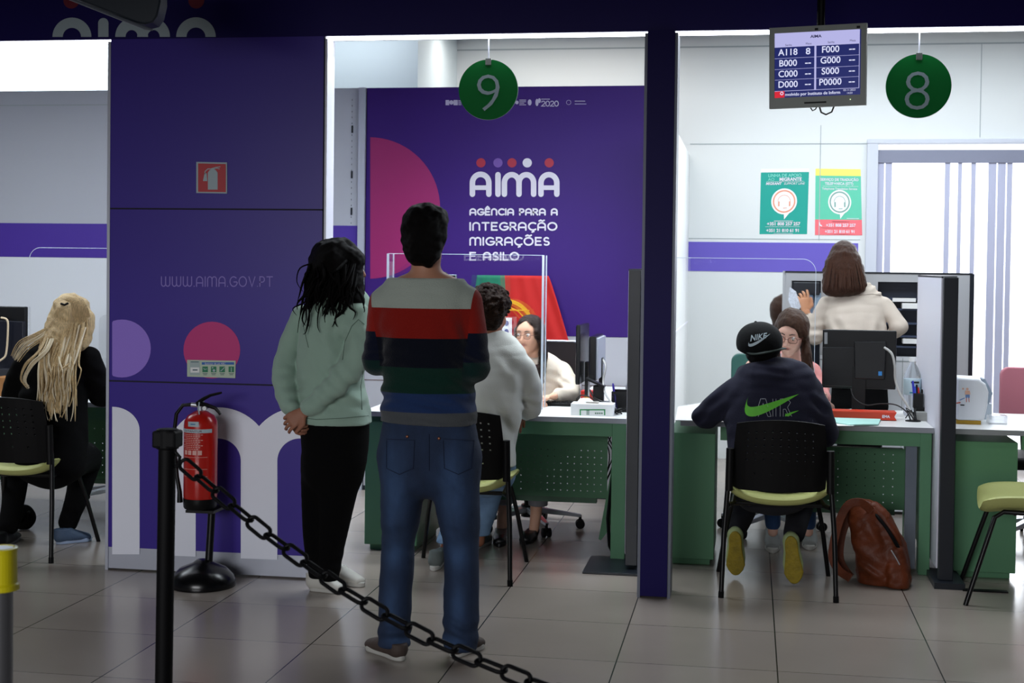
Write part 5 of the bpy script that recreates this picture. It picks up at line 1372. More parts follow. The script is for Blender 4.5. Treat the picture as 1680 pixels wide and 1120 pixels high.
# left bay
A = W(-30, 498, 7.95); B = W(44, 503, 7.95); zb = W(44, 612, 7.95).z
ml, c, wv, nv = monitor_at(((A.x+B.x)/2, 7.95, DZ), (B-A).xy.to_3d(), (B-A).length, B.z-zb, zb, 'black monitor seen from behind at the left edge', .035)
obj('back_box', MB().prism([W(x, y, 7.925) for x, y in ((-25, 524), (42, 527), (41, 612), (-25, 612))], (0, -.03, 0)), mat('monitor_navy_black', '#10131f', .35), ml, bevel=.004)
cable([W(2, 521, 7.85), W(12, 525, 7.84), W(13, 545, 7.84), W(10, 580, 7.84), W(2, 590, 7.83), W(-8, 596, 7.82)], .006, 'cream cable hanging down the back of the left monitor', mat('cable_cream', '#c9b79a', .5))
box_px('card_box', -14, 12, 622, 652, 7.60, .15, mat('kraft_card', '#9a6a3c', .7), 'brown cardboard box on the desk at the left edge', 'box', z0=DZ)
box_px('desk_printer', -10, 17, 590, 628, 7.8, .2, mat('device_dark', '#22232a', .5), 'dark office device under the left monitor', 'device', z0=DZ)
tag(obj('paper_pile', MB().box(W(-5, 600, 7.7).x, W(18, 600, 7.7).x, 7.78, 7.96, DZ+.142, DZ+.155), mat('paper_grey', '#b9bdc6', .7)), 'grey white papers on the dark device at the left edge', 'papers') if False else None
bg = Vol(.008); bg.ell(G(38, 848, .07), (.075, .09, .075), k=.02); bg.noise(.012, 18, 2); bg.cut((0, 0, .005), (0, 0, -1))
bgo = root('black_bag', G(38, 850), 'black bag on the floor under the left chair', 'bag'); vol_obj('bag_body', bg, BLKC, bgo)
obj('bag_strap', MB().tube([G(36, 856, .10), G(46, 842, .15), G(48, 838, .09), G(42, 850, .02)], .008, 6), BLKC, bgo, smooth=True)
# right-hand neighbour desk
pr0, pr1 = W(1570, 660, 7.62), W(1622, 660, 7.62)
prn = root('table_printer', ((pr0.x+pr1.x)/2, 7.62, DZ), 'rounded white device with little printed figures right of the dark divider', 'printer')
zt_ = W(1600, 620, 7.62).z
obj('casing', MB().prism([(pr0.x, 7.62, DZ+.02), (pr1.x-.02, 7.62, DZ+.02), (pr1.x-.004, 7.62, DZ+.10), (pr1.x, 7.62, DZ+.17), (pr1.x-.015, 7.62, zt_-.03), (pr1.x-.05, 7.62, zt_-.004), (pr0.x, 7.62, zt_)], (0, .22, 0)), WHITE_L, prn, bevel=.012, seg=3)
obj('casing_base', MB().box(pr0.x, pr1.x-.035, 7.625, 7.8, DZ, DZ+.02), mat('ochre_plastic', '#b08a1e', .5), prn, 'ochre base')
fg = MB(); pq = onY(7.6185); disc(fg, 1587, 638, 2.2, pq, 12); disc(fg, 1580, 637.5, 1.6, pq, 12); fg.poly([pq(*a) for a in ((1583.5, 640.5), (1591, 640.5), (1592, 647), (1583, 647))]); obj('printed_figure', fg, mat('fig_peach', '#e5b59c', .6), prn)
fg = MB(); fg.poly([pq(*a) for a in ((1584, 647), (1591, 647), (1591, 652.5), (1588, 652.5), (1587.5, 650), (1587, 652.5), (1584, 652.5))]); ribbon(fg, [(1575, 656), (1582, 653)], 1.6, pq); obj('printed_shorts', fg, mat('fig_blue', '#6f8fc0', .6), prn)
fg = MB(); ribbon(fg, [(1585.5, 652), (1585.5, 659)], 1.2, pq); ribbon(fg, [(1589.5, 652), (1590, 659)], 1.2, pq); ribbon(fg, [(1570, 661), (1575, 660)], 2.2, pq); obj('printed_legs', fg, mat('fig_coral', '#c8695a', .6), prn)
obj('slot', MB().box(pr1.x-.14, pr1.x-.12, 7.617, 7.62, DZ+.097, DZ+.102), BLACK, prn)
cl0 = W(1634, 690, 7.7)
tag(obj('acrylic_holder', MB().box(cl0.x-.04, cl0.x+.05, 7.66, 7.75, DZ, DZ+.045), mat('acrylic_holder', '#dfe6f0', .1, trans=.6, alpha=.6)), 'small clear acrylic holder beside the white device', 'holder')
cal = root('desk_calendar', (W(1625, 640, 7.9).x, 7.9, DZ), 'grey tilted desk panel behind the rounded white device', 'calendar')
obj('panel', MB().prism([W(x, y, 7.9) for x, y in ((1613, 622), (1616, 621), (1629, 645), (1622, 664), (1620, 660), (1624, 645))], (0, .12, 0)), mat('calendar_grey', '#8f9dac', .5), cal); obj('panel_foot', MB().box(W(1618, 664, 7.9).x-.03, W(1618, 664, 7.9).x+.03, 7.9, 8.02, DZ, W(1618, 662, 7.9).z), mat('calendar_foot', '#b9c4d0', .5), cal)
tag(obj('floor_plate', MB().box(1.04, 1.25, 7.12, 7.16, 0, .006), BLACKM), 'thin black strip on the floor right of the dark divider', 'strip')

# ------------------------------------------------------------------ leather backpack
YK = 7.22
bp = root('backpack', (W(1435, 900, YK).x, YK, 0), 'tan leather backpack slumped on the floor against the desk leg', 'backpack')
LEA = mat('tan_leather', '#5f2b13', .5, var=.28, vscale=9, bump=.35, bscale=45, spec=.35)
def k_(x, y, hw, dep, dY=0): return (np.array(W(x, y, YK+dY)), hw*mpp(YK), dep)
v = Vol(.0055)
v.loft([k_(1452, 950, 38, .10), k_(1446, 925, 40, .115), k_(1438, 885, 38, .11), k_(1425, 855, 30, .09), k_(1412, 838, 18, .055)], k=.03, p=2.6, n=3)
v.loft([k_(1470, 955, 17, .085, -.05), k_(1470, 930, 17, .09, -.05), k_(1468, 908, 16, .08, -.05)], k=.01, p=3.2)
v.fold(W(1425, 930, YK-.1), .09, (.5, 0, 1), 70, .007); v.fold(W(1440, 880, YK-.1), .10, (.9, 0, .3), 55, .006); v.fold(W(1405, 940, YK-.1), .06, (.4, 0, 1), 90, .006); v.noise(.010, 16, 3); v.noise(.004, 50, 5); v.cut((0, 0, .004), (0, 0, -1))
bpo = vol_obj('bag_body', v, LEA, bp, 'slumped leather body')
z_ = MB(); z_.tube([Vector(q) for q in _cr([list(W(x, y, YK-dy))+[0, 0] for x, y, dy in ((1425, 832, .03), (1440, 848, .085), (1456, 868, .10), (1468, 888, .11), (1478, 905, .09))], 4)[:, :3]], .009, 8); obj('zip_opening', z_, BLACKM, bp, 'dark open zip', smooth=True)
f2 = Vol(.005); f2.loft([k_(1432, 836, 14, .05, -.02), k_(1450, 850, 12, .06, -.03), (np.array(W(1468, 876, YK-.03)), .03, .06), (np.array(W(1478, 900, YK-.03)), .02, .05)], k=.02); f2.noise(.006, 30, 1); vol_obj('flap', f2, LEA, bp, 'rounded leather flap')
def strap(pts, w_, t_, nm):
    P_ = _cr([list(W(x, y, Y))+[0, 0] for x, y, Y in pts], 5)[:, :3]; mb = MB(); n0 = len(P_)
    vv = []
    for i, p in enumerate(P_):
        d_ = Vector(P_[min(i+1, n0-1)]-P_[max(i-1, 0)]).normalized(); s_ = d_.cross(Vector((0, 1, 0))).normalized(); nn = s_.cross(d_)
        for a, b3 in ((-w_, -t_), (w_, -t_), (w_, t_), (-w_, t_)): vv.append(Vector(p)+s_*a+nn*b3)
    ff = [(i*4+k, i*4+(k+1) % 4, (i+1)*4+(k+1) % 4, (i+1)*4+k) for i in range(n0-1) for k in range(4)]+[(0, 1, 2, 3), (4*n0-1, 4*n0-2, 4*n0-3, 4*n0-4)]
    mb.add(vv, ff); return obj(nm, mb, LEA, bp, bevel=.003)
strap([(1430, 838, YK-.08), (1412, 824, YK-.10), (1392, 828, YK-.10), (1378, 852, YK-.10), (1368, 890, YK-.10), (1366, 915, YK-.10), (1376, 935, YK-.10), (1395, 948, YK-.09)], .020, .006, 'shoulder_strap')
strap([(1420, 832, YK), (1402, 836, YK+.0), (1388, 860, YK), (1380, 890, YK), (1380, 920, YK), (1396, 945, YK)], .016, .005, 'shoulder_strap')
obj('pocket_zip', MB().tube([W(1462, 902, YK-.155), W(1470, 915, YK-.158), W(1476, 926, YK-.155)], .003, 6), CHROME, bp, 'metal zip pull')
# ================================================================== people
def px(x, y, Y): return np.array(W(x, y, Y))
SWEAT = mat('knit_wool', '#888888', .9, attr=True, bump=.35, bscale=260, sheen=.15)
DENIM = mat('denim', '#22375f', .85, var=.22, vscale=9, bump=.3, bscale=420, stretch=(1, 1, .5))
BLKC = MATS['black_cloth']
HBLK = mat('hair_black', '#050303', .6, bump=.5, bscale=160, stretch=(6, 6, 1), spec=.12)
HBRN = mat('hair_brown', '#3a2419', .42, var=.35, vscale=30, bump=.5, bscale=120, stretch=(8, 8, .8), spec=.2)
WSOLE = mat('sole_white', '#b9b8b2', .6)

# ---------------------------------------------------------------- standing man, striped jumper
Y0 = 5.45; m0 = mpp(Y0)
mz = W(700, 1075, Y0)
man = root('person', (G(700, 1078).x, 5.42, 0), 'person standing with back turned in a striped jumper and blue jeans, arms folded in front', 'person')
def st(x, y, hw, dep, Y=Y0): return (px(x, y, Y), hw*mpp(Y), dep)
b = Vol(.006)
hc = px(698, 391, Y0); Rm = rotm(-6, 0, 0)
Tm = head_prims(b, hc, Rm, .97, face=True)
b.loft([st(698, 425, 23, .056), st(700, 455, 25, .060), st(700, 475, 33, .06)], k=.03)
b.loft([st(700, 478, 66, .08), st(700, 540, 68, .10), st(703, 620, 60, .09), st(704, 700, 66, .10), st(704, 745, 68, .10)], k=.03)
for sx_, sh, el, wr in ((-1, (632, 497), (616, 592), (668, 586)), (1, (768, 497), (782, 604), (728, 588))):
    b.loft([st(*sh, 18, .044), st((sh[0]+el[0])/2, (sh[1]+el[1])/2, 16, .040), st(*el, 14, .036)], k=.03)
    b.loft([st(*el, 14, .036), (px(*wr, Y0+.24), .026, .024)], k=.02)
for hx, kx, ax_ in ((663, 654, 648), (746, 757, 756)):
    b.loft([st(hx, 745, 34, .085), st((hx+kx)/2, 830, 29, .075), st(kx, 890, 22, .055), st(ax_, 980, 20, .05), st(ax_, 1055, 14, .038)], k=.03)
hm = Vol(.0035); hand(hm, px(668, 586, Y0+.24), (.8, .35, .05), (0, 1, .2), 1, .5); hand(hm, px(728, 588, Y0+.24), (-.8, .35, .05), (0, 1, .2), -1, .5)
vol_obj('body', [b, hm], skin('man', '#a87860'), man, col=skincol('#a87860'))
t = Vol(.0065)
t.loft([st(700, 462, 34, .075), st(700, 476, 66, .092), st(699, 500, 80, .112), st(700, 545, 76, .128), st(702, 600, 74, .125), st(703, 650, 75, .125), st(704, 690, 80, .135), st(704, 722, 80, .136)], k=.03, p=2.3, n=3)
for sx_, sh, el, wr in ((-1, (631, 494), (619, 590), (668, 586)), (1, (768, 494), (778, 602), (728, 590))):
    ml = px((sh[0]+el[0])/2-2*(-sx_), (sh[1]+el[1])/2, Y0+.01)
    t.loft([st(sh[0], sh[1]+2, 25, .068), (ml, 24*m0, .066), (px(*el, Y0), 23*m0, .062)], k=.018)
    t.loft([(px(*el, Y0), 23*m0, .058), (px((el[0]+wr[0])/2+sx_*8, (el[1]+wr[1])/2, Y0+.13), .052), (px(*wr, Y0+.24), .040)], k=.025)
    t.fold(px(el[0], el[1]-12, Y0-.03), .07, (.25*sx_, 0, 1), 120, .0045); t.fold(px(el[0]-sx_*26, el[1]-5, Y0-.05), .07, (.6*sx_, 0, 1), 95, .0045, 1.0)
t.fold(px(704, 668, Y0-.1), .16, (.06, 0, 1), 105, .0050); t.fold(px(640, 655, Y0-.08), .10, (-.5, 0, 1), 80, .006, .6); t.fold(px(765, 655, Y0-.08), .10, (.5, 0, 1), 80, .006, 2)
t.fold(px(640, 560, Y0-.08), .09, (-.9, 0, .4), 70, .004); t.fold(px(762, 560, Y0-.08), .09, (.9, 0, .4), 70, .004)
t.noise(.004, 14, 3).noise(.002, 42, 1)
zh = W(704, 708, Y0).z; zc = W(700, 456, Y0).z
t.cut((0, 0, zh), (-.03, 0, -1)); t.cut((0, 0, zc), (0, -.12, 1)) if False else t.cutfn(lambda X, Y, Z: np.minimum(Z-zc+.10*(Y-Y0)*0, 1))
bands = [(505, '#99a198'), (553, '#7c150e'), (600, '#060a17'), (642, '#0a2a22'), (672, '#1d3159'), (760, '#4a4d50')]
sleeve = [(466, '#99a198'), (545, '#861810'), (592, '#080e22'), (700, '#0b2624')]
def mancol(V):
    z = V[:, 2]; zz = lambda y: W(700, y, Y0).z
    f = np.clip((zz(466)-z)/(zz(466)-zz(600)), 0, 1)
    xx = lambda a: W(a, 500, Y0).x
    d = np.minimum(V[:, 0]-(xx(610)+(xx(631)-xx(610))*f), (xx(782)+(xx(766)-xx(782))*f)-V[:, 0])
    d = np.where(z < zz(638), .1, d); return np.tile(np.clip(.5-d*30, 0, 1)[:, None], (1, 3))
def knit():
    m = D.materials.new('striped_knit'); m.use_nodes = True; nt = m.node_tree; p = nt.nodes['Principled BSDF']; N = nt.nodes.new; L = nt.links.new
    tc = N('ShaderNodeTexCoord'); sx_ = N('ShaderNodeSeparateXYZ'); L(tc.outputs['Object'], sx_.inputs[0])
    lo_, hi_ = W(700, 720, Y0).z, W(700, 440, Y0).z
    mr = N('ShaderNodeMapRange'); mr.inputs[1].default_value = lo_; mr.inputs[2].default_value = hi_; L(sx_.outputs[2], mr.inputs[0])
    def ramp(tab):
        r = N('ShaderNodeValToRGB'); r.color_ramp.interpolation = 'CONSTANT'; e = r.color_ramp.elements
        stops = [(0.0, tab[-1][1])]
        for i in range(len(tab)-2, -1, -1): stops.append(((W(700, tab[i][0], Y0).z-lo_)/(hi_-lo_), tab[i][1]))
        e[0].position, e[0].color = 0.0, lin(stops[0][1]); e[1].position, e[1].color = stops[1][0], lin(stops[1][1])
        for ps, c in stops[2:]: q = e.new(ps); q.color = lin(c)
        L(mr.outputs[0], r.inputs[0]); return r.outputs[0]
    at = N('ShaderNodeAttribute'); at.attribute_name = 'Col'; gt = N('ShaderNodeMath'); gt.operation = 'GREATER_THAN'; gt.inputs[1].default_value = .5; L(at.outputs['Fac'], gt.inputs[0])
    mx = N('ShaderNodeMix'); mx.data_type = 'RGBA'; L(gt.outputs[0], mx.inputs[0]); L(ramp(bands), mx.inputs[6]); L(ramp(sleeve+[(760, '#0a1a30')]), mx.inputs[7]); L(mx.outputs[2], p.inputs['Base Color'])
    n = N('ShaderNodeTexNoise'); n.inputs['Scale'].default_value = 260; L(tc.outputs['Object'], n.inputs['Vector']); b_ = N('ShaderNodeBump'); b_.inputs['Strength'].default_value = .4; b_.inputs['Distance'].default_value = .01; L(n.outputs[0], b_.inputs['Height']); L(b_.outputs[0], p.inputs['Normal'])
    p.inputs['Roughness'].default_value = .95; p.inputs['Specular IOR Level'].default_value = .15; p.inputs['Sheen Weight'].default_value = .15
    return m
vol_obj('jumper', t, knit(), man, 'knitted jumper with wide white, red, navy, green, blue and grey bands', col=mancol)
col_m = [px(700+33*math.cos(a), 0, Y0) for a in (0,)]
cb = MB(); zc2 = W(700, 457, Y0).z
cb.tube([(W(700, 457, Y0).x+.066*math.cos(a), Y0+.062*math.sin(a)-.002, zc2+.012*math.sin(a)) for a in [2*PI*i/28 for i in range(28)]], .009, 8, closed=True)
obj('collar', cb, mat('collar_grey', '#7c8078', .9, bump=.3, bscale=300), man, 'ribbed grey collar', smooth=True)
j = Vol(.0065)
j.loft([st(704, 700, 77, .122), st(705, 735, 82, .138), st(705, 765, 80, .130)], k=.03, p=2.3)
for k_, (r1, r2, r3, r4, r5) in enumerate((((663, 752, 43), (661, 800, 38), (653, 890, 28), (650, 965, 27), (646, 1052, 26)), ((747, 752, 44), (748, 800, 41), (757, 890, 29), (757, 965, 29), (756, 1054, 28)))):
    j.loft([st(r1[0], r1[1], r1[2], .118), st(r2[0], r2[1], r2[2]-1, .102), st((r2[0]+r3[0])/2, 850, (r2[2]+r3[2])/2, .088, Y0+.005), st(*r3, .073, Y0+.01), st(*r4, .068, Y0-.01), st(*r5, .066, Y0-.02), ], k=.022)
    for y, a, f in ((895, .004, 80), (1030, .006, 85), (1045, .006, 95), (865, .004, 60), (980, .003, 60)): j.fold(px(r3[0]-4, y, Y0-.05), .075, (.3 if k_ else -.3, 0, 1), f, a, y)
j.fold(px(672, 790, Y0-.1), .08, (-.7, 0, .7), 70, .004); j.fold(px(735, 790, Y0-.1), .08, (.7, 0, .7), 70, .004)
j.noise(.004, 12, 5); j.cut((0, 0, .045), (0, 0, -1))
def wear(V):
    C = np.tile(lc('#192944'), (len(V), 1))
    for (x, y, rx, rz, a) in ((655, 800, .05, .16, .55), (752, 800, .05, .16, .55), (653, 905, .035, .05, .6), (757, 905, .035, .05, .6), (650, 985, .03, .10, .5), (757, 985, .03, .10, .5), (662, 1045, .05, .02, .5), (745, 1045, .05, .02, .5)):
        c = px(x, y, Y0); d = np.sqrt(((V[:, 0]-c[0])/rx)**2+((V[:, 2]-c[2])/rz)**2); w_ = (np.exp(-d*d)*a)[:, None]; C = C*(1-w_)+lc('#42608c')*w_
    return C
jn = vol_obj('jeans', j, mat('denim_worn', '#22375f', .85, var=.18, vscale=22, bump=.35, bscale=420, attr=True, stretch=(1, 1, .4)), man, 'blue jeans', col=wear)
STI = mat('denim_seam', '#141f38', .9); 
def onback(x, y, dY=.137): return px(x, y, Y0-dY)
sm = MB()
bpy.context.view_layer.update()
def surf(o, x, y, off=.002):
    """the point of an object's surface seen at that pixel, lifted a little"""
    d_ = Vector(ray(x, y)).normalized(); mw = Matrix.Translation(wloc(o)); p0 = Vector(C_P)
    ok, loc, nn_, _ = o.ray_cast(p0-wloc(o), d_)
    return loc+wloc(o)-d_*off if ok else None
def seam(mb, o, pts, r=.0014, n=8):
    out = []
    for a, b2 in zip(pts, pts[1:]):
        for i in range(n):
            q = surf(o, a[0]+(b2[0]-a[0])*i/n, a[1]+(b2[1]-a[1])*i/n)
            if q is not None: out.append(q)
    q = surf(o, *pts[-1]); 
    if q is not None: out.append(q)
    if len(out) > 1: mb.tube(out, r, 5)
seam(sm, jn, [(634, 722), (634, 768), (655, 778), (678, 768), (680, 722), (634, 720)]); seam(sm, jn, [(727, 722), (729, 768), (752, 778), (774, 768), (778, 722), (727, 720)]); seam(sm, jn, [(704, 712), (704, 772)])
obj('pocket_seams', sm, STI, man, 'dark pocket stitching')
for x, y in ((668, 716), (720, 719)):
    q = surf(jn, x, y, .003)
    if q is not None: obj('rivet', MB().ball(q, .006, .004, .006), mat('copper', '#8a5a44', .4, metal=.7), man)
h = Vol(.005)
h.ell(hc+np.array([0, -.018, .035]), (.092, .108, .094)); h.ell(hc+np.array([0, -.045, -.036]), (.080, .066, .080), k=.03); h.ell(hc+np.array([0, .0, .085]), (.082, .095, .048), k=.03)
h.noise(.006, 55, 2); h.noise(.003, 140, 9)
h.ell(hc+Rm@np.array([0, .12, -.035]), (.074, .075, .085), k=.012, sub=True)
vol_obj('hair', h, HBLK, man, 'short dark hair', relax=1)
BS = mat('shoe_brown_grey', '#473b36', .7, bump=.2)
shoe(man, G(661, 1085), G(604, 1061), BS, WSOLE, label='brown slip-on shoe', cuffh=.068); shoe(man, G(742, 1079), G(789, 1059), BS, WSOLE, label='brown slip-on shoe', cuffh=.068)

# ---------------------------------------------------------------- standing woman, sage hoodie
Y1 = 6.38; m1_ = mpp(Y1)
wom = root('person', (G(545, 968).x, 6.42, 0), 'person with long dark hair in a sage green hoodie and black trousers, hands clasped behind', 'person')
def s1(x, y, hw, dep, dY=0): return (px(x, y, Y1+dY), hw*m1_, dep)
Rw = rotm(-62, -4, 0)
hc1 = px(563, 440, Y1)
b = Vol(.006); Tw = head_prims(b, hc1, Rw, .97)
b.loft([s1(566, 465, 18, .048), s1(564, 500, 24, .055)], k=.03)
b.loft([s1(552, 512, 44, .09), s1(545, 570, 46, .10), s1(545, 640, 44, .10), s1(550, 710, 50, .11)], k=.03)
b.loft([s1(585, 520, 15, .042, -.10), s1(578, 600, 13, .038, -.14)], k=.02); b.loft([s1(578, 603, 12, .034, -.15), s1(500, 676, 9, .025, -.165)], k=.02)
b.loft([s1(497, 520, 15, .042, .08), s1(468, 605, 13, .038, .02), s1(478, 675, 9, .025, -.14)], k=.02)
for q in ((565, 760, 555, 860, 548, 940), (535, 760, 528, 860, 524, 945)):
    b.loft([s1(q[0]-10, 720, 22, .06, .02), s1(q[0]-10, q[1], 18, .05, .02), s1(q[2]-3, q[3], 12, .036, .02), s1(q[4]-4, q[5]-14, 7, .024, .02)], k=.01)
hm = Vol(.003)
hand(hm, px(500, 674, Y1-.17), (-.75, -.1, -.55), (.1, -1, .2), 1, .55, s=.95); hand(hm, px(478, 672, Y1-.14), (.35, -.15, -.85), (-.6, -.8, 0), -1, .7, s=.95)
vol_obj('body', [b, hm], skin('wom', '#9a6a55'), wom, col=skincol('#9a6a55', Tw, None, .97, Rw))
eyes(wom, Tw, Rw, .97)
t = Vol(.0065)
t.loft([s1(566, 488, 24, .07), s1(562, 503, 42, .11, -.0), s1(550, 530, 53, .135), s1(543, 580, 54, .150), s1(543, 640, 56, .150), s1(547, 685, 62, .165), s1(548, 720, 63, .165)], k=.03, p=2.2)
t.loft([s1(585, 518, 22, .07, -.08), s1(587, 560, 23, .068, -.12), s1(578, 603, 22, .062, -.15)], k=.010)
t.loft([s1(578, 603, 22, .060, -.15), s1(548, 634, 20, .056, -.165), s1(524, 656, 16, .048, -.17), s1(508, 667, 13, .042, -.17)], k=.010)
t.loft([s1(497, 522, 22, .068, .06), s1(474, 575, 20, .066, .02), s1(468, 620, 20, .060, -.04), s1(474, 655, 17, .05, -.10), s1(478, 668, 14, .044, -.13)], k=.012)
t.loft([s1(523, 508, 12, .03, -.05), s1(545, 535, 30, .055, -.10), s1(575, 520, 22, .045, -.06), s1(592, 497, 14, .04, .02)], k=.03, side=(1, 0, .3))  # hood lying on the back
t.fold(px(560, 620, Y1-.18), .10, (.7, 0, .7), 80, .006); t.fold(px(572, 640, Y1-.1), .10, (.2, 0, 1), 60, .006); t.fold(px(590, 560, Y1-.15), .10, (1, 0, .5), 60, .006); t.fold(px(480, 640, Y1-.1), .09, (-.3, 0, 1), 85, .006); t.fold(px(540, 650, Y1-.17), .10, (.6, 0, .9), 80, .006)
t.fold(px(520, 580, Y1-.12), .14, (1, 0, .15), 50, .005); t.fold(px(548, 672, Y1-.1), .14, (.3, 0, 1), 60, .004); t.noise(.008, 13, 8).noise(.004, 34, 1)
zb = W(548, 706, Y1).z; t.cut((0, 0, zb), (-.02, 0, -1))
HOOD = mat('sage_fleece', '#8fa899', .9, bump=.25, bscale=300, sheen=.2)
hd_ = vol_obj('hoodie', t, HOOD, wom, 'sage green hooded sweatshirt', relax=1)
for q in ([(598, 532), (588, 524), (577, 535), (566, 560), (562, 590)], [(485, 684), (520, 688), (560, 686), (611, 681)], [(596, 608), (592, 632), (594, 672)], [(495, 520), (500, 545), (506, 570)]):
    sm = MB(); seam(sm, hd_, q, .0016); obj('stitching', sm, mat('sage_dark', '#5a6e62', .9), wom)
j = Vol(.0065)
j.loft([s1(549, 702, 58, .145), s1(550, 735, 56, .145), s1(548, 770, 52, .13)], k=.03)
j.loft([s1(562, 755, 38, .115, -.01), s1(553, 810, 32, .10), s1(548, 860, 26, .082), s1(544, 900, 20, .07), s1(540, 944, 16, .052)], k=.02)
j.loft([s1(532, 755, 38, .115, .04), s1(524, 810, 30, .10, .05), s1(521, 860, 24, .08, .05), s1(521, 905, 20, .065, .05), s1(523, 950, 16, .052, .05)], k=.02)
j.noise(.004, 14, 4); j.fold(px(545, 925, Y1-.05), .07, (.2, 0, 1), 90, .005); j.cut((0, 0, .07), (0, 0, -1))
vol_obj('trousers', j, BLKC, wom, 'black trousers')
WS = mat('trainer_white', '#c4c2ba', .6)
shoe(wom, G(508, 968), G(562, 972), WS, WSOLE, 'shoe', label='white trainer', w_=.045, laces=PAPER, cuffh=.085); shoe(wom, G(543, 952), G(597, 963), WS, WSOLE, 'shoe', label='white trainer', w_=.045, laces=PAPER, cuffh=.085)
h = Vol(.0055)
h.ell(hc1+Rw@np.array([0, -.022, .035]), (.094, .112, .098), rot=Rw)
h.loft([s1(545, 425, 34, .09), s1(535, 455, 33, .09, -.02), s1(525, 478, 22, .06, -.05), s1(512, 500, 9, .035, -.08)], k=.05)
h.loft([s1(555, 450, 20, .06, -.04), s1(552, 478, 12, .04, -.09), s1(548, 500, 6, .02, -.11)], k=.03)
h.loft([s1(582, 430, 16, .05, -.03), s1(580, 470, 17, .05, -.06), s1(585, 492, 12, .035, -.08)], k=.04)
h.noise(.010, 30, 6); h.noise(.004, 110, 5)
h.ell(hc1+Rw@np.array([0, .135, -.03]), (.062, .06, .10), rot=Rw, k=.01, sub=True)
hr = vol_obj('hair', h, HBLK, wom, 'long dark wavy hair', relax=1)
sm = MB(); rg = random.Random(3)
for k_ in range(70):
    x0 = rg.uniform(502, 588); y0 = rg.uniform(425, 480); x1 = x0+rg.uniform(-24, 6)-(8 if x0 < 530 else 0); y1 = y0+rg.uniform(28, 80 if x0 < 545 else 60)
    if k_ % 5 == 0: y1 += 20
    dY = -.12-rg.uniform(0, .05)
    strand(sm, [px(x0, y0, Y1+dY+.05), px((x0+x1)/2+rg.uniform(-9, 9), (y0+y1)/2, Y1+dY), px(x1+rg.uniform(-6, 6), y1-12, Y1+dY-.01), px(x1, min(y1, 548), Y1+dY-.02)], rg.uniform(.0035, .009), .0008)
for pts in ([(512, 432), (492, 440), (487, 462), (497, 478)], [(508, 445), (500, 450), (505, 468), (514, 472)], [(520, 470), (500, 500), (492, 520), (488, 546)], [(560, 470), (556, 500), (545, 530), (535, 562)], [(590, 478), (597, 492), (597, 500), (596, 505)], [(585, 470), (594, 492), (598, 508), (597, 512)], [(548, 490), (540, 520), (536, 545), (531, 566)]):
    strand(sm, [px(a, b2, Y1-.13) for a, b2 in pts], .004, .0012)
obj('loose_strands', sm, HBLK, wom, 'loose dark strands', smooth=True)

# ---------------------------------------------------------------- helper for seated people
def person_root(x, Y, label): return root('person', (x, Y, 0), label, 'person')

# ---------------------------------------------------------------- blonde person, left bay
YB = 7.02; mb_ = mpp(YB)
bl = person_root(W(90, 700, YB).x, YB, 'seated person with long blonde hair over a black jacket in the left bay')
def s2(x, y, hw, dep, dY=0): return (px(x, y, YB+dY), hw*mpp(YB+dY), dep)
Rb = rotm(-35, -30, 8); hb = px(120, 520, YB+.08)
b = Vol(.0065); Tb = head_prims(b, hb, Rb, .95)
b.loft([s2(112, 545, 16, .048, .02), s2(100, 570, 20, .055)], k=.03)
b.loft([s2(95, 580, 46, .08), s2(88, 640, 44, .10), s2(85, 720, 44, .10), s2(85, 750, 36, .08)], k=.03)
b.loft([s2(148, 590, 14, .04), s2(165, 640, 13, .036, .10), s2(172, 655, 9, .026, .42)], k=.02); b.loft([s2(40, 600, 14, .04), s2(22, 650, 13, .036, .10), s2(60, 650, 9, .026, .42)], k=.02)
b.loft([s2(112, 762, 20, .06), s2(138, 755, 18, .055, .22), s2(139, 765, 15, .045, .35), s2(128, 810, 12, .036, .30), s2(114, 862, 9, .03, .26)], k=.01)
b.loft([s2(55, 762, 20, .06), s2(38, 755, 18, .055, .22), s2(27, 770, 15, .045, .33), s2(22, 815, 12, .036, .22), s2(14, 866, 9, .03, .12)], k=.01)
hm = Vol(.004); hand(hm, px(172, 655, YB+.42), (.1, 1, -.1), (0, 0, 1), 1, .4); hand(hm, px(60, 650, YB+.42), (.3, 1, -.1), (0, 0, 1), -1, .4)
vol_obj('body', [b, hm], skin('bl', '#b98a74'), bl, col=skincol('#b98a74'))
t = Vol(.007)
t.loft([s2(104, 562, 24, .07, .02), s2(98, 575, 44, .09), s2(94, 600, 58, .12), s2(88, 650, 58, .135), s2(85, 700, 58, .14), s2(84, 745, 60, .15)], k=.03, p=2.2)
t.loft([s2(146, 588, 22, .065), s2(160, 625, 23, .062, .06), s2(165, 648, 20, .056, .14)], k=.015); t.loft([s2(165, 648, 20, .056, .14), s2(170, 652, 15, .045, .40)], k=.02)
t.loft([s2(44, 595, 22, .065), s2(26, 635, 22, .062, .04), s2(24, 660, 20, .056, .12)], k=.04); t.loft([s2(24, 660, 20, .056, .12), s2(55, 655, 15, .045, .40)], k=.02)
t.fold(px(150, 620, YB-.05), .10, (.5, 0, 1), 70, .006); t.fold(px(40, 640, YB-.08), .12, (-.4, 0, 1), 60, .006); t.noise(.008, 14, 12).noise(.003, 34, 1)
vol_obj('jacket', t, BLKC, bl, 'black jacket', relax=1)
j = Vol(.007)
j.loft([s2(85, 742, 50, .14), s2(85, 765, 50, .12)], k=.03)
j.loft([s2(112, 758, 30, .10), s2(138, 750, 28, .085, .22), s2(140, 762, 25, .072, .36), s2(128, 810, 20, .06, .30), s2(112, 856, 17, .05, .26)], k=.03)
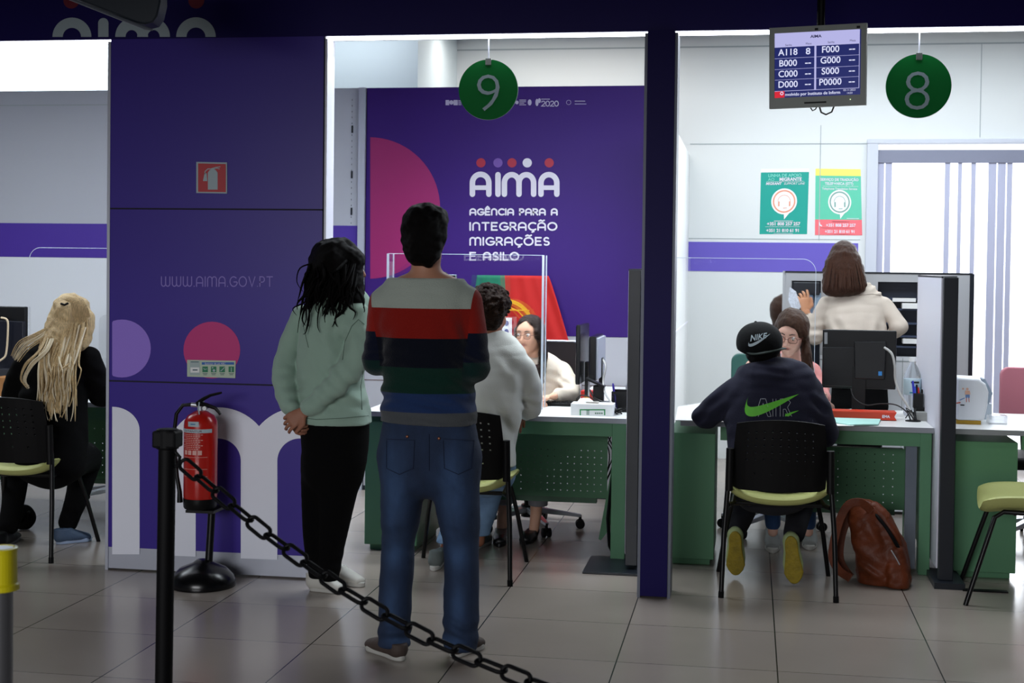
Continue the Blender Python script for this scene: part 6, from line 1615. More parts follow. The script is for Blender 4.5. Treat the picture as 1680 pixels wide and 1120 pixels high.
j.loft([s2(55, 758, 30, .10), s2(38, 752, 28, .085, .22), s2(27, 768, 25, .072, .34), s2(22, 815, 20, .06, .22), s2(14, 862, 17, .05, .12)], k=.03)
j.noise(.005, 14, 2); j.fold(px(112, 848, YB+.2), .06, (.1, 0, 1), 90, .005)
vol_obj('trousers', j, BLKC, bl, 'black trousers')
shoe(bl, G(92, 893), G(150, 886), mat('runner_blue_grey', '#3e4f66', .7, bump=.3), mat('sole_pale_blue', '#8d9cb4', .6), label='blue grey running shoe', laces=BLACKM, cuffh=.085, w_=.046)
shoe(bl, G(-6, 905), G(28, 882), BLACKM, BLACK, label='black shoe', cuffh=.09)
BLH = mat('hair_blonde', '#c9ae80', .45, var=.40, vscale=40, bump=.5, bscale=150, stretch=(8, 8, .7))
h = Vol(.0055)
h.ell(hb+np.array([0, -.02, .03]), (.092, .11, .100), k=.03)
h.loft([s2(112, 508, 26, .07, .0), s2(98, 545, 30, .07, -.04), s2(92, 585, 28, .05, -.09), s2(92, 620, 26, .035, -.14), s2(90, 655, 22, .03, -.17), s2(88, 672, 16, .02, -.18)], k=.04)
h.loft([s2(140, 520, 14, .05, .02), s2(142, 548, 12, .04, .0), s2(130, 565, 14, .035, -.04)], k=.03)
h.noise(.008, 42, 3); h.noise(.004, 120, 4)
h.ell(hb+Rb@np.array([0, .13, -.04]), (.065, .06, .09), rot=Rb, k=.01, sub=True)
vol_obj('hair', h, BLH, bl, 'long blonde hair', relax=1)
sm = MB(); rg = random.Random(8); sm2 = MB()
for k_ in range(80):
    x0 = 70+rg.random()*62; y0 = rg.uniform(528, 560); x1 = 92+(x0-100)*.75+rg.uniform(-12, 12); y1 = rg.uniform(630, 692)
    strand(sm if k_ % 3 else sm2, [px(x0+8, y0, YB-.07), px((x0+x1)/2+rg.uniform(-6, 6), 590+rg.uniform(-8, 8), YB-.155), px(x1+rg.uniform(-7, 7), y1-25, YB-.20), px(x1, y1, YB-.205)], rg.uniform(.004, .009), .0012)
for k_ in range(26):
    o_ = rg.uniform(0, 18); q = rg.uniform(-3, 3)
    strand(sm if k_ % 2 else sm2, [px(92+o_*.3, 530-o_*.3, YB-.05), px(60+o_*.6+q, 546+o_*.5, YB-.11), px(32+o_*.8+q, 560+o_*.7, YB-.13), px(20+o_*.5+q, 583+o_*.6, YB-.13)], .0032, .0009)
for k_ in range(20):
    o_ = rg.uniform(0, 14); q = rg.uniform(-3, 3)
    strand(sm2 if k_ % 2 else sm, [px(78+o_, 545, YB-.10), px(64+o_+q, 575, YB-.16), px(42+o_*.8+q, 598+q, YB-.185), px(34+o_*.6+q*.5, 622, YB-.18), px(43+o_*.4, 635+q, YB-.18)], .0032, .0009)
for k_ in range(26):
    o_ = rg.uniform(0, 20)
    strand(sm, [px(118+o_, 500, YB-.04), px(130+o_*.7, 530, YB-.05), px(133+o_*.4, 555, YB-.09), px(120+o_*.3, 572, YB-.13), px(112+rg.uniform(-6, 6), 598+rg.uniform(-8, 8), YB-.15)], .0034, .001)
obj('hair_strands', sm, BLH, bl, 'pale blonde strands', smooth=True); obj('hair_lights', sm2, mat('hair_ash_blonde', '#e2d5b8', .45), bl, 'ash blonde strands', smooth=True)
sm = MB()
for k_ in range(60):
    a = k_/59; x = 88+a*56
    strand(sm, [px(102+a*14, 492, YB-.0), px(100+a*34, 486+6*abs(a-.4), YB-.03), px(x, 497+14*abs(a-.45), YB-.05), px(x+(a-.4)*6, 520, YB-.055)], .0028, .0016)
obj('crown_hair', sm, BLH, bl, 'brushed blonde crown', smooth=True)
obj('hair_clip', MB().tube([px(100, 498, YB-.07), px(106, 500, YB-.075), px(112, 497, YB-.07)], .006, 8), BLACKM, bl)

# ---------------------------------------------------------------- curly-haired person at the middle desk
YC = 7.12
cu_ = person_root(W(815, 700, YC).x, YC, 'seated person with curly dark hair in a white sweatshirt at the middle desk')
def s3(x, y, hw, dep, dY=0): return (px(x, y, YC+dY), hw*mpp(YC+dY), dep)
Rc = rotm(-28, -8, 0); hcc = px(804, 515, YC+.02)
b = Vol(.006); Tc = head_prims(b, hcc, Rc, .97)
b.loft([s3(802, 540, 18, .05), s3(800, 575, 22, .058)], k=.03)
b.loft([s3(805, 590, 44, .09), s3(805, 650, 42, .10), s3(795, 720, 46, .10), s3(790, 775, 50, .11)], k=.03)
b.loft([s3(858, 606, 14, .04), s3(872, 655, 13, .038, .12), s3(848, 690, 9, .026, .22)], k=.02); b.loft([s3(760, 610, 14, .04), s3(752, 660, 13, .036, .12), s3(790, 665, 9, .026, .42)], k=.02)
b.loft([s3(772, 772, 16, .05), s3(766, 770, 16, .05, .25), s3(748, 788, 14, .045, .36), s3(742, 860, 10, .034, .28), s3(727, 912, 9, .03, .14)], k=.01)
b.loft([s3(812, 772, 16, .05), s3(818, 770, 16, .05, .25), s3(805, 788, 14, .045, .38), s3(792, 850, 10, .034, .42), s3(786, 888, 9, .03, .40)], k=.01)
hm = Vol(.003); hand(hm, px(847, 678, YC+.20), (-.05, .15, -.95), (.3, -.9, 0), 1, .5, s=.85); hand(hm, px(790, 665, YC+.42), (.3, .9, 0), (0, 0, 1), -1, .4)
vol_obj('body', [b, hm], skin('cur', '#96624a'), cu_, col=skincol('#96624a', Tc, None, .97, Rc))
t = Vol(.0065)
t.loft([s3(802, 562, 24, .07), s3(806, 576, 44, .095), s3(812, 600, 57, .125), s3(808, 650, 52, .138), s3(802, 700, 48, .14), s3(798, 745, 50, .145), s3(798, 765, 50, .14)], k=.03, p=2.2)
t.loft([s3(855, 606, 24, .07), s3(868, 640, 23, .068, .05), s3(868, 668, 22, .060, .12)], k=.014); t.loft([s3(868, 668, 20, .058, .12), s3(858, 676, 17, .045, .26)], k=.02)
t.loft([s3(762, 606, 22, .068), s3(752, 640, 21, .062, .06), s3(756, 668, 18, .054, .12)], k=.04); t.loft([s3(756, 668, 18, .054, .12), s3(785, 668, 14, .042, .38)], k=.02)
t.fold(px(850, 640, YC-.06), .11, (1, 0, -.35), 62, .007); t.fold(px(868, 668, YC), .07, (.3, 0, 1), 90, .006); t.fold(px(820, 690, YC-.1), .12, (.8, 0, .4), 55, .006); t.fold(px(830, 600, YC-.1), .12, (.6, 0, .7), 50, .004); t.noise(.008, 13, 21).noise(.004, 32, 1)
t.cut((0, 0, W(802, 562, YC).z), (0, -.2, 1)); t.cut((0, 0, W(802, 762, YC).z), (0, 0, -1))
vol_obj('sweatshirt', t, mat('white_fleece', '#d6d8d2', .9, bump=.25, bscale=300), cu_, 'off-white sweatshirt', relax=1)
j = Vol(.007)
j.loft([s3(795, 752, 52, .15), s3(795, 778, 52, .12)], k=.03)
j.loft([s3(772, 772, 30, .10), s3(766, 770, 28, .09, .25), s3(748, 786, 26, .078, .38), s3(742, 860, 20, .062, .28), s3(728, 905, 17, .052, .14)], k=.03)
j.loft([s3(812, 772, 30, .10), s3(818, 770, 28, .09, .25), s3(805, 786, 26, .078, .40), s3(792, 850, 19, .060, .42), s3(786, 884, 17, .055, .40)], k=.03)
j.noise(.006, 15, 7); j.cut((0, 0, .09), (0, 0, -1))
vol_obj('jeans', j, mat('denim_light', '#6f8cab', .85, var=.2, vscale=12, bump=.3, bscale=400), cu_, 'light blue jeans')
GS = mat('trainer_grey', '#5c6462', .7, bump=.3)
shoe(cu_, G(712, 936)+Vector((0, -.02, .0)), G(736, 905), GS, WSOLE, label='grey trainer', cuffh=.09); shoe(cu_, G(776, 902), G(800, 888), GS, WSOLE, label='grey trainer', cuffh=.09)
h = Vol(.004); h.ell(hcc+np.array([0, -.03, .055]), (.103, .113, .096)); h.ell(hcc+np.array([.0, -.055, -.01]), (.088, .075, .075), k=.03)
rg = random.Random(5)
for k_ in range(300):
    a = rg.uniform(0, 2*PI); zq = rg.uniform(-.75, 1); rr = math.sqrt(1-min(1, abs(zq))**2); c = hcc+np.array([0, -.03, .050])+np.array([.105*rr*math.cos(a), .115*rr*math.sin(a), .100*zq])
    if np.dot(Rc.T@(c-hcc), [0, 1, 0]) > .05 and zq < .5: continue
    h.ell(c, rg.uniform(.008, .0145), k=.004)
h.noise(.005, 120, 4); h.ell(hcc+Rc@np.array([0, .125, -.03]), (.068, .07, .085), rot=Rc, k=.01, sub=True); h.ell(hcc+Rc@np.array([.085, .01, -.03]), (.03, .03, .04), rot=Rc, k=.01, sub=True)
vol_obj('hair', h, mat('hair_curly_brown', '#26170f', .6, var=.5, vscale=60, bump=.9, bscale=160, spec=.15), cu_, 'curly dark brown hair', relax=1)

# ---------------------------------------------------------------- woman in the cream jacket behind the middle desk
YD = 8.20
cl = person_root(W(880, 700, YD).x, YD+.08, 'seated woman with dark hair, glasses and a cream jacket facing us behind the middle desk')
def s4(x, y, hw, dep, dY=0): return (px(x, y, YD+dY), hw*mpp(YD+dY), dep)
Rd = rotm(180-16, -3, 0); hcd = px(868, 549, YD-.02)
b = Vol(.0035); Td = head_prims(b, hcd, Rd, .93)
b.loft([s4(878, 572, 13, .044, .03), s4(884, 598, 16, .05, .06)], k=.03)
b2_ = Vol(.007)
b2_.loft([s4(884, 600, 36, .07, .06), s4(884, 640, 34, .085, .06), s4(880, 700, 34, .09, .05), s4(878, 735, 38, .10, .04)], k=.03)
b2_.loft([s4(850, 610, 10, .036, .05), s4(845, 648, 9, .032, -.02)], k=.02); b2_.loft([s4(845, 648, 9, .032, -.02), s4(872, 652, 7, .022, -.22)], k=.02)
b2_.loft([s4(918, 612, 10, .036, .05), s4(932, 645, 9, .032, -.02)], k=.02); b2_.loft([s4(932, 645, 9, .032, -.02), s4(908, 650, 7, .022, -.20)], k=.02)
b2_.loft([s4(868, 742, 12, .04), s4(870, 748, 12, .04, -.12), s4(874, 765, 10, .036, -.20), s4(880, 826, 10, .030, -.22), s4(876, 868, 8, .026, -.26)], k=.03)
b2_.loft([s4(895, 740, 18, .07), s4(898, 745, 17, .06, -.2), s4(890, 755, 15, .05, -.34), s4(880, 825, 11, .034, -.20), s4(826, 872, 8.5, .026, -.25)], k=.03) if False else b2_.loft([s4(852, 742, 12, .04), s4(842, 748, 12, .04, -.12), s4(833, 765, 10, .036, -.20), s4(827, 826, 10, .030, -.22), s4(822, 878, 8, .026, -.26)], k=.03)
hm = Vol(.003); hand(hm, px(903, 651, YD-.22), (-.8, -.45, -.1), (0, .1, 1), 1, .55, s=.9); hand(hm, px(874, 655, YD-.24), (.6, -.6, -.1), (0, .1, 1), -1, .5, s=.9)
vol_obj('body', [b, b2_, hm], skin('cl', '#bf8d74'), cl, col=skincol('#d6a58a', Td, '#9c5650', .93, Rd))
eyes(cl, Td, Rd, .93, look=(.25, 0)); brows(cl, Td, mat('brow_dark', '#1d120d', .7), .93); spectacles(cl, Td, mat('glasses_brown', '#5b3c34', .3), .93)
h = Vol(.0045)
h.ell(hcd+Rd@np.array([0, -.020, .030]), (.081, .098, .088), rot=Rd)
for q in (-1, 1): h.loft([(hcd+Rd@np.array([q*.066, -.01, .03]), .020, .05), (hcd+Rd@np.array([q*.078, -.02, -.05]), .020, .045), (hcd+Rd@np.array([q*.080, -.02, -.12]), .024, .045), (hcd+Rd@np.array([q*.085, .02, -.20]), .026, .035), (hcd+Rd@np.array([q*.080, .05, -.28]), .020, .02)], side=Rd@np.array([1, 0, 0]), k=.02)
h.noise(.004, 60, 3); h.noise(.002, 160, 1)
h.ell(hcd+Rd@np.array([0, .094, -.002]), (.063, .080, .090), rot=Rd, k=.012, sub=True)
vol_obj('hair', h, mat('hair_dark_brown', '#241813', .4, var=.35, vscale=30, bump=.4, bscale=140, stretch=(8, 8, .8), spec=.2), cl, 'long dark brown hair', relax=1)
t = Vol(.006)
t.loft([s4(884, 592, 17, .065, .07), s4(884, 600, 32, .08, .06), s4(884, 615, 44, .105, .06), s4(884, 650, 42, .12, .05), s4(882, 700, 42, .12, .04), s4(880, 730, 44, .12, .04)], k=.03, p=2.2)
t.loft([s4(849, 610, 16, .055, .05), s4(842, 635, 16, .052, .0), s4(845, 650, 14, .046, -.06)], k=.03); t.loft([s4(845, 650, 14, .046, -.06), s4(866, 654, 10, .036, -.20)], k=.02)
t.loft([s4(920, 610, 17, .055, .05), s4(934, 632, 16, .052, .0), s4(937, 648, 14, .048, -.06)], k=.012); t.loft([s4(937, 648, 14, .048, -.06), s4(915, 650, 10, .038, -.17)], k=.02)
t.fold(px(928, 632, YD-.05), .07, (.5, 0, 1), 95, .005); t.noise(.007, 18, 9).noise(.004, 42, 1); t.ell(hcd+Rd@np.array([0, .09, -.20]), (.035, .07, .13), rot=Rd, k=.02, sub=True)
vol_obj('jacket', t, mat('cream_cloth', '#ddd0bf', .85, bump=.3, bscale=260), cl, 'cream jacket', relax=2)
t = Vol(.006); t.loft([s4(884, 612, 22, .080, .03), s4(884, 650, 30, .10, .03), s4(882, 700, 34, .10, .03)], k=.03); vol_obj('top', t, mat('top_dark', '#3a2226', .8), cl, 'dark top')
j = Vol(.007)
j.loft([s4(880, 730, 38, .11, .05), s4(880, 750, 38, .10, .02)], k=.03)
j.loft([s4(868, 742, 22, .08), s4(868, 748, 20, .072, -.12), s4(874, 762, 18, .064, -.20), s4(881, 800, 15, .056, -.21), s4(883, 826, 15, .056, -.22)], k=.02)
j.loft([s4(852, 742, 22, .08), s4(842, 748, 20, .072, -.12), s4(833, 762, 18, .064, -.20), s4(827, 800, 15, .056, -.21), s4(826, 826, 14, .054, -.22)], k=.02)
j.noise(.004, 18, 5); j.cut((0, 0, W(880, 828, YD-.20).z), (0, 0, -1))
vol_obj('trousers', j, mat('trousers_pale_grey', '#8d8c90', .8), cl, 'pale grey cropped trousers')
BF = mat('flat_shoe_black', '#0c0c0f', .4)
shoe(cl, (W(878, 880, 8.02).x, 8.02, 0), G(858, 894), BF, BF, label='black flat shoe', cuffh=.055, w_=.042); shoe(cl, (W(823, 880, 8.02).x, 8.02, 0), G(819, 898), BF, BF, label='black flat shoe', cuffh=.055, w_=.042)

# ---------------------------------------------------------------- boy in the cap
YE = 7.08
bo = person_root(W(1265, 700, YE).x, YE, 'seated person in a black cap and navy hoodie with a green swoosh on the back')
def s5(x, y, hw, dep, dY=0): return (px(x, y, YE+dY), hw*mpp(YE+dY), dep)
Re = rotm(-14, -22, 8); hce = px(1250, 572, YE+.04)
b = Vol(.006); Te = head_prims(b, hce, Re, .92)
b.loft([s5(1252, 592, 17, .048, .02), s5(1256, 615, 22, .055)], k=.03)
b.loft([s5(1264, 630, 50, .08), s5(1268, 690, 46, .10), s5(1270, 770, 50, .10), s5(1270, 800, 54, .11)], k=.03)
b.loft([s5(1205, 650, 14, .04), s5(1165, 682, 13, .036, .10)], k=.02); b.loft([s5(1165, 682, 13, .036, .10), s5(1180, 672, 9, .026, .34)], k=.02)
b.loft([s5(1335, 650, 14, .04), s5(1355, 705, 13, .036, .06)], k=.02); b.loft([s5(1355, 705, 13, .036, .06), s5(1335, 690, 9, .026, .36)], k=.02)
b.loft([s5(1238, 804, 16, .05), s5(1234, 804, 16, .05, .3), s5(1222, 816, 14, .045, .42), s5(1214, 850, 11, .035, .30), s5(1207, 872, 10, .03, .18)], k=.01)
b.loft([s5(1300, 804, 16, .05), s5(1306, 804, 16, .05, .3), s5(1314, 816, 14, .045, .42), s5(1308, 850, 11, .035, .26), s5(1303, 874, 10, .03, .14)], k=.01)
hm = Vol(.0035); hand(hm, px(1180, 672, YE+.34), (.5, .8, 0), (0, 0, 1), 1, .5, s=.9); hand(hm, px(1335, 690, YE+.36), (-.5, .8, 0), (0, 0, 1), -1, .5, s=.9)
vol_obj('body', [b, hm], skin('boy', '#b07d63'), bo, col=skincol('#b07d63'))
h = Vol(.005); h.ell(hce+np.array([0, -.035, -.022]), (.078, .070, .060)); h.noise(.003, 120, 3); vol_obj('hair', h, HBLK, bo, 'short dark hair', relax=1)
# cap: crown and flat brim
c_ = Vol(.005); cc = px(1246, 562, YE+.02)
c_.ell(cc, (.113, .118, .098)); c_.ell(cc+np.array([0, -.0, .02]), (.100, .10, .080), k=.02); c_.noise(.002, 30, 3); c_.cut(cc+np.array([0, 0, -.055]), (-.2, .2, -1))
cap = vol_obj('cap', c_, mat('cap_black', '#060708', .8, spec=.2, bump=.25, bscale=260), bo, 'black flat-brimmed cap')
bm = MB(); bd = np.array([.60, -.80, .02]); bd /= np.linalg.norm(bd); bu = np.array([-.20, .02, .97]); bu -= bd*np.dot(bu, bd); bu /= np.linalg.norm(bu); bs = np.cross(bd, bu)
c0 = px(1246, 573, YE+.0)
pl = [c0+bs*.092*math.cos(a)+bd*(.050+.105*abs(math.sin(a))**.8)-bu*.010*math.cos(a)**2 for a in [PI*i/24 for i in range(25)]]
obj('brim', MB().prism([Vector(q) for q in pl]+[Vector(c0-bs*.085-bd*.02), Vector(c0+bs*.085-bd*.02)], Vector(bu*.006)), mat('cap_brim', '#13211c', .7), cap, 'flat brim pointing back towards the hall', bevel=.001)
obj('button', MB().ball(cc+np.array([-.02, -.0, .099]), .008), MATS['cap_black'], cap, smooth=True)
t = Vol(.0065)
t.loft([s5(1256, 612, 28, .075), s5(1260, 622, 56, .095), s5(1266, 645, 74, .125), s5(1270, 690, 76, .140), s5(1272, 740, 74, .145), s5(1272, 800, 74, .15)], k=.03, p=2.3)
t.loft([s5(1205, 645, 24, .07), s5(1182, 662, 24, .068, .04), s5(1158, 684, 23, .060, .10)], k=.015); t.loft([s5(1156, 684, 21, .058, .10), s5(1176, 676, 15, .044, .30)], k=.02)
t.loft([s5(1328, 648, 24, .07), s5(1345, 680, 23, .066, .02), s5(1352, 712, 21, .058, .08)], k=.015); t.loft([s5(1352, 712, 21, .058, .08), s5(1338, 700, 15, .044, .32)], k=.02)
t.loft([s5(1222, 612, 15, .045, .03), s5(1240, 612, 17, .05, -.05), s5(1262, 614, 20, .055, -.08), s5(1284, 610, 17, .05, -.05), s5(1298, 608, 13, .045, .02)], k=.02, side=(0, 1, 0))
t.fold(px(1262, 612, YE-.1), .10, (0, 0, 1), 130, .005); t.fold(px(1175, 665, YE), .09, (-.8, 0, .6), 100, .007); t.fold(px(1155, 690, YE+.05), .06, (-.6, 0, .6), 100, .006); t.fold(px(1340, 670, YE-.04), .09, (.6, 0, 1), 80, .006); t.noise(.008, 13, 31).noise(.004, 34, 1)
t.cut((0, 0, W(1270, 800, YE).z), (0, 0, -1))
ho = vol_obj('hoodie', t, mat('navy_fleece', '#16172c', .9, bump=.25, bscale=280), bo, 'navy hooded sweatshirt', relax=1)
def onto(o, pts, m, name, parent, off=.0035, label=None, n=1):
    """print that follows a garment: each 2D polygon is laid on the surface it covers"""
    mb = MB()
    for pl in pts:
        q = [surf(o, a, b2, off) for a, b2 in pl]
        if all(v is not None for v in q): mb.poly(q)
    return obj(name, mb, m, parent, label)
def strip(A, B):
    """quads between two matching polylines"""
    return [[A[i], B[i], B[i+1], A[i+1]] for i in range(len(A)-1)]
def bez(P, n=14):
    P = np.array(P, float); out = []
    for i in range(n+1):
        t = i/n; q = P
        while len(q) > 1: q = q[:-1]*(1-t)+q[1:]*t
        out.append(tuple(q[0]))
    return out
up_ = bez([(1228, 650), (1219, 672), (1232, 672), (1250, 664), (1311, 646)], 20); lo_ = bez([(1228, 650), (1208, 694), (1236, 690), (1262, 676), (1311, 646)], 20)
SW = mat('print_lime_green', '#5fc030', .6)
onto(ho, strip(up_, lo_), SW, 'swoosh_print', bo, label='lime green swoosh')
a_ = bez([(1311, 673), (1298, 675), (1288, 680)], 6); b3 = bez([(1311, 673), (1300, 679), (1288, 683)], 6); onto(ho, strip(a_, b3)+[[(1288, 678), (1291, 683), (1298, 681), (1294, 679)]], SW, 'print_tail', bo)
sm = MB(); OUT = [[(1239, 683), (1248, 654), (1256, 654), (1265, 683), (1260, 683), (1257, 676), (1247, 676), (1244, 683)], [(1250, 671), (1254, 671), (1252, 661), (1250, 671)], [(1268, 654), (1268, 683)], [(1273, 654), (1273, 683)], [(1280, 683), (1280, 654), (1292, 654), (1297, 660), (1292, 668), (1299, 683)], [(1285, 683), (1285, 671), (1289, 671), (1294, 683)]]
for q in OUT: seam(sm, ho, q, .0011, 5)
obj('outlined_letters', sm, mat('print_thin_grey', '#b5bac2', .6), bo, 'thin outlined letters')
# mark on the cap
u_ = bez([(1229, 560), (1226, 568), (1236, 564), (1264, 547)], 12); l_ = bez([(1229, 560), (1222, 575), (1240, 570), (1264, 547)], 12)
onto(cap, strip(u_, l_), TXTG, 'cap_mark', cap, .003, 'pale stitched swoosh')
sm = MB(); cu2 = MB(); font_mesh(cu2, 'NIKE', 1.0, lambda x, y: Vector((x, 0, y)), bold=.02)
aa_ = np.array(cu2.v); lo3, hi3 = aa_.min(0), aa_.max(0); ov = []; okk = True
for v_ in cu2.v:
    uu = (v_[0]-lo3[0])/(hi3[0]-lo3[0]); vv = (v_[2]-lo3[2])/(hi3[2]-lo3[2])
    X_ = 1231+uu*26; Y_ = 560-uu*5.5-vv*(10.5-1.5*uu)
    q = surf(cap, X_+vv*1.5, Y_, .004); ov.append(q if q is not None else Vector(px(X_, Y_, YE)))
obj('cap_lettering', MB().add(ov, cu2.f), TXTG, cap, 'pale block letters')
j = Vol(.007)
j.loft([s5(1268, 780, 62, .15), s5(1268, 808, 58, .11)], k=.03)
j.loft([s5(1238, 806, 28, .09), s5(1234, 804, 27, .085, .3), s5(1222, 816, 24, .07, .42), s5(1214, 850, 19, .055, .30), s5(1207, 872, 16, .05, .18)], k=.03)
j.loft([s5(1300, 806, 28, .09), s5(1306, 804, 27, .085, .3), s5(1314, 816, 24, .07, .42), s5(1308, 850, 19, .055, .26), s5(1303, 874, 16, .05, .14)], k=.03)
j.noise(.005, 14, 8); vol_obj('trousers', j, mat('trousers_near_black', '#101018', .9), bo, 'near-black trousers')
# shoes tucked back, soles towards us
YSOL = mat('sole_yellow', '#8d7a14', .6, var=.2, vscale=30, bump=.4, bscale=90); SNK = mat('trainer_pale_green', '#9aa878', .7)
for (tx_, ty_, hx_, hy_) in ((1207, 948, 1206, 872), (1304, 962, 1297, 880)):
    toe = np.array(G(tx_, ty_)); toe[2] = .012
    heel = px(hx_, hy_, toe[1]-.02)
    up3 = np.array([0.0, 1.0, .15]); shoe(bo, heel, toe, SNK, YSOL, label='pale trainer with a yellow sole', up=up3, cuffh=.085, w_=.052)
    oo = bo.children[-1]

# ---------------------------------------------------------------- woman in pink behind the right desk
YP = 8.22
pk = person_root(W(1300, 700, YP).x, YP+.1, 'seated woman with long brown hair, glasses and pink cardigan, looking down')
def s6(x, y, hw, dep, dY=0): return (px(x, y, YP+dY), hw*mpp(YP+dY), dep)
Rp = rotm(180-16, -20, -6); hcp = px(1298, 546, YP-.25)
b = Vol(.0035); Tp = head_prims(b, hcp, Rp, 1.02)
b.loft([s6(1298, 566, 13, .046, -.18), s6(1298, 602, 17, .052, .02)], k=.03)
b2_ = Vol(.007)
b2_.loft([s6(1295, 605, 36, .07, .06), s6(1295, 650, 34, .085, .06), s6(1292, 700, 34, .09, .05), s6(1290, 740, 38, .10, .04)], k=.03)
b2_.loft([s6(1256, 615, 10, .036, .05), s6(1232, 600, 9, .032, -.02)], k=.02); b2_.loft([s6(1232, 600, 9, .032, -.02), s6(1216, 588, 7, .022, -.12)], k=.02) if False else b2_.loft([s6(1256, 615, 10, .036, .05), s6(1224, 622, 9, .032, -.06), s6(1256, 668, 7, .022, -.24)], k=.02)
b2_.loft([s6(1332, 615, 10, .036, .05), s6(1345, 650, 9, .032, -.04)], k=.02); b2_.loft([s6(1345, 650, 9, .032, -.04), s6(1352, 662, 7, .022, -.2)], k=.02)
b2_.loft([s6(1275, 745, 18, .07), s6(1268, 748, 17, .06, -.2), s6(1262, 758, 15, .05, -.3), s6(1266, 830, 10, .034, -.30), s6(1268, 872, 8, .028, -.30)], k=.03)
b2_.loft([s6(1312, 745, 18, .07), s6(1318, 748, 17, .06, -.2), s6(1322, 758, 15, .05, -.3), s6(1324, 830, 10, .034, -.28), s6(1326, 872, 8, .028, -.28)], k=.03)
hm = Vol(.003); hand(hm, px(1352, 656, YP-.22), (.15, -.5, -.85), (.2, -.9, .5), 1, .5, s=.9); hand(hm, px(1262, 672, YP-.24), (.4, -.9, 0), (0, 0, 1), 1, .5, s=.9)
vol_obj('body', [b, b2_, hm], skin('pk', '#d09f8a'), pk, col=skincol('#e6b7a4', Tp, '#b0605c', 1.02, Rp))
eyes(pk, Tp, Rp, 1.02, look=(0, -.5)); brows(pk, Tp, mat('brow_brown', '#33211a', .7), 1.02); spectacles(pk, Tp, mat('glasses_red_brown', '#5e2a22', .3), 1.02, .024, .017)
h = Vol(.0045)
h.ell(hcp+Rp@np.array([0, -.018, .036]), (.091, .110, .100), rot=Rp)
dx = Rp@np.array([1, 0, 0])
for q, dz in ((-1, 0), (1, 0)):
    tp = hcp+Rp@np.array([q*.066, -.01, .03])
    h.loft([(tp, .022, .055), (hcp+Rp@np.array([q*.082, -.01, -.05]), .022, .05), (hcp+np.array([dx[0]*q*.088, .0, -.14]), .030, .05), (hcp+np.array([dx[0]*q*.100, .0, -.24]), .036, .045), (hcp+np.array([dx[0]*q*.110, -.02, -.33]), .030, .03)], side=(1, 0, 0), k=.02)
h.noise(.006, 40, 3); h.noise(.002, 150, 1)
h.ell(hcp+Rp@np.array([0, .104, -.012]), (.066, .082, .090), rot=Rp, k=.012, sub=True)
vol_obj('hair', h, mat('hair_chestnut', '#3a2519', .4, var=.35, vscale=30, bump=.45, bscale=140, stretch=(8, 8, .8), spec=.2), pk, 'long parted brown hair', relax=1)
PKM = mat('pink_knit', '#d08a86', .9, bump=.3, bscale=260)
t = Vol(.006)
t.loft([s6(1297, 592, 18, .065, .07), s6(1296, 602, 34, .08, .06), s6(1295, 622, 46, .105, .06), s6(1294, 660, 43, .12, .05), s6(1292, 710, 43, .12, .04), s6(1290, 735, 44, .12, .04)], k=.03, p=2.2)
t.loft([s6(1256, 612, 17, .056, .05), s6(1222, 616, 15, .050, -.06)], k=.03); t.loft([s6(1222, 616, 14, .048, -.06), s6(1254, 668, 10, .036, -.22)], k=.02)
t.loft([s6(1332, 616, 17, .056, .05), s6(1346, 640, 15, .050, -.02)], k=.03); t.loft([s6(1346, 640, 14, .046, -.04), s6(1352, 656, 10, .036, -.18)], k=.02)
t.fold(px(1340, 635, YP-.05), .07, (.5, 0, 1), 95, .005); t.noise(.007, 18, 19).noise(.004, 42, 1); t.ell(hcp+np.array([0, -.12, -.19]), (.035, .07, .13), k=.02, sub=True)
vol_obj('cardigan', t, PKM, pk, 'pink cardigan', relax=2)
t = Vol(.006); t.loft([s6(1298, 594, 20, .075, .0), s6(1297, 612, 20, .09, -.02), s6(1296, 650, 26, .10, .02)], k=.02); t.noise(.008, 40, 2)
vol_obj('scarf', t, mat('scarf_print', '#b7a9b0', .8, var=.5, vscale=45), pk, 'patterned scarf')
j = Vol(.007)
j.loft([s6(1292, 735, 38, .11, .05), s6(1292, 752, 38, .10, .02)], k=.03)
j.loft([s6(1275, 745, 22, .08), s6(1266, 748, 20, .075, -.2), s6(1262, 762, 18, .064, -.3), s6(1266, 820, 14, .048, -.3), s6(1268, 858, 12, .042, -.30)], k=.02)
j.loft([s6(1312, 745, 22, .08), s6(1320, 748, 20, .075, -.2), s6(1323, 762, 18, .064, -.3), s6(1325, 820, 14, .048, -.28), s6(1326, 858, 12, .042, -.28)], k=.02)
vol_obj('jeans', j, mat('denim_mid', '#2a4772', .85, bump=.3, bscale=400), pk, 'blue jeans')
WT = mat('trainer_off_white', '#8b8e8c', .7)
shoe(pk, G(1266, 886)+Vector((0, .12, 0)), G(1268, 908), WT, WSOLE, label='off-white trainer', w_=.046, cuffh=.12, laces=PAPER); shoe(pk, G(1330, 884)+Vector((0, .12, 0)), G(1328, 903), WT, WSOLE, label='off-white trainer', w_=.046, cuffh=.12, laces=PAPER)

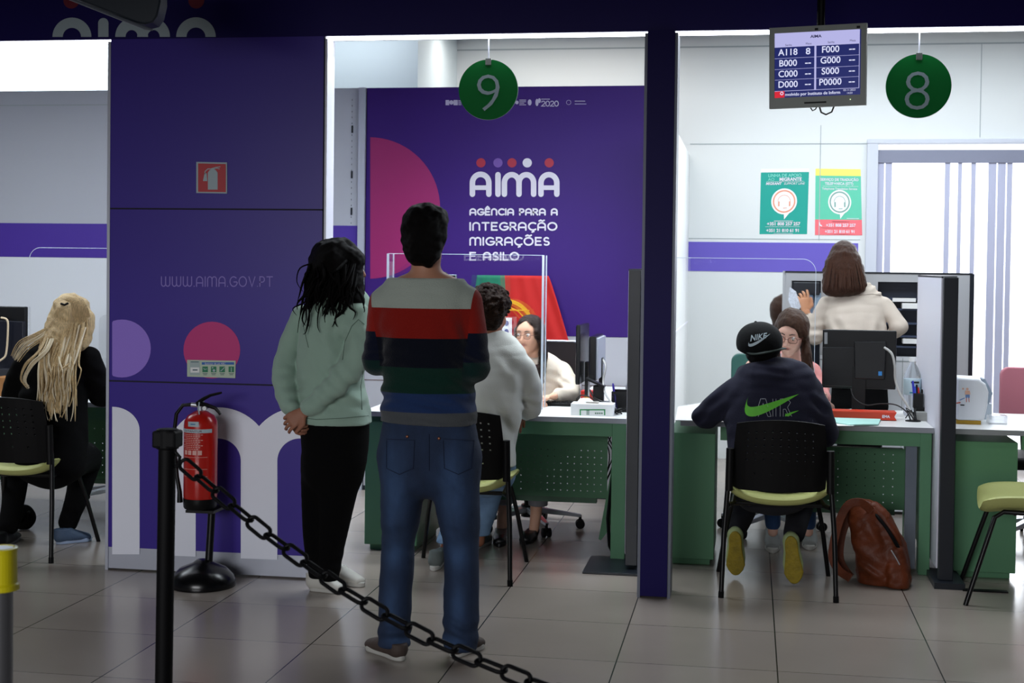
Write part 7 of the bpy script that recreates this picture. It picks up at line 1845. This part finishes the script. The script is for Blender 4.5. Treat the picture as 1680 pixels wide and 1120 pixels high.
# ---------------------------------------------------------------- woman standing at the shelves
YF = 8.92
sw_ = person_root(W(1400, 700, YF).x, YF, 'standing woman with straight brown hair and beige blouse, back turned, one hand raised')
def s7(x, y, hw, dep, dY=0): return (px(x, y, YF+dY), hw*mpp(YF+dY), dep)
Rf = rotm(6, -12, 0); hcf = px(1384, 428, YF+.03)
b = Vol(.006); Tf = head_prims(b, hcf, Rf, .95)
b.loft([s7(1386, 450, 12, .046), s7(1390, 478, 16, .052)], k=.03)
b.loft([s7(1402, 488, 40, .07), s7(1405, 540, 36, .09), s7(1408, 600, 32, .09), s7(1410, 650, 36, .10)], k=.03)
b.loft([s7(1358, 500, 8, .03), s7(1342, 530, 7, .028, .02), s7(1337, 550, 7, .026, .03)], k=.02); b.loft([s7(1337, 550, 7, .026, .03), s7(1328, 535, 7, .024, .04), s7(1322, 512, 7, .024, .05)], k=.02)
b.loft([s7(1446, 502, 8, .03), s7(1464, 519, 7, .028, -.01), s7(1472, 533, 7, .026, -.02)], k=.02); b.loft([s7(1472, 533, 7, .026, -.02), s7(1452, 562, 7, .024, .12)], k=.02)
for q in (1393, 1428): b.loft([s7(q, 660, 19, .08), s7(q, 740, 16, .065), s7(q, 800, 12, .05), s7(q, 868, 8, .035)], k=.03)
hm = Vol(.003); hand(hm, px(1322, 512, YF+.05), (-.15, .15, .95), (.2, -1, .2), -1, .35, s=.95, curls=[.25, .5, .6, .7]); hand(hm, px(1452, 562, YF+.12), (-.3, .4, -.8), (.4, -.8, 0), 1, .5)
vol_obj('body', [b, hm], skin('st', '#c08a68'), sw_, col=skincol('#c08a68'))
t = Vol(.0065)
t.loft([s7(1390, 486, 14, .05), s7(1398, 492, 36, .066), s7(1402, 503, 50, .095), s7(1404, 540, 46, .12), s7(1407, 590, 44, .115), s7(1410, 640, 46, .125)], k=.03, p=2.2)
t.loft([s7(1356, 500, 13, .052), s7(1342, 530, 13, .048, .02), s7(1337, 552, 12, .046, .03)], k=.012); t.loft([s7(1337, 552, 14, .05, .03), s7(1328, 536, 12, .042, .04), s7(1323, 522, 10, .036, .05)], k=.02)
t.loft([s7(1448, 500, 14, .052), s7(1464, 518, 13, .050, -.01), s7(1474, 534, 12, .046, -.02)], k=.012); t.loft([s7(1476, 534, 13, .048, -.02), s7(1455, 556, 10, .036, .10)], k=.02)
t.fold(px(1372, 540, YF-.1), .09, (1, 0, .4), 60, .006); t.fold(px(1438, 545, YF-.1), .09, (1, 0, -.4), 60, .006); t.fold(px(1338, 545, YF-.03), .06, (-.3, 0, 1), 100, .005); t.noise(.008, 14, 41).noise(.004, 36, 1)
t.cut((0, 0, W(1410, 632, YF).z), (0, 0, -1))
bl_ = vol_obj('blouse', t, mat('beige_blouse', '#c9bdb0', .8, bump=.15, bscale=260), sw_, 'beige blouse', relax=1)
sm = MB(); seam(sm, bl_, [(1358, 486), (1380, 483), (1405, 485), (1430, 482), (1446, 484)], .0016); obj('yoke_seam', sm, mat('blouse_seam', '#9d9186', .8), sw_)
j = Vol(.007)
j.loft([s7(1410, 632, 42, .12), s7(1410, 665, 44, .13)], k=.03)
for q in (1393, 1427): j.loft([s7(q, 665, 22, .11), s7(q, 740, 18, .09), s7(q, 800, 15, .07), s7(q, 868, 12, .055)], k=.02)
vol_obj('trousers', j, BLKC, sw_, 'black trousers')
for q in (1393, 1427):
    f_ = W(q, 868, YF); shoe(sw_, (f_.x, YF-.08, 0), (f_.x, YF+.16, 0), BF, BF, label='black shoe', cuffh=.05, w_=.04)
h = Vol(.005)
h.ell(hcf+np.array([0, -.012, .030]), (.088, .105, .096))
h.loft([s7(1384, 425, 26, .08, -.02), s7(1384, 445, 32, .075, -.05), s7(1385, 468, 34, .06, -.08), s7(1386, 474, 34, .05, -.09)], side=(1, 0, 0), k=.03, n=2, cap=.5)
h.noise(.003, 70, 3); h.noise(.002, 150, 1); h.cut((0, 0, W(1385, 476, YF-.1).z), (-.15, 0, -1))
h.ell(hcf+Rf@np.array([0, .13, -.03]), (.062, .07, .09), rot=Rf, k=.01, sub=True)
vol_obj('hair', h, mat('hair_straight_brown', '#3b241a', .38, var=.35, vscale=30, bump=.5, bscale=140, stretch=(9, 9, .5), spec=.2), sw_, 'straight brown shoulder-length hair', relax=1)
sm = MB(); rg = random.Random(2)
for k_ in range(60):
    x1 = 1350+rg.random()*70; x0 = 1384+(x1-1385)*.72
    strand(sm, [px(x0, 418+abs(x0-1384)*.3, YF-.075), px((x0+x1)/2, 446, YF-.125), px(x1, 470, YF-.15), px(x1+rg.uniform(-2, 2), 475+rg.uniform(-3, 3), YF-.148)], rg.uniform(.003, .006), .0015, 4)
obj('hair_ends', sm, MATS['hair_straight_brown'], sw_, smooth=True)
sh_ = MB(); q = [px(1296, 471, YF-.02), px(1306, 478, YF+.02), px(1314, 503, YF+.03), px(1308, 512, YF+.0), px(1300, 508, YF-.03), px(1293, 492, YF-.04)]
sh_.prism([Vector(v) for v in q], (0, .002, .0005))
tag(obj('paper_sheet', sh_, mat('paper_printed', '#c9d0dc', .7, var=.25, vscale=90)), 'printed white sheet held up by the woman at the shelves', 'paper')
obj('bracelet', MB().tube([Vector(px(1322, 514, YF+.05))+Vector((.030*math.cos(a), .028*math.sin(a), .004*math.sin(a))) for a in [2*PI*i/16 for i in range(16)]], .002, 6, closed=True), BLACKM, sw_)

# ---------------------------------------------------------------- someone behind the shelving screen
YH = 9.75
hx_ = W(1288, 600, YH).x
hp = person_root(hx_, YH, 'dark-haired person mostly hidden behind the left end of the grey screen')
def s8(x, y, hw, dep, dY=0): return (px(x, y, YH+dY), hw*mpp(YH+dY), dep)
b = Vol(.008); hch = px(1295, 512, YH); Rh = rotm(-80, 0, 0); head_prims(b, hch, Rh, .95); b.loft([s8(1290, 525, 11, .045), s8(1290, 545, 13, .05)], k=.02); b.loft([s8(1290, 560, 34, .08), s8(1290, 620, 32, .09), s8(1290, 680, 34, .10), s8(1290, 715, 34, .10)], k=.03)
for q in (-.09, .09): b.loft([((hx_+q, YH, .50), .07), ((hx_+q, YH+.38, .50), .055), ((hx_+q, YH+.40, .06), .035)], k=.02)
vol_obj('body', b, skin('hid', '#b98a74'), hp, col=skincol('#b98a74'))
h = Vol(.006); h.ell(hch+Rh@np.array([0, -.03, .025]), (.086, .10, .10), rot=Rh); h.loft([s8(1286, 510, 20, .08), s8(1287, 540, 19, .06)], k=.03); h.ell(hch+Rh@np.array([0, .11, -.03]), (.06, .07, .09), rot=Rh, sub=True, k=.01); h.noise(.004, 60, 2)
vol_obj('hair', h, HBRN, hp, 'dark brown hair')
t = Vol(.008); t.loft([s8(1290, 552, 26, .08), s8(1290, 575, 38, .11), s8(1290, 640, 38, .12), s8(1290, 710, 40, .13)], k=.03); vol_obj('jumper', t, mat('dark_slate_cloth', '#23282e', .9), hp)
j = Vol(.008); j.loft([((hx_, YH, .52), .15, .12), ((hx_, YH+.12, .52), .15, .10)], k=.03)
for q in (-.09, .09): j.loft([((hx_+q, YH, .50), .088), ((hx_+q, YH+.38, .50), .07), ((hx_+q, YH+.40, .10), .052)], k=.02)
vol_obj('trousers', j, BLKC, hp); 
for q in (-.09, .09): shoe(hp, (hx_+q, YH+.34, 0), (hx_+q, YH+.58, 0), BF, BF, cuffh=.06, w_=.04)
swivel((hx_, YH-.02, 0), math.radians(180), 'black swivel chair hidden behind the grey screen', BLACKM, BLACKM, rim=False)
